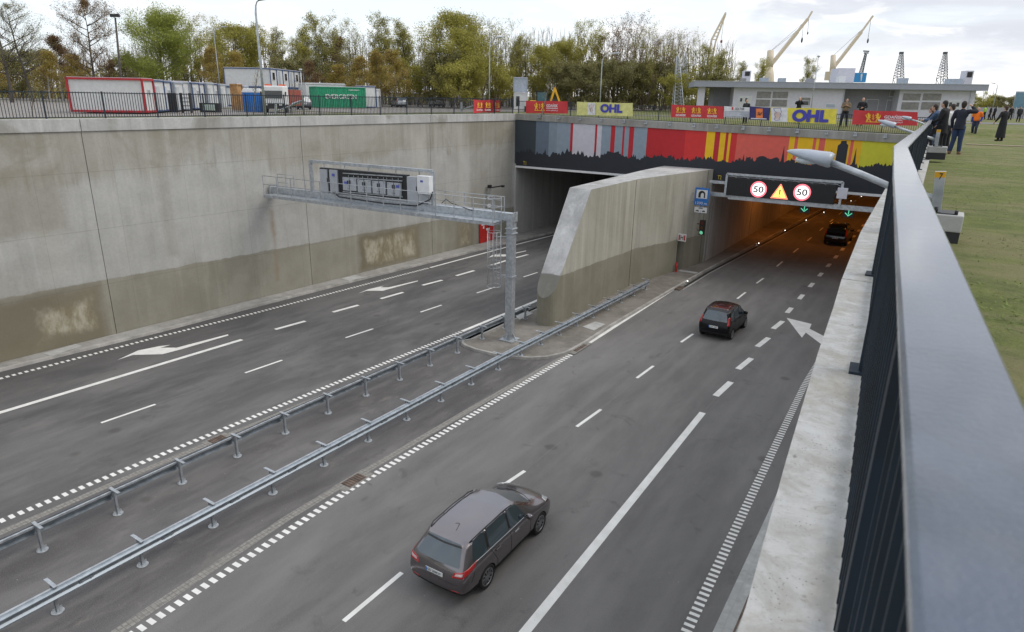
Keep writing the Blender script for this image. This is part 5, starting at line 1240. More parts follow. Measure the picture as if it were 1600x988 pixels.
def estate(name, label, paint, loc, rot=0.0):
    t = thing(name, label, 'car', (0, 0, 0)); wy = (.98, 3.63)
    h = Hull(est, wy, .325, .78, paint); h.split(t)
    for y in wy:
        for x in (-.80, .80): wheel(t, x, y, .325)
    for s in (-1, 1):
        c = [(s * .50, -.1, .80), (s * .90, -.1, .86), (s * .90, -.1, 1.02), (s * .56, -.1, .93)]
        if s < 0: c = [c[1], c[0], c[3], c[2]]
        h.patch(c, (0, 1, 0), M_tail, 'tail_light', t, .010)
        c = [(s * 1.2, .07, .86), (s * 1.2, .47, .955), (s * 1.2, .60, 1.06), (s * 1.2, .14, 1.0)]
        if s < 0: c = [c[1], c[0], c[3], c[2]]
        h.patch([(q[0] * .85, q[1], q[2]) for q in c], (-s, 0, 0), M_tail, 'tail_light', t, .010)
        c = [(s * .58, -.1, .86), (s * .78, -.1, .89), (s * .78, -.1, .95), (s * .60, -.1, .91)]
        if s < 0: c = [c[1], c[0], c[3], c[2]]
        h.patch(c, (0, 1, 0), M_tailw, 'reversing_light', t, .016)
        c = [(s * .44, 4.6, .72), (s * .80, 4.6, .74), (s * .80, 4.6, .56), (s * .46, 4.6, .60)]
        if s > 0: c = [c[1], c[0], c[3], c[2]]
        c = [(s * .52, 4.33, 1.2), (s * .70, 4.05, 1.2), (s * .83, 4.02, 1.2), (s * .73, 4.34, 1.2)]
        if s > 0: c = c[::-1]
        h.patch(c, (0, 0, -1), M_head, 'headlight', t, .008)
        # door handles, window chrome line, roof rail, bumper reflector
        for y in (1.45, 2.35):
            hit = h.bvh.ray_cast(Vector((s * 2, y, .88)), Vector((-s, 0, 0)))
            mb = MB(); q = hit[0]; mb.bar(q + Vector((s * .02, -.1, 0)), q + Vector((s * .02, .1, .0)), .025, .035); mb.build('door_handle', M_trim if y > 2 else paint, None).parent = t
        pts = []
        for i in range(22):
            y = .55 + i * (2.80 - .5) / 21; z = 1.052 - .018 * (y - .5) if y > .5 else 1.05
            hit = h.bvh.ray_cast(Vector((s * 2, y, z - .012)), Vector((-s, 0, 0)))
            if hit[0] is not None: pts.append(hit[0] + Vector((s * .006, 0, 0)))
        mb = MB(); mb.tube(pts, .010, 5); mb.build('window_trim', M_trim, None).parent = t
        pts = [Vector((s * .60, .62, 1.46)), Vector((s * .625, .75, 1.505)), Vector((s * .645, 1.6, 1.53)), Vector((s * .635, 2.3, 1.512)), Vector((s * .62, 2.48, 1.475))]
        mb = MB(); mb.tube(pts, .016, 6); mb.build('roof_rail', M_black, None).parent = t
        mirror_(t, s * .87, 2.86, 1.03, paint)
        c = [(s * .48, -.1, .40), (s * .72, -.1, .42), (s * .72, -.1, .455), (s * .48, -.1, .435)]
        if s < 0: c = [c[1], c[0], c[3], c[2]]
        h.patch(c, (0, 1, 0), M_tail, 'reflector', t, .006, 4)
    seams(h, t, [[(2.06, 1.02), (2.08, .75), (2.08, .34)], [(3.02, .95), (3.08, .7), (3.05, .34)], [(1.16, 1.03), (1.30, .78), (1.42, .60), (1.46, .34)], [(2.08, .335), (3.04, .335)], [(1.46, .335), (2.08, .335)], [(.30, .62), (.42, .80), (.44, .84)]])
    for s in (-1, 1):
        topline(h, t, [(s * .585, .60), (s * .60, 1.6), (s * .585, 2.5)], .007, M_under, 'roof_groove')
        c = [(s * .84, 1.50, .26), (s * .84, 3.0, .26), (s * .84, 3.0, .33), (s * .84, 1.50, .33)]
        if s < 0: c = [c[1], c[0], c[3], c[2]]
        h.patch(c, (-s, 0, 0), M_under, 'sill_trim', t, .006)
    topline(h, t, [(-.62, 3.52), (-.3, 3.68), (0, 3.72), (.3, 3.68), (.62, 3.52)], .010, M_under, 'bonnet_gap')
    mb = MB(); q = []
    for i in range(13):
        x = lerp(-.80, .80, i / 12); hit = h.bvh.ray_cast(Vector((x, -1, .64)), Vector((0, 1, 0)))
        if hit[0] is not None: q.append(hit[0])
    mb.tube(q, .006, 4); mb.build('tailgate_gap', M_under, None).parent = t
    h.patch([(-.60, -.1, .30), (.60, -.1, .30), (.60, -.1, .39), (-.60, -.1, .39)], (0, 1, 0), M_under, 'bumper_insert', t, .006)
    h.patch([(-.52, -.1, 1.39), (.52, -.1, 1.39), (.50, -.1, 1.41), (-.50, -.1, 1.41)], (0, 1, 0), M_black, 'spoiler_lip', t, .03, 6, .05)
    plate_(t, h, 0, .78, .52, 'GD 384KW')
    mb = MB(); mb.tube([(0, 1.02, 1.52), (0, .94, 1.58), (0, .86, 1.62)], .008, 5); mb.build('aerial', M_black, None).parent = t
    mb = MB(); mb.bar((-.05, .22, 1.06), (.28, .30, 1.14), .014, .014); mb.build('rear_wiper', M_black, None).parent = t
    t.location = loc; t.rotation_euler = (0, 0, rot); return t
estate('estate_car', 'grey metallic estate car driving away on the right carriageway, nearest vehicle', pg, (-8.83, 10.45, 0), R(1.0))
# --- small black hatchback and the dark car in the tunnel
def scaled(st, fy, fz, fw, dz=0): return [dict(d, Y=[y * fy for y in d['Y']], Z=[.2 + (z - .2) * fz for z in d['Z']], W=[w * fw for w in d['W']]) for d in st]
hat = [
 S_([.10, .02, .00, .06, .12, .30], [.24, .40, .68, .90, 1.00, 1.44], [.70, .78, .80, .80, .78, .60], crown=.04, bow=-.03),
 S_([.30, .26, .26, .28, .34, .52], [.22, .38, .68, .92, 1.01, 1.49], [.75, .82, .83, .82, .785, .64], crown=.04, glass=1, sunroof=0),
 S_([.80, .80, .80, .80, .82, .86], [.20, .38, .70, .92, 1.0, 1.52], [.76, .83, .84, .82, .79, .65], crown=.04, glass=2),
 S_([.90, .90, .90, .90, .92, .96], [.20, .38, .70, .92, 1.0, 1.525], [.76, .83, .84, .82, .79, .65], crown=.04, glass=1),
 S_([1.62, 1.62, 1.62, 1.62, 1.64, 1.66], [.20, .38, .70, .91, .985, 1.525], [.76, .83, .84, .82, .79, .65], crown=.04, glass=2),
 S_([1.70, 1.70, 1.70, 1.70, 1.72, 1.74], [.20, .38, .70, .91, .985, 1.52], [.76, .83, .84, .82, .79, .65], crown=.04, glass=1),
 S_([2.35, 2.35, 2.35, 2.36, 2.42, 2.12], [.20, .38, .70, .90, .97, 1.47], [.76, .83, .84, .82, .79, .62], crown=.04, bow=.08, shield=1),
 S_([2.72, 2.72, 2.72, 2.76, 2.84, 2.82], [.20, .38, .70, .88, .95, 1.0], [.76, .83, .84, .82, .78, .64], crown=.04, bow=.16),
 S_([3.15, 3.15, 3.15, 3.18, 3.20, 3.20], [.20, .38, .66, .80, .86, .90], [.74, .82, .82, .80, .74, .58], crown=.03, bow=.1),
 S_([3.42, 3.45, 3.45, 3.44, 3.42, 3.40], [.24, .36, .58, .70, .74, .77], [.66, .74, .74, .72, .64, .5], crown=.01, bow=.06, bow_end=.10)]
pb = material('black_car_paint', (.006, .006, .007), .28, 0.0, coat=.0, spec=.3, vary=.03); prr = material('painted_red_reflection', (.05, .008, .008), .12, coat=.5)  # the dark red paints a reflection onto the hatchback's roof
def hatch(name, label, paint, loc, rot, st=hat, wy=(.62, 2.95), r=.29, fw=1.0, tall=True, roof=None, plate='GDA 24K9', sp=8, brake=False, cat='car', group=None):
    t = thing(name, label, cat, (0, 0, 0), group)
    h = Hull(st, wy, r, .7, paint); h.split(t)
    Wt = max(max(d['W']) for d in st); L = max(st[-1]['Y']); zr = max(max(d['Z']) for d in st)
    for y in wy:
        for x in (-1, 1): wheel(t, x * (Wt - .10), y, r, .19, sp)
    for s in (-1, 1):
        c = [(s * (Wt - .17), -.1, .84), (s * (Wt + .02), -.1, .84), (s * (Wt - .05), -.1, zr - .30), (s * (Wt - .19), -.1, zr - .30)]
        if s < 0: c = [c[1], c[0], c[3], c[2]]
        h.patch(c, (0, 1, 0), M_tail, 'tail_light', t, .012)
        c = [(s * .42, L - .12, 1.2), (s * .50, L - .42, 1.2), (s * (Wt - .10), L - .46, 1.2), (s * (Wt - .16), L - .18, 1.2)]
        if s > 0: c = c[::-1]
        h.patch(c, (0, 0, -1), M_head, 'headlight', t, .008)
        for y in (wy[0] + .35, wy[0] + 1.2):
            hit = h.bvh.ray_cast(Vector((s * 2, y, .90)), Vector((-s, 0, 0))); q = hit[0]
            mb = MB(); mb.bar(q + Vector((s * .018, -.08, 0)), q + Vector((s * .018, .08, 0)), .025, .03); mb.build('door_handle', paint, None).parent = t
        mirror_(t, s * (Wt - .03), wy[1] - .62, 1.04, paint)
    k = wy[1] / 2.95; kz = zr / 1.56
    seams(h, t, [[(1.66 * k, .95 * kz), (1.66 * k, .34)], [(2.5 * k, .92 * kz), (2.52 * k, .34)], [(.95 * k, .98 * kz), (1.05 * k, .6), (1.08 * k, .34)], [(1.08 * k, .335), (1.66 * k, .335)], [(1.66 * k, .335), (2.5 * k, .335)]], .006)
    if roof:
        h.patch([(-.50, .55, 2), (.50, .55, 2), (.50, 1.5, 2), (-.50, 1.5, 2)], (0, 0, -1), roof, 'roof_reflection_patch', t, .004)
    plate_(t, h, 0, .70, .48, plate)
    mb = MB(); mb.bar((-.02, .17, 1.05), (.24, .24, 1.14), .013, .013); mb.build('rear_wiper', M_black, None).parent = t
    t.location = loc; t.rotation_euler = (0, 0, rot); return t
nis = hatch('hatchback_car', 'small black hatchback with a reddish reflection painted on its roof on the right carriageway', pb, (-8.93, 33.05, 0), R(-1.5), roof=prr)
suv = scaled(hat, 1.19, 1.13, 1.10)
hatch('hatchback_car', 'dark taller car already inside the orange lit right tunnel', carpaint('near_black_paint', (.008, .008, .009), .2), (-7.55, 62.6, 0), R(-1), st=suv, wy=(.78, 3.45), r=.33, plate='GWE 51T')
# ---------------------------------------------------------------- people
SK = material('skin', (.50, .29, .20), .55, vary=.05)
cloth = {}
def cl(name, c, r=.85):
    if name not in cloth: cloth[name] = material('cloth_' + name, c, r, vary=.2)
    return cloth[name]
def limb(mb, a, b, ra, rb, n=10):
    a, b = Vector(a), Vector(b); d = (b - a).normalized()
    mb.tube([a - d * ra * .55, a - d * ra * .25, a, a.lerp(b, .35), a.lerp(b, .7), b, b + d * rb * .25, b + d * rb * .55], [ra * .45, ra * .85, ra, lerp(ra, rb, .3), lerp(ra, rb, .65), rb, rb * .85, rb * .45], n)
def remeshed(mb, vox, ratio=.5, smooth=2):
    o = mb.build('tmp', SK); r = o.modifiers.new('r', 'REMESH'); r.mode = 'VOXEL'; r.voxel_size = vox; r.use_smooth_shade = True
    s = o.modifiers.new('s', 'SMOOTH'); s.iterations = smooth; s.factor = .5
    if ratio < 1: d = o.modifiers.new('d', 'DECIMATE'); d.ratio = ratio
    me = baked(o); bpy.data.objects.remove(o); return me
def person(label, loc, rot, h=1.76, pose=None, top=('jacket', 'black', (.012, .012, .015)), legs=('trousers', 'jeans', (.03, .05, .11)), hair=(.035, .022, .015), coat=0.0, shoes=(.02, .018, .015), skirt=0.0, vest=None, hold=None, bald=False, held_mat=None, group=None, cat='person'):
    """faces +Y; pose overrides joints given for a 1.76 m figure"""
    J = dict(pelvis=(0, 0, .96), waist=(0, 0, 1.10), chest=(0, .01, 1.32), neck=(0, 0, 1.47), head=(0, .02, 1.64),
             sl=(-.185, 0, 1.42), el=(-.235, -.03, 1.13), wl_=(-.235, .05, .88), sr=(.185, 0, 1.42), er=(.235, -.03, 1.13), wr=(.235, .05, .88),
             hl=(-.095, 0, .93), kl=(-.10, .02, .50), al=(-.105, -.02, .09), hr=(.095, 0, .93), kr=(.10, .02, .50), ar=(.105, -.02, .09))
    if pose: J.update(pose)
    J = {k: Vector(v) for k, v in J.items()}
    t = thing('person', label, cat, loc, group); t.rotation_euler = (0, 0, rot); t.scale = (h / 1.76,) * 3
    f_ = (J['head'] - J['neck']); 
    def fin(me, name, mat):
        me.materials.clear(); me.materials.append(mat); me.name = name; me.polygons.foreach_set('use_smooth', [True] * len(me.polygons)); o = bpy.data.objects.new(name, me); C.objects.link(o); o.parent = t; return o
    b = MB()
    limb(b, J['pelvis'], J['waist'], .125, .115, 12); limb(b, J['waist'], J['chest'], .115, .135, 12); limb(b, J['chest'], J['neck'] - Vector((0, 0, .03)), .13, .06, 12); limb(b, J['neck'], J['head'] - Vector((0, 0, .05)), .055, .055)
    b.ell(J['head'], (.075, .095, .118), 14, 10); b.ell(J['head'] + Vector((0, .05, -.07)), (.045, .045, .045), 10, 8); b.ell(J['head'] + Vector((0, .10, -.01)), (.013, .022, .024), 8, 6)
    b.ell(J['head'] + Vector((0, .088, -.052)), (.026, .014, .009), 8, 5); b.ell(J['head'] + Vector((.03, .078, .018)), (.014, .012, .008), 6, 5); b.ell(J['head'] + Vector((-.03, .078, .018)), (.014, .012, .008), 6, 5)
    for s in (-1, 1): b.ell(J['head'] + Vector((s * .076, 0, -.005)), (.014, .022, .032), 8, 6)
    for s, q in (('l', -1), ('r', 1)):
        w_ = J['wl_'] if s == 'l' else J['wr']; e = J['e' + s]; sh = J['s' + s]
        limb(b, J['chest'] + Vector((q * .05, 0, .08)), sh, .07, .055); limb(b, sh, e, .052, .04); limb(b, e, w_, .040, .028)
        d = (w_ - e).normalized(); sd_ = d.cross(Vector((0, 0, 1)));
        if sd_.length < .3: sd_ = d.cross(Vector((0, 1, 0)))
        sd_ = sd_.cross(d).normalized() if abs(d.z) > .7 else sd_.normalized()
        palm = w_ + d * .09; limb(b, w_, palm, .026, .036, 8)
        for k in range(4):
            o_ = sd_ * (k - 1.5) * .021; L = (.062, .075, .070, .055)[k]; p0 = palm + o_ * .9; p1 = palm + o_ * 1.05 + d * L * .55; p2 = p1 + d * L * .4 + Vector((-q * .018, 0, -.004)); b.tube([p0 - d * .02, p0, p1, p2], [.011, .011, .010, .007], 6)
        b.tube([w_ + d * .03 + sd_ * .02, w_ + d * .06 + sd_ * .05, w_ + d * .10 + sd_ * .056], [.013, .012, .009], 6)
        limb(b, J['pelvis'] + Vector((q * .04, 0, -.01)), J['h' + s], .11, .095); limb(b, J['h' + s], J['k' + s], .088, .058); limb(b, J['k' + s], J['a' + s], .056, .038)
        a = J['a' + s]; limb(b, a + Vector((0, -.03, -.035)), a + Vector((q * .02, .15, -.055)), .038, .032, 8)
    fin(remeshed(b, .0125, .35), 'body', SK)
    # trousers or skirt
    b = MB(); b.ell(J['pelvis'] + Vector((0, 0, 0)), (.165, .135, .13), 14, 10); limb(b, J['pelvis'], J['waist'] - Vector((0, 0, .02)), .14, .13, 12)
    for s in 'lr': limb(b, J['h' + s], J['k' + s], .105, .080, 12); limb(b, J['k' + s], J['a' + s] + Vector((0, 0, .02)), .078, .066, 12)
    fin(remeshed(b, .018, .4), legs[0], cl(legs[1], legs[2]))
    b = MB()
    for s, q in (('l', -1), ('r', 1)):
        a = J['a' + s]; limb(b, a + Vector((0, -.045, -.042)), a + Vector((q * .02, .165, -.058)), .050, .040, 8); limb(b, a + Vector((0, -.01, .02)), a + Vector((0, 0, -.03)), .055, .05, 8)
    fin(remeshed(b, .015, .5), 'shoes', cl('shoe%d' % int(shoes[0] * 100), shoes))
    # upper garment
    b = MB(); b.ell(J['chest'] + Vector((0, -.005, .0)), (.195, .135, .17), 14, 10); limb(b, J['waist'] - Vector((0, 0, .08)), J['chest'], .155, .15, 12)
    b.ell((J['waist'] + J['pelvis']) / 2, (.175, .145, .16), 14, 8); limb(b, J['chest'] + Vector((0, 0, .06)), J['neck'] + Vector((0, 0, .02)), .12, .07, 12)
    if coat:
        q = J['pelvis']; L_ = q.z - coat; b.tube([(q.x, q.y, q.z + .10), (q.x, q.y, q.z), (q.x, q.y + .01, q.z - L_ * .5), (q.x, q.y, coat)], [.15, .17, .175 + .03 * L_, .185 + .05 * L_], 18)
    for s, q in (('l', -1), ('r', 1)):
        w_ = J['wl_'] if s == 'l' else J['wr']; limb(b, J['chest'] + Vector((q * .07, 0, .06)), J['s' + s], .09, .078); limb(b, J['s' + s], J['e' + s], .078, .060, 12); limb(b, J['e' + s], w_, .060, .045, 12)
    g = fin(remeshed(b, .017, .45), top[0], cl(top[1], top[2]))
    if vest:
        b = MB(); b.ell(J['chest'] + Vector((0, -.005, .0)), (.212, .152, .18), 14, 10); limb(b, J['waist'] - Vector((0, 0, .10)), J['chest'], .175, .168, 12)
        for s in 'lr': limb(b, J['chest'] + Vector((0, 0, .07)), J['s' + s], .10, .092); limb(b, J['s' + s], J['s' + s].lerp(J['e' + s], .75), .09, .075)
        me = remeshed(b, .02, .5); fin(me, 'vest', cl(vest[0], vest[1]))
    if not bald:
        b = MB(); b.ell(J['head'] + Vector((0, -.018, .028)), (.088, .098, .108), 14, 10); b.ell(J['head'] + Vector((0, -.055, -.03)), (.072, .055, .09), 12, 8)
        me = remeshed(b, .014, .6)
        fin(me, 'hair', cl('hair%d' % int(hair[0] * 1000), hair, .7))
    else:
        b = MB(); b.ell(J['head'] + Vector((0, -.05, -.02)), (.078, .052, .05), 12, 8); fin(remeshed(b, .014, .6), 'hair', cl('hairg', (.2, .19, .18)))
    t['_'] = 1; del t['_']
    return t
def stand(px, py, y=None): p = bp(px, py, 10.2); q = bp(px, py, G(p.x, p.y)); return bp(px, py, G(q.x, q.y))
def face(p, tx, ty): return math.atan2(-(tx - p.x), (ty - p.y))
# group leaning at the right railing
p1_ = stand(1457, 236); 
yy = 24.6
lean = dict(pelvis=(0, -.12, .95), waist=(0, -.06, 1.08), chest=(0, .08, 1.28), neck=(0, .17, 1.42), head=(0, .23, 1.57), sl=(-.19, .11, 1.37), el=(-.22, .28, 1.14), wl_=(-.10, .47, 1.12), sr=(.19, .11, 1.37), er=(.22, .28, 1.14), wr=(.10, .47, 1.12), hl=(-.1, -.12, .92), hr=(.1, -.12, .92), kl=(-.12, .02, .5), kr=(.1, -.06, .5), al=(-.12, -.05, .09), ar=(.11, -.2, .09))
xr_ = pl(RAIL, 25.6)
person('person in blue denim jacket leaning on the rail beside the dark coated one', stand(1458, 236), R(82), 1.76, lean, top=('jacket', 'denim', (.06, .10, .18)), legs=('trousers', 'pale jeans', (.07, .11, .19)))
person('person with reddish brown long hair at the railing, looking down into the cutting', stand(1453, 231), R(75), 1.66, lean, top=('jacket', 'dark', (.012, .012, .015)), legs=('trousers', 'dk', (.015, .015, .02)), hair=(.12, .045, .022))
person('dark coated person with hand in front standing at the railing, back to the lawn', stand(1464, 238), R(70), 1.84, dict(head=(0, .07, 1.62), neck=(0, .03, 1.47), el=(-.25, .05, 1.13), wl_=(-.22, .28, .98), er=(.25, .02, 1.12), wr=(.20, .22, .92)), top=('coat', 'black', (.013, .013, .016)), legs=('trousers', 'black2', (.012, .012, .014)), coat=.62, hair=(.012, .009, .008))
person('person in white shirt half hidden between the two dark figures by the railing', stand(1475, 236), R(60), 1.72, None, top=('shirt', 'white', (.66, .66, .68)), legs=('trousers', 'dk', (.015, .015, .02)), hair=(.03, .02, .015))
p = stand(1490, 241); person('person in dark jacket and jeans with one hand raised to the head, photographing', p, R(-12), 1.80, dict(sr=(.20, .0, 1.43), er=(.40, .08, 1.42), wr=(.22, .16, 1.58), el=(-.26, .02, 1.14), wl_=(-.24, .10, .88), al=(-.13, -.04, .09), ar=(.13, .0, .09), head=(0, .03, 1.64)), top=('jacket', 'navy', (.014, .016, .030)), legs=('trousers', 'jeans', (.02, .04, .10)), shoes=(.16, .09, .05), coat=.82, hair=(.02, .012, .008))
p = stand(1520, 214); person('person in orange high visibility jacket over blue walking on the lawn', p, R(168), 1.74, dict(kl=(-.10, .14, .52), al=(-.10, .05, .12), kr=(.10, .04, .50), ar=(.10, -.22, .12), el=(-.26, -.08, 1.14), wl_=(-.24, .06, .92)), top=('jacket', 'royal', (.03, .04, .30)), legs=('trousers', 'dkj', (.02, .03, .06)), vest=('orange', (.80, .17, .015)), bald=True)
p = stand(1561, 220.5); person('person in long black coat to the feet holding white paper on the lawn', p, R(40), 1.80, dict(el=(-.30, .02, 1.16), wl_=(-.34, .14, .98), er=(.27, .04, 1.16), wr=(.24, .24, 1.05)), top=('coat', 'black', (.013, .013, .016)), legs=('trousers', 'black2', (.012, .012, .014)), coat=.16, hair=(.05, .025, .015))
for i, (px, py, rz, tp, lab, vs_, hr) in enumerate(((1536, 187, 70, ('jacket', 'hv', (.38, .60, .05)), 'person in lime high visibility jacket near the grey fence', None, (.05, .03, .02)), (1545, 187.5, 80, ('jacket', 'dark', (.012, .012, .015)), 'dark clothed person just right of the lime jacket', None, (.03, .02, .01)), (1551.5, 188, 60, ('jacket', 'navy', (.014, .016, .03)), 'dark clothed person walking, third from the building corner', None, (.02, .015, .01)),
                                         (1577, 188, 200, ('jacket', 'dark', (.012, .012, .015)), 'dark clothed person partly behind the long coat', None, (.03, .02, .01)), (1590, 191, 190, ('jacket', 'charcoal', (.03, .03, .035)), 'person in charcoal jacket alone at the far right', None, (.04, .03, .02)))):
    p = stand(px, py); person(lab, p, R(rz), 1.76, dict(kl=(-.10, .12, .52), al=(-.10, .06, .1), ar=(.10, -.16, .1)), top=tp, legs=('trousers', 'dk', (.015, .015, .02)), hair=hr)
# people behind the banners on the portal
for (px, d, rz, tp, lg, lab, ps, hh, hb) in ((1318.5, 51.6, 190, ('jacket', 'tan', (.20, .145, .09)), ('trousers', 'dk', (.015, .015, .02)), 'person in tan jacket with hands at the chest between the two large banners', dict(el=(-.26, .06, 1.18), wl_=(-.06, .22, 1.28), er=(.26, .06, 1.18), wr=(.06, .22, 1.30), kl=(-.14, 0, .5), al=(-.17, 0, .09), kr=(.14, 0, .5), ar=(.17, -.04, .09)), 1.80, False),
                                    (1343.5, 52.2, 185, ('jacket', 'dark', (.012, .012, .015)), ('trousers', 'dk', (.015, .015, .02)), 'bald person in black with crossed hands behind the right red banner', dict(el=(-.28, .08, 1.16), wl_=(-.04, .26, 1.10), er=(.28, .08, 1.16), wr=(.04, .26, 1.14)), 1.78, True),
                                    (1245, 52.4, 200, ('jacket', 'dark', (.012, .012, .015)), ('trousers', 'dk', (.015, .015, .02)), 'person in black taking a picture behind the big yellow banner', dict(el=(-.26, .14, 1.30), wl_=(-.06, .22, 1.52), er=(.26, .14, 1.30), wr=(.06, .22, 1.52)), 1.76, True),
                                    (1163.5, 51.2, 180, ('jacket', 'charcoal', (.03, .03, .035)), ('trousers', 'dk', (.015, .015, .02)), 'person with only head and feet showing around the small white banner', None, 1.66, True)):
    q = aty(px, 190, d); g = G(q.x, d); person(lab, (q.x, d, g), R(rz), hh, ps, top=tp, legs=lg, bald=hb)
# ---------------------------------------------------------------- background helpers
def gpos(px, zc, z=None):
    z = 9.85 if z is None else z
    a, b = atd(px, 100, zc), atd(px, 200, zc); f = (z - a.z) / (b.z - a.z); return a.lerp(b, f)
def hpx(p0, p1, zc): return abs(p1 - p0) * zc / FPX
CR = Vector((MX[0][0], MX[1][0], 0)).normalized(); CF = Vector((MX[0][2], MX[1][2], 0)).normalized() * 1.0
# ---------------------------------------------------------------- trees
def leafm(name, c1, c2, c3):
    def b(nt, p):
        P = nt.obj(); a = nt.noise(P, .55, 4, .6); f = nt.noise(P, 3.2, 3, .6)
        c = nt.mix(nt.step(a, .38, .62), c1, c2); c = nt.mix(nt.m('MULTIPLY', nt.step(f, .5, .66), .6), c, c3)
        nt.l.new(c, p.inputs['Base Color']); p.inputs['Roughness'].default_value = .7
        p.inputs['Subsurface Weight'].default_value = 0
        tr = nt.new('ShaderNodeBsdfTranslucent'); nt.l.new(c, tr.inputs['Color']); mx = nt.new('ShaderNodeMixShader'); mx.inputs[0].default_value = .30
        nt.l.new(p.outputs[0], mx.inputs[1]); nt.l.new(tr.outputs[0], mx.inputs[2]); out = [n for n in nt.n if n.type == 'OUTPUT_MATERIAL'][0]; nt.l.new(mx.outputs[0], out.inputs[0])
    return material(name, build=b)
LF = dict(willow=leafm('leaf_fresh_green', (.23, .27, .05), (.36, .40, .08), (.44, .46, .12)), olive=leafm('leaf_yellow_green', (.28, .26, .055), (.42, .39, .08), (.48, .45, .11)),
          tuft=leafm('leaf_olive', (.25, .235, .065), (.38, .36, .09), (.45, .42, .11)), brown=leafm('leaf_brown', (.16, .095, .045), (.23, .145, .065), (.27, .20, .08)),
          orange=leafm('leaf_orange_brown', (.30, .21, .055), (.40, .31, .07), (.42, .38, .10)), dull=leafm('leaf_dull_green', (.16, .15, .06), (.25, .23, .085), (.30, .29, .10)))
BK = dict(dark=material('bark_dark', (.075, .065, .055), .9, vary=.3), grey=material('bark_grey', (.17, .15, .12), .9, vary=.3), birch=material('bark_birch', (.42, .40, .36), .8, vary=.35), brown=material('bark_brown', (.15, .115, .085), .9, vary=.3))
def tree_mesh(seed, h, spread, clear, leaf_n, leaf_s, lv=4, nb=(7, 5, 4, 3), up=.55, stems=1, shape='round', tuftiness=.5, twig=.012, bare_top=0.0):
    rs = random.Random(seed); br = MB(); tips = []
    def branch(p, d, L, r, level):
        n = 4 if level < 2 else 3; pts = [p]; q = p.copy(); dd = d.copy()
        for i in range(n):
            dd = (dd + Vector((rs.uniform(-1, 1), rs.uniform(-1, 1), rs.uniform(-.3, .7))) * (.16 if level < 2 else .26)).normalized(); q = q + dd * L / n; pts.append(q.copy())
        rr = [max(twig * .55, r * (1 - .75 * i / n)) for i in range(n + 1)]
        br.tube(pts, rr, 6 if level == 0 else (4 if level == 1 else 3), 0, caps=False)
        if level >= 2: tips.extend((pts[i].lerp(pts[i + 1], rs.random()), level) for i in range(n)); tips.append((pts[-1], level + 1))
        if level < lv - 1:
            k = nb[min(level + 1, len(nb) - 1)]
            for i in range(k):
                f = rs.uniform(.25, 1); idx = min(n - 1, int(f * n)); s_ = pts[idx].lerp(pts[idx + 1], f * n - idx); a = rs.uniform(0, 2 * math.pi)
                out = Vector((math.cos(a), math.sin(a), 0)); nd = (dd * .75 + out * rs.uniform(.5, .95) + Vector((0, 0, up * .5))).normalized()
                branch(s_, nd, L * rs.uniform(.42, .68), max(twig, r * .45), level + 1)
    for s_ in range(stems):
        base = Vector((rs.uniform(-.4, .4), rs.uniform(-.4, .4), 0)) * (stems > 1); lean = Vector((rs.uniform(-.12, .12), rs.uniform(-.12, .12), 1)) if stems == 1 else Vector((rs.uniform(-.35, .35), rs.uniform(-.35, .35), 1))
        hh = h * rs.uniform(.8, 1) if stems > 1 else h * .96; N = 9; pts = []; q = base.copy(); dd = lean.normalized()
        for i in range(N + 1): pts.append(q.copy()); dd = (dd + Vector((rs.uniform(-1, 1), rs.uniform(-1, 1), .4)) * .07).normalized(); q = q + dd * hh / N
        r0 = .016 * h / (stems ** .5); br.tube(pts, [max(.02, r0 * (1 - i / N) ** .8) for i in range(N + 1)], 7, 0, caps=False)
        nbr = int(nb[0] * 3 / max(1, stems ** .7))
        for i in range(nbr):
            f = clear + (1 - clear) * (i + rs.random()) / nbr; f = min(.985, f); idx = min(N - 1, int(f * N)); p = pts[idx].lerp(pts[idx + 1], f * N - idx); a = rs.uniform(0, 2 * math.pi)
            t = (f - clear) / (1 - clear)
            rad = {'round': math.sqrt(max(.02, 1 - (2 * t - .85) ** 2 * .9)), 'cone': 1.05 - .85 * t, 'vase': .45 + .75 * t * (1.25 - t), 'col': .8 - .3 * t}[shape]
            el = {'round': .55, 'cone': .35, 'vase': 1.1, 'col': .9}[shape] * up * 1.8
            d = Vector((math.cos(a), math.sin(a), el)).normalized(); branch(p, d, spread * rad * rs.uniform(.75, 1.1), r0 * .38 * (1.1 - .6 * t), 1)
    # leaves gathered in clumps round a random choice of twig tips
    lm = MB(); rs.shuffle(tips); nt_ = len(tips)
    cen = Vector((0, 0, h * .55))
    keep = [tp for tp in tips if rs.random() > bare_top * (tp[0].z / h) ** 1.5] or tips
    per = max(1, int(leaf_n / len(keep)))
    for (p, lvv) in keep:
        k = int(per * rs.uniform(.3, 1.8) + rs.random())
        for _ in range(k):
            o = Vector((rs.gauss(0, 1), rs.gauss(0, 1), rs.gauss(0, .8))) * (.16 + .55 * (1 - tuftiness)) * h / 14
            c = p + o; s = leaf_s * rs.uniform(.6, 1.3); a = Vector((rs.gauss(0, 1), rs.gauss(0, 1), rs.gauss(0, 1))).normalized(); b = a.cross(Vector((rs.gauss(0, 1), rs.gauss(0, 1), rs.gauss(0, 1)))).normalized()
            lm.add([c - a * s * .5, c + b * s * .32, c + a * s * .5, c - b * s * .32], [(0, 1, 2, 3)])
    return br, lm
def proto(name, leaf, bark, **k):
    br, lm = tree_mesh(**k); t = bpy.data.objects.new(name, None); C.objects.link(t)
    tr = br.build('trunk', BK[bark], t); cr = lm.build('crown', LF[leaf], t)
    t['h'] = max(sorted(v.z for v in lm.v)[int(len(lm.v) * .985)], max(v.z for v in br.v) * .93); t.location = (0, 0, -500); return t
PT = {}
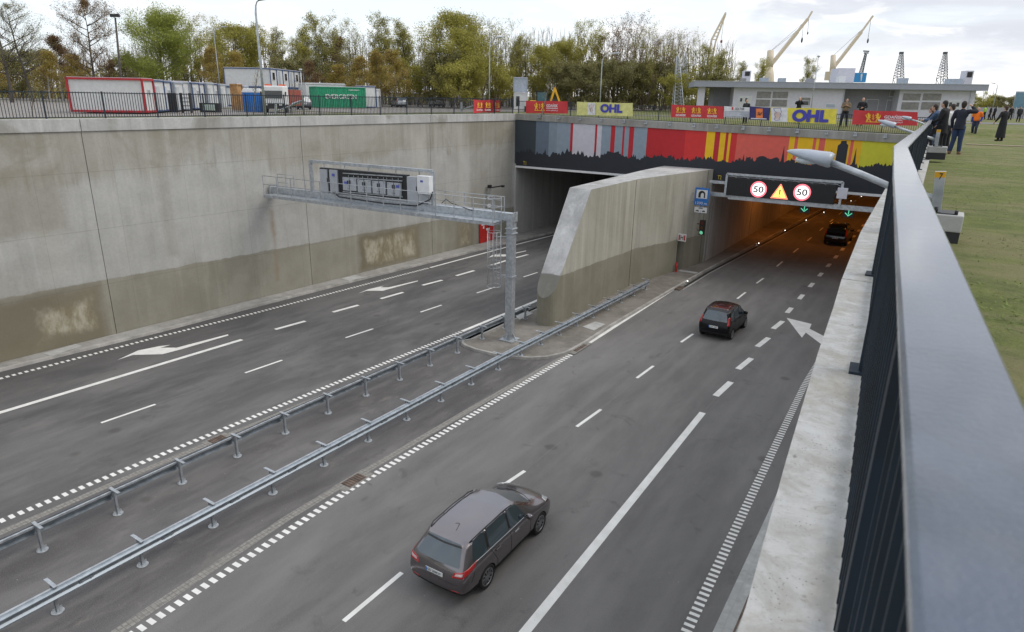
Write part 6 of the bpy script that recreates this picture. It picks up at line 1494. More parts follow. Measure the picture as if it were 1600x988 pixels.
def P_(key, name, *a, **k): PT[key] = proto(name, *a, **k); PT[key]['used'] = 0
P_('A', 'green_tree', 'willow', 'grey', seed=1, h=14, spread=5.4, clear=.13, leaf_n=52000, leaf_s=.19, up=.5, shape='round', tuftiness=.25, nb=(10, 5, 4, 3))
P_('A2', 'green_tree', 'olive', 'grey', seed=12, h=14, spread=4.4, clear=.10, leaf_n=36000, leaf_s=.19, up=.6, shape='round', tuftiness=.4, nb=(9, 5, 4, 3))
P_('B', 'bare_tree', 'dull', 'dark', seed=2, h=16, spread=5.0, clear=.25, leaf_n=9000, leaf_s=.12, up=.45, shape='round', tuftiness=.9, nb=(8, 5, 4, 3))
P_('B2', 'bare_tree', 'brown', 'dark', seed=3, h=15, spread=4.4, clear=.25, leaf_n=14000, leaf_s=.15, up=.45, shape='round', tuftiness=.75, nb=(8, 5, 4, 3))
P_('D', 'budding_tree', 'tuft', 'grey', seed=4, h=14, spread=4.6, clear=.25, leaf_n=13000, leaf_s=.17, up=.9, stems=3, shape='vase', tuftiness=.85, nb=(7, 5, 4, 3), bare_top=.3)
P_('D2', 'budding_tree', 'olive', 'dark', seed=5, h=14, spread=4.2, clear=.30, leaf_n=16000, leaf_s=.17, up=.9, stems=2, shape='vase', tuftiness=.8, nb=(8, 5, 4, 3), bare_top=.4)
P_('D3', 'budding_tree', 'tuft', 'dark', seed=6, h=14, spread=3.6, clear=.2, leaf_n=13000, leaf_s=.17, up=.9, stems=1, shape='col', tuftiness=.8, nb=(9, 5, 4, 3), bare_top=.5)
P_('F', 'leafless_tree', 'brown', 'brown', seed=8, h=14, spread=4.4, clear=.2, leaf_n=4200, leaf_s=.17, up=1.0, stems=3, shape='vase', tuftiness=.9, nb=(8, 6, 4, 3), bare_top=.2)
P_('F2', 'leafless_tree', 'tuft', 'brown', seed=9, h=14, spread=4.8, clear=.2, leaf_n=10000, leaf_s=.15, up=.9, stems=4, shape='vase', tuftiness=.85, nb=(8, 6, 4, 3), bare_top=.3)
P_('E', 'birch_tree', 'orange', 'birch', seed=10, h=9, spread=2.7, clear=.12, leaf_n=16000, leaf_s=.15, up=.6, shape='cone', tuftiness=.4, nb=(9, 4, 4, 3))
P_('E2', 'birch_tree', 'brown', 'birch', seed=11, h=9, spread=2.6, clear=.15, leaf_n=14000, leaf_s=.15, up=.6, shape='cone', tuftiness=.5, nb=(9, 4, 4, 3))
P_('G', 'bush', 'dull', 'brown', seed=13, h=6, spread=3.2, clear=.02, leaf_n=15000, leaf_s=.17, up=.6, stems=4, shape='round', tuftiness=.35, nb=(6, 4, 4, 3))
P_('G2', 'bush', 'olive', 'brown', seed=14, h=6, spread=3.0, clear=.02, leaf_n=15000, leaf_s=.17, up=.6, stems=4, shape='round', tuftiness=.35, nb=(6, 4, 4, 3))
P_('S', 'young_tree', 'tuft', 'grey', seed=15, h=4, spread=.7, clear=.4, leaf_n=160, leaf_s=.07, lv=3, up=1.1, shape='col', tuftiness=.9, nb=(5, 3, 2), twig=.006)
desc = dict(A='rounded tree in fresh light green leaf', A2='tall yellow green tree in early leaf', B='nearly bare dark twigged tree', B2='open tree with reddish brown young leaves', D='budding tree with several upright stems', D2='tall tree with loose yellow green tufts',
            D3='narrow upright budding tree', F='bare brown many stemmed tree', F2='tall brown tree with sparse olive buds', E='small orange brown birch with pale trunk', E2='small reddish brown birch', G='dull green bush', G2='yellow green bush', S='thin young tree')
trees = [
 (20, -14, 'B', 88, 'rising out of the top left corner of the photo'), (52, 8, 'B', 94, 'just right of the corner tree at far left'), (100, 60, 'E2', 110, 'behind the left end of the fence, left of the red framed container'),
 (152, 6, 'B2', 98, 'above the left end of the red framed container'), (-12, 70, 'E', 100, 'cut by the left edge of the photo'), (30, 78, 'G', 112, 'under the two bare trees at far left'), (78, 82, 'E', 104, 'between the bare trees and the container'),
 (128, 88, 'E', 108, 'above the left corner of the red framed container'), (182, 95, 'E2', 112, 'behind the floodlight pole'), (212, 88, 'G', 115, 'between the floodlight pole and the rounded green tree'), (255, 24, 'A', 104, 'standing behind the row of white cabins'),
 (300, 52, 'D', 120, 'right beside the rounded green tree'), (326, 30, 'D2', 116, 'with brownish crown above the white cabins'), (345, 78, 'E', 100, 'left of the two storey cabin block'), (366, 84, 'E', 103, 'touching the left corner of the two storey cabin block'),
 (378, 44, 'A2', 112, 'left of the tall street lamp'), (402, 42, 'D3', 118, 'behind the tall street lamp'), (432, 50, 'D', 124, 'above the middle of the two storey cabin block'), (455, 62, 'D2', 118, 'above the right end of the cabin block'),
 (480, 44, 'D3', 122, 'left of the tallest bare tree in the middle left'), (506, 30, 'D', 116, 'tallest over the green container'), (531, 62, 'E2', 120, 'low behind the tall bare tree over the green container'), (548, 34, 'F2', 114, 'over the right half of the green container'),
 (590, 30, 'D', 112, 'with bent trunks right of the green container'), (612, 52, 'D2', 124, 'behind the orange birches'), (640, 40, 'D3', 120, 'standing above the orange birches'), (668, 66, 'F', 126, 'in the gap between two groups of taller trees'),
 (490, 98, 'E2', 101, 'just left of the green container'), (460, 92, 'G', 106, 'behind the right end of the cabin block'), (530, 104, 'E', 104, 'behind the left half of the green container'), (572, 92, 'E', 102, 'first of the birches right of the green container'), (598, 84, 'E', 106, 'second of the birches right of the green container'),
 (622, 82, 'E', 102, 'last of the birches before the green bush'), (655, 98, 'G2', 108, 'right of the orange birches behind the pale wall'), (690, 88, 'G', 104, 'under the tallest green tree'), (706, 26, 'A2', 108, 'tallest in the middle group'), (728, 52, 'A2', 104, 'right of the tallest tree of the middle group'),
 (752, 34, 'F', 116, 'behind the thin street lamp in the middle'), (776, 36, 'F2', 112, 'right of the thin street lamp in the middle'), (800, 60, 'D3', 118, 'above the small grey cabin tower'), (712, 88, 'G2', 100, 'left of the folded red banner'), (745, 92, 'A2', 102, 'directly behind the thin street lamp'),
 (780, 90, 'G2', 106, 'left of the small grey cabin tower'), (824, 66, 'D', 122, 'above the small grey cabin tower at its right'), (848, 76, 'A2', 112, 'above the yellow digger'), (876, 70, 'A2', 116, 'right above the grey cabin behind the digger'), (905, 62, 'D2', 118, 'above the pale yellow banner, left part'),
 (932, 38, 'D2', 112, 'above the pale yellow banner, right part'), (960, 34, 'F', 110, 'just right of the curved street lamp'), (984, 30, 'F', 114, 'second right of the curved street lamp'), (1006, 44, 'F2', 108, 'third right of the curved street lamp'),
 (1036, 52, 'F', 112, 'left of the lattice masts'), (1062, 54, 'F2', 116, 'directly behind the lattice masts'), (1090, 76, 'D', 108, 'at the left corner of the long low building'), (1118, 82, 'D3', 112, 'over the left end of the building roof'), (1132, 90, 'F2', 120, 'rising behind the roof just right of the leaning crane'),
 (890, 96, 'G', 108, 'behind the left end of the pale yellow banner'), (922, 98, 'G', 104, 'behind the pale yellow banner'), (950, 104, 'G', 106, 'beside the foot of the curved street lamp'), (985, 96, 'G', 110, 'low between the lamp and the masts'), (1020, 100, 'G', 112, 'low left of the lattice masts'), (1060, 112, 'G2', 104, 'low behind the masts'), (1100, 118, 'G', 112, 'under the roof end of the long building'),
 (1152, 100, 'D3', 160, 'small behind the roof units at the left of the building'), (1172, 94, 'D2', 165, 'small right of the dark roof vent'), (1252, 93, 'D', 150, 'small behind the roof between the two cream cranes'),
 (1532, 149, 'G2', 120, 'at the right end of the long building'), (1552, 146, 'G2', 124, 'middle of the hedge by the grey fence'), (1570, 151, 'G', 118, 'last of the hedge before the glass building')]
rt = random.Random(5)
for (px, top, key, zc, where) in trees:
    p = gpos(px, zc); base_y = 494 + 0; # height from the pixel of the top
    a = atd(px, top, zc); hh = a.z - p.z; pr = PT[key]; s = hh / pr['h']
    wide = {'A': 1.0, 'G': 1.15, 'G2': 1.15, 'E': 1.1}.get(key, 1.0) * rt.uniform(.9, 1.1)
    if key in ('D', 'D2', 'D3', 'F', 'F2', 'A2') and zc < 140: wide *= 1.15
    lab = desc[key] + ' ' + where; o = pr if False else dup(pr, p, rt.uniform(0, 6.28), None, (s * wide, s * wide, s))
    o['label'] = ' '.join(lab.split()[:16]); o['category'] = 'bush' if key[0] == 'G' else 'tree'; o['group'] = 'bushes along the wood edge' if key[0] == 'G' else 'trees behind the yard and lawn'
for (px, y0, y1, where) in ((396, 106, 178, 'in front of the two storey cabin block'), (455, 122, 178, 'right of the white truck'), (50, 118, 182, 'with wooden stakes by the left end of the fence'), (845, 120, 178, 'beside the red banner before the digger')):
    zc = 46; p = gpos(px, zc, 10.1); p.z = G(p.x, p.y); a = atd(px, y0, zc); s = (a.z - p.z) / 4; o = dup(PT['S'], p, 1.0, desc['S'] + ' ' + where, s); o['category'] = 'tree'; o['group'] = 'young trees behind the fence'
for k, pr in PT.items():
    for ch in list(pr.children): bpy.data.objects.remove(ch)
    bpy.data.objects.remove(pr)
for ch in [o for o in C.objects if o.get('used') is not None]: del ch['used']; del ch['h']
# far wood that closes the gaps between the trunks
def wood(name, label, pxs, tops, zc, n, size, mats, twigs=900, sel=None):
    rs = random.Random(21); lm = MB()
    for _ in range(n):
        px = rs.uniform(pxs[0], pxs[1]); nz = mnoise.noise(Vector((px * .035, 0, 0))); nz2 = mnoise.noise(Vector((px * .13, 3, 0)))
        top = tops(px) + 13 * nz + 7 * nz2; z_ = zc + rs.uniform(-10, 10); g = gpos(px, z_); hh = atd(px, top, z_).z - g.z; v = rs.random() ** .85; z = g.z + hh * v
        if v > .55 and mnoise.noise(Vector((px * .16, z * .9, 5))) < (v - .62) * 1.4: continue
        c = Vector((g.x, g.y, z)); s = size * rs.uniform(.6, 1.4); a = Vector((rs.gauss(0, 1), rs.gauss(0, 1), rs.gauss(0, 1))).normalized(); b = a.cross(Vector((rs.gauss(0, 1), rs.gauss(0, 1), rs.gauss(0, 1)))).normalized()
        k = mnoise.noise(Vector((px * .028, z * .12, 9))) + rs.gauss(0, .10)
        lm.add([c - a * s * .5, c + b * s * .35, c + a * s * .5, c - b * s * .35], [(0, 1, 2, 3)], 0 if k < -.12 else (1 if k < .05 else (2 if k < .25 else 3)))
    for _ in range(twigs):
        px = rs.uniform(*pxs); z_ = zc + rs.uniform(-8, 8); g = gpos(px, z_); hh = atd(px, tops(px) - rs.uniform(-12, 20), z_).z - g.z; g.z -= .2
        q1 = g + Vector((rs.uniform(-.3, .3), rs.uniform(-.3, .3), hh * .6)); q2 = g + Vector((rs.uniform(-.9, .9), rs.uniform(-.9, .9), hh)); lm.tube([g, q1, q2], [.09, .055, .02], 3, len(mats) - 1, caps=False)
        for _k in range(3):
            f = rs.uniform(.2, .9); e = q1.lerp(q2, f); lm.tube([e, e + Vector((rs.uniform(-1, 1), rs.uniform(-1, 1), rs.uniform(.6, 1.8)))], [.03, .012], 3, len(mats) - 1, caps=False)
    o = lm.build(name, mats); tag(o, label, 'wood', kind='stuff')
wood('far_wood', 'dense brown and green wood filling the gaps behind the separate trees', (-60, 1140), lambda x: 72 + 7 * math.sin(x * .013) + 5 * math.sin(x * .041) + (12 if x < 240 else 0), 128, 70000, .32, [LF['orange'], LF['dull'], LF['tuft'], LF['olive'], BK['brown']], 1100)
wood('far_scrub', 'low scrub on the horizon behind the lawn right of the building', (1500, 1760), lambda x: 157, 240, 5000, .6, [LF['brown'], LF['dull'], LF['tuft'], LF['olive'], BK['brown']], 60)
# ---------------------------------------------------------------- site cabins and containers
M_cwhite = material('cabin_white', (.60, .61, .61), .55, vary=.06); M_cred = material('container_red', (.40, .022, .03), .5); M_cblue = material('cabin_blue', (.045, .085, .20), .5); M_cpale = material('cabin_pale_grey', (.50, .52, .54), .6); M_green = material('container_green', (.012, .26, .13), .5, vary=.2); M_cgrey = material('cabin_blue_grey', (.36, .41, .47), .6)
M_wood = material('raw_timber', (.42, .24, .10), .8, vary=.3); M_brick = material('rusty_red', (.28, .06, .045), .7)
def cabin(name, label, o, e1, e2, L, Wd, h, frame, skin, group=None, cat='cabin', wins=(), lift=.12, corr=False, win_e2=()):
    """box from corner o along e1 (length) and e2 (width); faces toward the camera carry the details"""
    o = Vector(o); e1, e2 = Vector(e1).normalized(), Vector(e2).normalized(); t = thing(name, label, cat, o, group)
    def P(a, b, z): return o + e1 * a + e2 * b + Vector((0, 0, z + lift))
    c = P(L / 2, Wd / 2, h / 2)
    mb = MB(); M = Matrix((e1, e2, Vector((0, 0, 1)))).transposed()
    mb.box(c, (L - .1, Wd - .1, h - .08), M=M); mb.build('wall', skin, t)
    mb = MB(); FW = .14 if frame is M_cred else .09
    for a in (0, L):
        for b in (0, Wd): mb.bar(P(a, b, 0), P(a, b, h), FW, FW, up=e1)
    for z in (.06, h - .06):
        for b in (0, Wd): mb.bar(P(0, b, z), P(L, b, z), FW, FW * 1.15)
        for a in (0, L): mb.bar(P(a, 0, z), P(a, Wd, z), FW, FW * 1.15)
    mb.build('frame', frame, t)
    mb = MB(); mb.box(P(L / 2, Wd / 2, h + .03), (L, Wd, .05), M=M); mb.build('roof', M_pale, t)
    if corr:
        mb = MB(); n = int(L / .28)
        for i in range(n): mb.box(P((i + .5) * L / n, .035, h / 2), (.12, .05, h - .35), M=M)
        mb.build('corrugation', skin, t)
    for (a, z, w, hh, m) in wins:                        # on the long face b = 0
        mb = MB(); mb.box(P(a, .02, z), (w, .06, hh), M=M); f = mb.build('window', M_cwhite, t); mb = MB(); mb.box(P(a, -.02, z), (w - .1, .03, hh - .1), M=M); mb.build('pane', m, f)
    for (b, z, w, hh, m) in win_e2:                      # on the short face a = 0
        mb = MB(); mb.box(P(.02, b, z), (.06, w, hh), M=M); f = mb.build('door' if hh > 1.6 else 'window', M_cwhite, t); mb = MB(); mb.box(P(-.02, b, z), (.03, w - .12, hh - .12), M=M); mb.build('pane', m, f)
    return t
O = gpos(229, 54.6, 9.9); e2 = (CF - CR * .14).normalized(); e1 = (-CR - CF * .14).normalized()
cabin('site_container', 'long white container with a red frame at the left of the yard', O, e1, e2, 5.6, 2.35, 2.6, M_cred, M_cwhite, win_e2=((1.2, 1.55, .5, .5, M_paleD),), cat='container')
cs = [(M_cblue, 'white cabin with a blue frame directly right of the red framed container'), (M_cblue, 'second white cabin right of the red framed container'), (M_cgrey, 'third white cabin from the red framed container, with a grey frame'), (M_cgrey, 'fourth cabin from the red framed container behind the dark rack'), (M_cblue, 'fifth cabin from the red framed container with blue frame'), (M_cblue, 'sixth cabin from the red framed container with blue frame'), (M_cgrey, 'seventh cabin of the row, pale grey'), (M_cblue, 'eighth cabin of the row, last but one before the timber shed'), (M_cgrey, 'ninth cabin of the row, directly before the orange timber shed')]
for i, (fr_, lab_) in enumerate(cs):
    cabin('site_cabin', lab_, O + e2 * (2.52 * (i + 1)) + e1 * (.25 * (i % 2)), e1, e2, 5.9, 2.35, 2.55 - .04 * (i % 3), fr_, M_cwhite, 'white site cabins in a row', win_e2=((.75, 1.1, .85, 2.0, M_cpale),) + (((1.75, 1.5, .6, .6, M_paleD),) if i % 3 == 1 else ()))
cabin('tool_shed', 'small orange timber shed at the end of the cabin row', gpos(364, 66), CR, CF, .65, 1.2, 2.5, M_wood, M_wood, cat='shed')
cabin('tool_shed', 'narrow pale shed right of the orange timber shed', gpos(375.5, 68), CR, CF, .6, 1.2, 2.3, M_cgrey, M_cwhite, cat='shed')
for i, px in enumerate((272, 293)):
    t = thing('tool_rack', ('dark tall board' if i == 0 else 'dark rack with shelves') + ' leaning against the white cabins behind the fence', 'rack', gpos(px, 58, 9.9)); p = t.location; mb = MB()
    if i == 0: mb.box(p + Vector((0, 0, .85)), (.75, .1, 1.6), .5)
    else:
        for k in range(5): mb.box(p + Vector((0, 0, .3 + k * .32)), (.8, .3, .06), .5)
        for a in (-.38, .38): mb.box(p + Vector((math.cos(.5) * a, math.sin(.5) * a, .85)), (.06, .3, 1.65), .5)
    mb.build('rack_frame', M_black, t)
t = thing('glazed_crate', 'low dark framed crate with a pale green pane beside the rack', 'crate', gpos(330, 60, 9.9)); p = t.location; mb = MB(); mb.box(p + Vector((0, 0, .45)), (1.7, .5, .8), .5); mb.build('crate_body', M_black, t); mb = MB(); q = p + Vector((math.sin(.5) * .27, -math.cos(.5) * .27, .48)); mb.box(q, (1.1, .03, .5), .5); mb.build('pane', material('pale_green_pane', (.42, .52, .46), .3), t)
# two storey cabin block
oc = gpos(427, 88); f1 = -CR; f2 = CF.copy()
for lvl in (0, 1):
    for i in range(6):
        lab_ = ('upper' if lvl else 'lower') + ' storey cabin of the blue framed block, ' + ordn[i] + ' from its near corner'
        cabin('office_cabin', lab_, oc + f2 * 2.46 * i + Vector((0, 0, 2.36 * lvl)), f1, f2, 6.0, 2.44, 2.34, M_cblue, M_cwhite, 'cabins of the two storey block', win_e2=((1.2, 1.4, .9, 1.0, M_glassb),) if i in (0, 2, 4, 5, 6) else ((1.0, 1.1, .8, 2.0, M_cgrey),))
# green container with lettering, cabins beside it
ga, gb_ = gpos(497.5, 86), gpos(572, 90); ge = (gb_ - ga).normalized(); gq = Vector((-ge.y, ge.x, 0))
t = cabin('shipping_container', 'green shipping container with white EVERGREEN lettering', ga, ge, gq, (gb_ - ga).length, 2.4, 2.55, M_green, M_green, cat='container', corr=True)
text('EVERGREEN', 4.3, .55, ga + ge * 1.05 - gq * .06 + Vector((0, 0, 1.22)), ge, (0, 0, 1), M_cwhite, 'lettering', t, .03, .015)
text('EVERGREEN', 1.5, .14, ga + ge * 4.3 - gq * .06 + Vector((0, 0, 2.25)), ge, (0, 0, 1), M_cwhite, 'lettering', t, .02, .02)
cabin('site_cabin', 'white cabin with blue corner directly right of the green container', gb_ + ge * .3 + gq * 1.2, ge, gq, 1.9, 2.4, 2.75, M_cblue, M_cwhite, 'white site cabins in a row')
cabin('site_cabin', 'small white cabin second to the right of the green container', gb_ + ge * 2.5 + gq * 4, ge, gq, 1.8, 2.4, 2.4, M_cwhite, M_cwhite, 'white site cabins in a row')
cabin('site_cabin', 'white cabin standing behind the roof of the green container', ga + ge * .6 + gq * 5, ge, gq, 5.6, 2.4, 3.0, M_cwhite, M_cwhite, 'white site cabins in a row')
# portable toilets
for i, px in enumerate((388, 397, 406)):
    p = gpos(px, 66, 9.9); t = thing('portable_toilet', 'blue portable toilet with white roof, ' + ('leftmost of three', 'middle one of three', 'rightmost of three')[i] + ' beside the truck', 'toilet', p, 'portable toilets')
    an = .6; mb = MB(); mb.box(p + Vector((0, 0, .9)), (.55, .8, 1.8), an); mb.build('body', M_blue, t); mb = MB(); mb.box(p + Vector((0, 0, 1.88)), (.60, .88, .16), an); mb.box(p + Vector((0, 0, 2.02)), (.5, .7, .16), an); mb.box(p + Vector((0, 0, 2.14)), (.36, .5, .10), an); mb.build('roof', M_white, t)
    mb = MB(); mb.box(p + Vector((math.sin(an) * .41, -math.cos(an) * .41, .9)), (.40, .03, 1.55), an); mb.build('door', M_blue, t)
# truck
p = gpos(433, 64, 9.9); an = .62; ux_ = Vector((math.cos(an), math.sin(an), 0)); uy_ = Vector((-math.sin(an), math.cos(an), 0))
t = thing('truck', 'white truck cab with dark windscreen and orange beacons behind the fence', 'truck', p)
mb = MB(); mb.box(p + Vector((0, 0, 1.55)), (2.0, 1.7, 1.75), an); mb.build('cab', M_white, t, bevel=.12)
mb = MB(); q = p - uy_ * .87; mb.box(q + Vector((0, 0, 1.65)), (1.75, .05, .68), an); mb.build('windscreen', M_glassb, t)
mb = MB(); mb.box(q + Vector((0, 0, .62)), (1.95, .16, .5), an); mb.build('bumper', M_black, t)
for s in (-.65, .65):
    mb = MB(); mb.box(p + ux_ * s + Vector((0, 0, 2.5)), (.55, .2, .13), an); mb.build('beacon', material('beacon_orange', (.75, .12, .02), .4), t)
    mb = MB(); mb.box(q + ux_ * s + Vector((0, 0, .75)) - uy_ * .09, (.3, .04, .16), an); mb.build('headlight', M_head, t)
    mb = MB(); mb.cyl(p + ux_ * (s * 1.3) + Vector((0, 0, .42)), p + ux_ * (s * 1.52) + Vector((0, 0, .42)), .42, 16); mb.build('wheel', M_tyre, t)
    mb = MB(); mb.box(p + ux_ * (s * 1.75) - uy_ * .7 + Vector((0, 0, 1.7)), (.12, .08, .42), an); mb.build('mirror', M_black, t)
mb = MB(); mb.box(p + uy_ * 3.2 + Vector((0, 0, 1.35)), (2.1, 4.2, 1.5), an); mb.build('load_bed', M_brick, t)
# parked cars far off, digger
silver = carpaint('silver_paint', (.40, .41, .43), .6); whitep = carpaint('white_car_paint', (.62, .62, .62), .0)
hatch('parked_car', 'silver car parked in front of the long pale wall, left of the two', silver, gpos(629, 100), R(60)); hatch('parked_car', 'white car parked in front of the long pale wall, right of the two', whitep, gpos(688, 110), R(55), st=suv, wy=(.78, 3.45), r=.33)
hatch('parked_car', 'grey car parked behind the fence between the truck and the green container', carpaint('steel_paint', (.12, .13, .15), .5), gpos(478, 78), R(70))
a, b = gpos(606, 126), gpos(805, 132)
for i in range(10):
    p0, p1 = a.lerp(b, i / 10), a.lerp(b, (i + .97) / 10); mb = MB(); mb.bar(p0 + Vector((0, 0, 1.05)), p1 + Vector((0, 0, 1.05)), .12, 2.1); o = mb.build('concrete_fence', M_pale)
    tag(o, 'pale concrete fence panel at the far side of the yard, ' + ordn[i] + ' from the left', 'fence', 'concrete fence panels across the yard')
cabin('site_cabin', 'grey blue cabin tower at the left of the yellow digger, upper unit', gpos(802, 100) + Vector((0, 0, 2.4)), CR, CF, 2.0, 2.4, 2.0, M_cgrey, M_cgrey)
cabin('site_cabin', 'white lower cabin with a dark door left of the yellow digger', gpos(803.5, 99), CR, CF, 1.9, 2.4, 2.3, M_cwhite, M_cwhite, wins=((.5, 1.1, .6, 1.5, M_glassb),))
cabin('site_cabin', 'grey blue container behind the yellow digger', gpos(850, 112), CR, CF, 4.0, 2.4, 2.15, M_cgrey, M_cgrey)
p = gpos(848, 74, 9.95); t = thing('digger', 'yellow backhoe digger with folded arm behind the red banner', 'digger', p)
def dg(x, z, y=0.0): return p + CR * x + CF * y + Vector((0, 0, z))
Md = Matrix((CR, CF, Vector((0, 0, 1)))).transposed()
mb = MB(); mb.box(dg(-.9, 1.15), (1.1, 1.1, .55), M=Md); mb.box(dg(.0, .85), (2.6, 1.2, .45), M=Md); mb.build('body', M_yellow, t, bevel=.05)
mb = MB()
for x in (-.72, .42):
    for y in (-.6, .6): mb.bar(dg(x, 1.1, y), dg(x, 2.35, y), .09, .09, up=CR)
mb.box(dg(-.15, 2.38), (1.35, 1.4, .10), M=Md); mb.build('cab_frame', M_black, t)
mb = MB(); mb.box(dg(-.15, 1.75), (1.05, 1.15, 1.05), M=Md); mb.build('cab_glass', material('tinted_cab_glass', (.05, .13, .16), .1), t)
mb = MB(); mb.bar(dg(.75, 1.1), dg(1.25, 2.75), .22, .30, up=CF); mb.bar(dg(1.2, 2.8), dg(1.85, 1.2), .20, .26, up=CF); mb.build('arm', M_yellow, t)
mb = MB(); mb.box(dg(1.8, .95), (.5, .5, .5), M=Md); mb.build('bucket', M_black, t); mb = MB(); mb.box(dg(-1.9, .5), (.3, 1.6, .6), M=Md); mb.build('bucket', M_black, t)
for x, r in ((-1.05, .42), (.5, .62)):
    mb = MB(); mb.cyl(dg(x, r, -.85), dg(x, r, -.55), r, 18); mb.build('wheel', M_tyre, t)
# ---------------------------------------------------------------- long low building
B0, B1 = gpos(1083, 86, 9.7), gpos(1542, 80, 9.7); bu = (B1 - B0).normalized(); bn = Vector((bu.y, -bu.x, 0))       # bn towards the camera
if bn.dot(CF) > 0: bn = -bn
def bpn(px, py, off=0.0):
    d = ray(px, py); o = Vector((0, 0, H)); tt = ((B0 + bn * off) - o).dot(bn) / d.dot(bn); return o + d * tt
t = thing('service_building', 'long low pale grey building with flat roof and louvred windows behind the lawn', 'building', B0)
Mb = Matrix((bu, -bn, Vector((0, 0, 1)))).transposed(); D_ = 12.0; zr0 = bpn(1083, 127).z; zr1 = bpn(1083, 135.5).z; BL = (B1 - B0).length; zg = 9.6
def bbox(mb, px0, px1, z0, z1, o0, o1, off=-1.0):       # o0..o1: distance in front (+) of the facade plane
    a, b = bpn(px0, 150, off), bpn(px1, 150, off); s0, s1 = (a - B0).dot(bu), (b - B0).dot(bu); c = B0 + bu * (s0 + s1) / 2 + bn * (o0 + o1) / 2; c.z = (z0 + z1) / 2; mb.box(c, (abs(s1 - s0), abs(o1 - o0), z1 - z0), M=Mb)
mb = MB(); bbox(mb, 1083, 1542, zr1, zr0, 0, -D_ - 1, 0); mb.build('roof', M_roof, t)
mb = MB(); bbox(mb, 1083, 1542, zr0 + .003, zr0 + .06, .05, -D_, 0); mb.build('roof_edge', M_galv, t)
for (a, b, o0, o1, mm_) in ((1146, 1318, -1.0, -D_, M_pale), (1318.5, 1404.5, -3.2, -D_, M_paleD), (1405, 1524, -1.0, -D_, M_pale), (1115, 1145.5, -4.5, -D_, M_paleD), (1091, 1101, -1.0, -3.0, M_pale)):
    mb = MB(); bbox(mb, a, b, zg, zr1 - .003, o0, o1, o0); mb.build('wall', mm_, t)
M_louv = material('louvre_grey', (.27, .26, .25), .5, vary=.15)
def bwin(x0, x1, y0, y1, off, m, name='window', door=False):
    a, b = bpn(x0, y0, off), bpn(x1, y1, off); z1, z0 = a.z, b.z; mb = MB(); bbox(mb, x0 - .6, x1 + .6, z0 - .05, z1 + .05, off + .03, off - .02, off); w = mb.build(name, M_white, t); mb = MB(); bbox(mb, x0, x1, z0, z1, off + .05, off + .01, off)
    if m is M_louv:
        n = 9
        for i in range(n): z = z0 + (z1 - z0) * (i + .5) / n; bbox(mb, x0, x1, z - .02, z + .02, off + .08, off + .05, off)
    mb.build('pane' if not door else 'leaf', m, w)
for x0, x1 in ((1182, 1204.5), (1207, 1231)): bwin(x0, x1, 143, 154, -1.0, M_louv); bwin(x0, x1, 155.5, 167, -1.0, M_louv)
for x0, x1 in ((1411, 1438.5), (1442, 1471)): bwin(x0, x1, 146, 157.5, -1.0, M_louv); bwin(x0, x1, 159.5, 172, -1.0, M_louv)
bwin(1155, 1174, 151, 172, -1.0, M_cwhite, 'door', True); bwin(1157, 1160.5, 153.5, 159, -.95, M_glassb); bwin(1165, 1168.5, 153.5, 159, -.95, M_glassb)
bwin(1250, 1267, 152.5, 165, -1.0, M_louv); bwin(1251, 1265, 158, 164.5, -.93, M_glassb)
bwin(1484, 1503, 157, 181, -1.0, M_cwhite, 'door', True); bwin(1485.5, 1490, 160, 167, -.95, M_glassb); bwin(1497, 1501.5, 160.5, 167, -.95, M_glassb)
bwin(1356, 1374, 156, 176, -3.2, M_paleD, 'door', True); bwin(1388, 1402, 157, 176, -3.2, M_paleD, 'door', True); bwin(1390, 1403.5, 142, 151, -3.2, M_louv)
mb = MB(); bbox(mb, 1516, 1518, zg, zr1, -.9, -1.0, -1); mb.build('downpipe', M_galv, t); mb = MB(); bbox(mb, 1318, 1319, zg, zr1, -.9, -1.0, -1); mb.build('downpipe', M_galv, t)
bwin(1293, 1307, 163, 168, -1.0, M_cgrey)
def unit(px0, px1, ytop, off, label, m=M_pale, louv=None, group='ventilation units on the flat roof'):
    a = bpn(px0, ytop, off); o = thing('roof_unit', label, 'roof unit', bpn((px0 + px1) / 2, 128, off), group); mb = MB(); bbox(mb, px0, px1, zr0 + .06, a.z, off, off - 1.6, off); mb.build('casing', m, o)
    if louv: mb = MB(); q0, q1 = bpn(px0 + 2, louv[0], off), bpn(px1 - 2, louv[1], off); bbox(mb, px0 + 2, px1 - 2, q1.z, q0.z, off + .04, off, off); mb.build('louvre', M_black, o)
unit(1158, 1169.5, 110.5, -6, 'tall roof unit with dark louvre at the left of the building roof', M_pale, (112, 119)); unit(1155, 1163, 122.5, -4, 'low dark box in front of the tall left roof unit', M_louv)
unit(1186, 1198, 121.5, -5, 'blue grey roof box, second unit from the left', M_cgrey); unit(1215, 1225, 122, -5, 'small blue grey roof box right of the first cream crane', M_cgrey); unit(1260, 1269, 122.8, -5, 'small grey roof box under the small tree', M_paleD)
unit(1307, 1317, 119, -5, 'white slatted roof box beside the grey roof house', M_white); unit(1404, 1415, 122, -5, 'blue grey roof box at the foot of the left lattice tower', M_cgrey); unit(1479, 1499, 123, -5, 'long low blue grey roof duct near the right end', M_cgrey)
unit(1502, 1514, 110.5, -6, 'tall roof unit with dark louvre near the right end of the building', M_pale, (112.5, 121))
mb = MB(); bbox(mb, 1304, 1330, zr0 + .06, bpn(1310, 106.5, -8).z, -8, -12, -8); o = mb.build('roof_house', M_pale); tag(o, 'plain grey stair house on the roof beside the second cream crane', 'roof house')
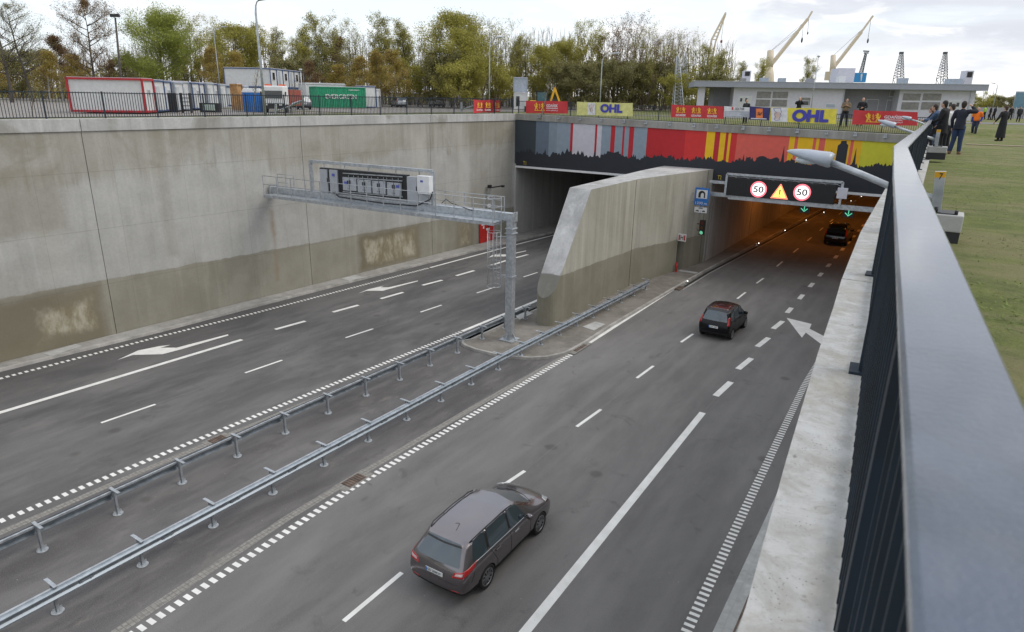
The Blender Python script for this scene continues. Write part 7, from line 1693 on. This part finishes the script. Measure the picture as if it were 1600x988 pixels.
# ---------------------------------------------------------------- harbour cranes beyond
def lattice(mb, a, b, w0, w1, n, r=.12, m=0):
    a, b = Vector(a), Vector(b); d = (b - a).normalized(); s = CR - d * CR.dot(d); s.normalize(); f = d.cross(s)
    for i in range(n):
        t0, t1 = i / n, (i + 1) / n; p0, p1 = a.lerp(b, t0), a.lerp(b, t1); q0, q1 = lerp(w0, w1, t0) / 2, lerp(w0, w1, t1) / 2
        cs = [(1, 1), (1, -1), (-1, -1), (-1, 1)]
        for k in range(4):
            c0 = p0 + s * q0 * cs[k][0] + f * q0 * cs[k][1]; c1 = p1 + s * q1 * cs[k][0] + f * q1 * cs[k][1]; kk = (k + 1) % 4; e1_ = p1 + s * q1 * cs[kk][0] + f * q1 * cs[kk][1]; e0_ = p0 + s * q0 * cs[kk][0] + f * q0 * cs[kk][1]
            mb.bar(c0, c1, r, r, m); mb.bar(c0, e1_ if i % 2 else e1_, r * .7, r * .7, m); mb.bar(c0, e0_, r * .7, r * .7, m)
ZC = 230
A = lambda x, y, z=ZC: atd(x, y, z)
t = thing('harbour_crane', 'cream ship crane with slanted boom, left one of the two', 'crane', gpos(1202, ZC)); g = gpos(1202, ZC)
mb = MB(); mb.tube([g, A(1202, 118), A(1202, 106)], [1.8, 1.5, 1.2], 12); mb.tube([A(1202, 106), A(1204, 80)], [1.25, 1.1], 12); mb.build('column', M_cream, t)
mb = MB(); mb.bar(A(1206, 100), A(1246, 50), .8, 1.05); mb.bar(A(1246, 50), A(1262, 30), .6, .85); mb.bar(A(1262, 30), A(1269, 18), .45, .45); mb.build('boom', M_cream, t)
mb = MB(); mb.tube([A(1204, 80), A(1262, 30)], .05, 4); mb.tube([A(1200, 84), A(1246, 48)], .05, 4); mb.tube([A(1256, 34), A(1253, 60)], .06, 4); mb.tube([A(1264, 26), A(1262, 50)], .06, 4); mb.build('cable', M_steel, t); mb = MB(); mb.ell(A(1253, 63), (.32, .32, .9), 8, 6); mb.build('hook', M_steel, t); mb = MB(); mb.ell(A(1262, 52), (.25, .25, .5), 8, 6); mb.build('hook', M_steel, t)
t = thing('harbour_crane', 'cream ship crane with slanted boom, right one of the two', 'crane', gpos(1301, ZC))
mb = MB(); mb.tube([gpos(1301, ZC), A(1301, 112)], [1.2, 1.2], 10); mb.tube([A(1301, 114), A(1302, 87)], [1.05, .8], 12); mb.build('column', M_cream, t)
mb = MB(); mb.bar(A(1304, 104), A(1346, 50), .7, .95); mb.bar(A(1346, 50), A(1364, 25), .45, .5); mb.build('boom', M_cream, t); mb = MB(); mb.box(A(1296, 119), (2.6, 2, 2.8), M=Mb); mb.box(A(1306, 119), (2.6, 2, 2.6), M=Mb); mb.build('machine_house', M_cream, t)
mb = MB(); mb.tube([A(1302, 87), A(1346, 47)], .05, 4); mb.tube([A(1361, 30), A(1356, 62)], .06, 4); mb.build('cable', M_steel, t); mb = MB(); mb.ell(A(1356, 64), (.3, .3, .8), 8, 6); mb.build('hook', M_steel, t)
t = thing('harbour_crane', 'thin cream lattice boom leaning up behind the trees at the left of the building', 'crane', gpos(1098, ZC)); mb = MB(); mb.bar(gpos(1094, ZC), A(1112, 62), .5, .5); mb.bar(A(1112, 62), A(1134, 20), .45, .5); mb.bar(gpos(1101, ZC), A(1118, 66), .45, .45); mb.bar(A(1118, 66), A(1134, 22), .4, .4)
for k in range(7): f = k / 7; mb.bar(A(lerp(1112, 1132, f), lerp(62, 25, f)), A(lerp(1118, 1133, f), lerp(62, 25, f)), .25, .25)
mb.build('boom', M_cream, t); mb = MB(); mb.tube([A(1132, 24), A(1127, 62)], .05, 4); mb.build('cable', M_steel, t); mb = MB(); mb.ell(A(1127, 65), (.4, .4, .55), 8, 6); mb.build('hook', M_brick, t)
t = thing('harbour_crane', 'crane with bright blue housing and thin grey mast', 'crane', gpos(1343, ZC)); mb = MB(); mb.box(A(1342.5, 121.5), (3.7, 3, 3.0), M=Mb); mb.box(gpos(1343, ZC) + Vector((0, 0, 2)), (3, 3, 5), M=Mb); mb.build('housing', M_bluecr, t)
mb = MB(); lattice(mb, A(1345, 116), A(1353, 84), 1.0, .5, 8, .14); mb.bar(A(1349, 80), A(1358, 80.5), .3, .4); mb.bar(A(1350, 83), A(1357, 83), .3, .4); mb.build('mast', M_steel, t)
mb = MB(); q = A(1342, 121) - CF * 1.6; mb.plate([q + CR * .1 + Vector((0, 0, -1.3)), q + CR * 1.1 + Vector((0, 0, -1.3)), q + CR * .2 + Vector((0, 0, 1.2)), q - CR * .3 + Vector((0, 0, .9))], .05); mb.build('white_mark', M_white, t)
for (x0, xt, lab_) in ((1404, 1408.5, 'dark lattice crane tower above the building roof, left one'), (1472, 1477, 'dark lattice crane tower above the building roof, right one')):
    t = thing('lattice_tower', lab_, 'crane', gpos(x0 - 3, ZC)); mb = MB(); lattice(mb, gpos(x0 - 3, ZC), A(x0, 122), 2.6, 2.4, 3, .16); lattice(mb, A(x0, 122), A(xt, 84), 2.4, .8, 9, .13); mb.box(A(xt, 83), (1.2, 1.0, .7), M=Mb); mb.build('tower_frame', M_steel, t)
for i, (px, yt, zc) in enumerate(((1059, 88, 100), (1070, 84, 108))):
    t = thing('lattice_mast', ('left' if i == 0 else 'right') + ' pale lattice mast before the trees at the left of the building', 'mast', gpos(px, zc)); mb = MB(); lattice(mb, gpos(px, zc), A(px, yt, zc), 1.5, .35, 16, .07); mb.build('mast_frame', M_galv, t)
# right edge: glass building, fence, lamp
t = thing('glass_building', 'blue grey glass fronted building cut by the right edge of the photo', 'building', gpos(1578, 105)); a = gpos(1578, 105); hz = A(1578, 143, 105).z - a.z
rf_ = Vector((a.x, a.y, 0)).normalized(); rr_ = Vector((rf_.y, -rf_.x, 0)); Mg = Matrix((rr_, rf_, Vector((0, 0, 1)))).transposed()
mb = MB(); mb.box(a + rr_ * 4.5 + rf_ * 4 + Vector((0, 0, hz / 2)), (9, 8, hz), M=Mg); mb.build('wall', M_cgrey, t)
for k in range(5): mb = MB(); mb.box(a + rr_ * (.9 + 1.75 * k) - rf_ * .04 + Vector((0, 0, hz * .52)), (1.6, .06, hz * .86), M=Mg); mb.build('glass_panel', material('curtain_glass', (.12, .24, .32), .12), t)
a, b = gpos(1524, 96), gpos(1640, 100)
t = thing('grey_fence', 'low grey panel fence behind the walking group at the right', 'fence', a)
mb = MB(); mb.bar(a + Vector((0, 0, .75)), b + Vector((0, 0, .75)), .06, 1.5); mb.build('panel', M_paleD, t)
for k in range(9): mb = MB(); q = a.lerp(b, k / 8) - CF * .08; mb.box(q + Vector((0, 0, .8)), (.10, .08, 1.6), M=Md); mb.build('post', M_galv, t)
# ---------------------------------------------------------------- lamp posts
def street_lamp(label, px, yb, yt, zc, arm, r=.07, kind='curve'):
    p = gpos(px, zc); a = atd(px, yt, zc); hh = a.z - p.z; t = thing('street_lamp', label, 'street lamp', p); mb = MB()
    d = CR * (1 if arm > 0 else -1); L = abs(arm) * zc / FPX
    if kind == 'curve': pts = [p, p + Vector((0, 0, hh * .6)), p + Vector((0, 0, hh * .90)), p + Vector((0, 0, hh * .955)) + d * L * .15, p + Vector((0, 0, hh * .985)) + d * L * .45, p + Vector((0, 0, hh)) + d * L]
    else: pts = [p, p + Vector((0, 0, hh * .6)), p + Vector((0, 0, hh))]
    mb.tube(pts, [r * 1.2, r, r * .8, r * .6, r * .5, r * .5][:len(pts)], 8); mb.build('pole', M_galv, t)
    mb = MB()
    if L: e = pts[-1]; lamp_head(mb, e + d * .75 + Vector((0, 0, .10)), e - d * .05, .28, .16)
    else: mb.ell(pts[-1], (.15, .15, .1), 8, 5)
    mb.build('lamp_head', M_galv, t); return t
street_lamp('tall curved street lamp beside the white truck, reaching the top of the photo', 416, 178, 8, 41, 7)
street_lamp('thin street lamp behind the folded red banner', 764.5, 155, 62, 62, 12, .05); street_lamp('curved street lamp above the pale yellow banner', 936, 160, 86, 62, 16, .05)
street_lamp('small curved street lamp in the trees left of the tall one', 347, 150, 46, 90, 13, .06); street_lamp('thin lamp post standing in front of the long building', 1264, 170, 90, 66, 0, .035, 'straight'); street_lamp('thin lamp post near the hedge at the right', 1548, 170, 131, 110, -6, .05)
street_lamp('thin white pole at the right end of the two storey cabin block', 475, 178, 110, 60, 0, .045, 'straight')
p = gpos(193, 80); tt_ = A(180, 28, 80); t = thing('floodlight_mast', 'dark leaning mast with two floodlights above the red framed container', 'floodlight', p); mb = MB(); mb.tube([p, tt_], [.17, .10], 8); mb.build('pole', BK['dark'], t)
for s in (-1, 1): mb = MB(); mb.box(tt_ + CR * (.3 * s) + Vector((0, 0, .25)), (.45, .35, .35), M=Md); mb.build('floodlight', M_black, t)
# ---------------------------------------------------------------- grass blades on the near lawn, scattered grit
rs = random.Random(9); mb = MB()
for _ in range(14000):
    y = 5.5 + 26 * rs.random() ** 1.3; x = pl(CAPF, y) + .76 + (y * .55 + 1.5) * rs.random(); z = G(5, y)
    if mnoise.noise(Vector((x * .8, y * .8, 0))) < -.12 and rs.random() < .75: continue
    s = rs.uniform(.008, .018); a = rs.uniform(0, 6.28); dx, dy = math.cos(a) * .007, math.sin(a) * .007; lx, ly = rs.gauss(0, .045), rs.gauss(0, .045)
    mb.add([(x - dx, y - dy, z), (x + dx, y + dy, z), (x + lx, y + ly, z + s)], [(0, 1, 2)])
tag(mb.build('grass', M_blade), 'short patchy grass on the lawn beside the railing', 'grass', kind='stuff')
for o in list(C.objects):
    if o.type == 'MESH' and o.parent is None and not o.get('label') and not o.get('kind'): print('UNTAGGED', o.name)
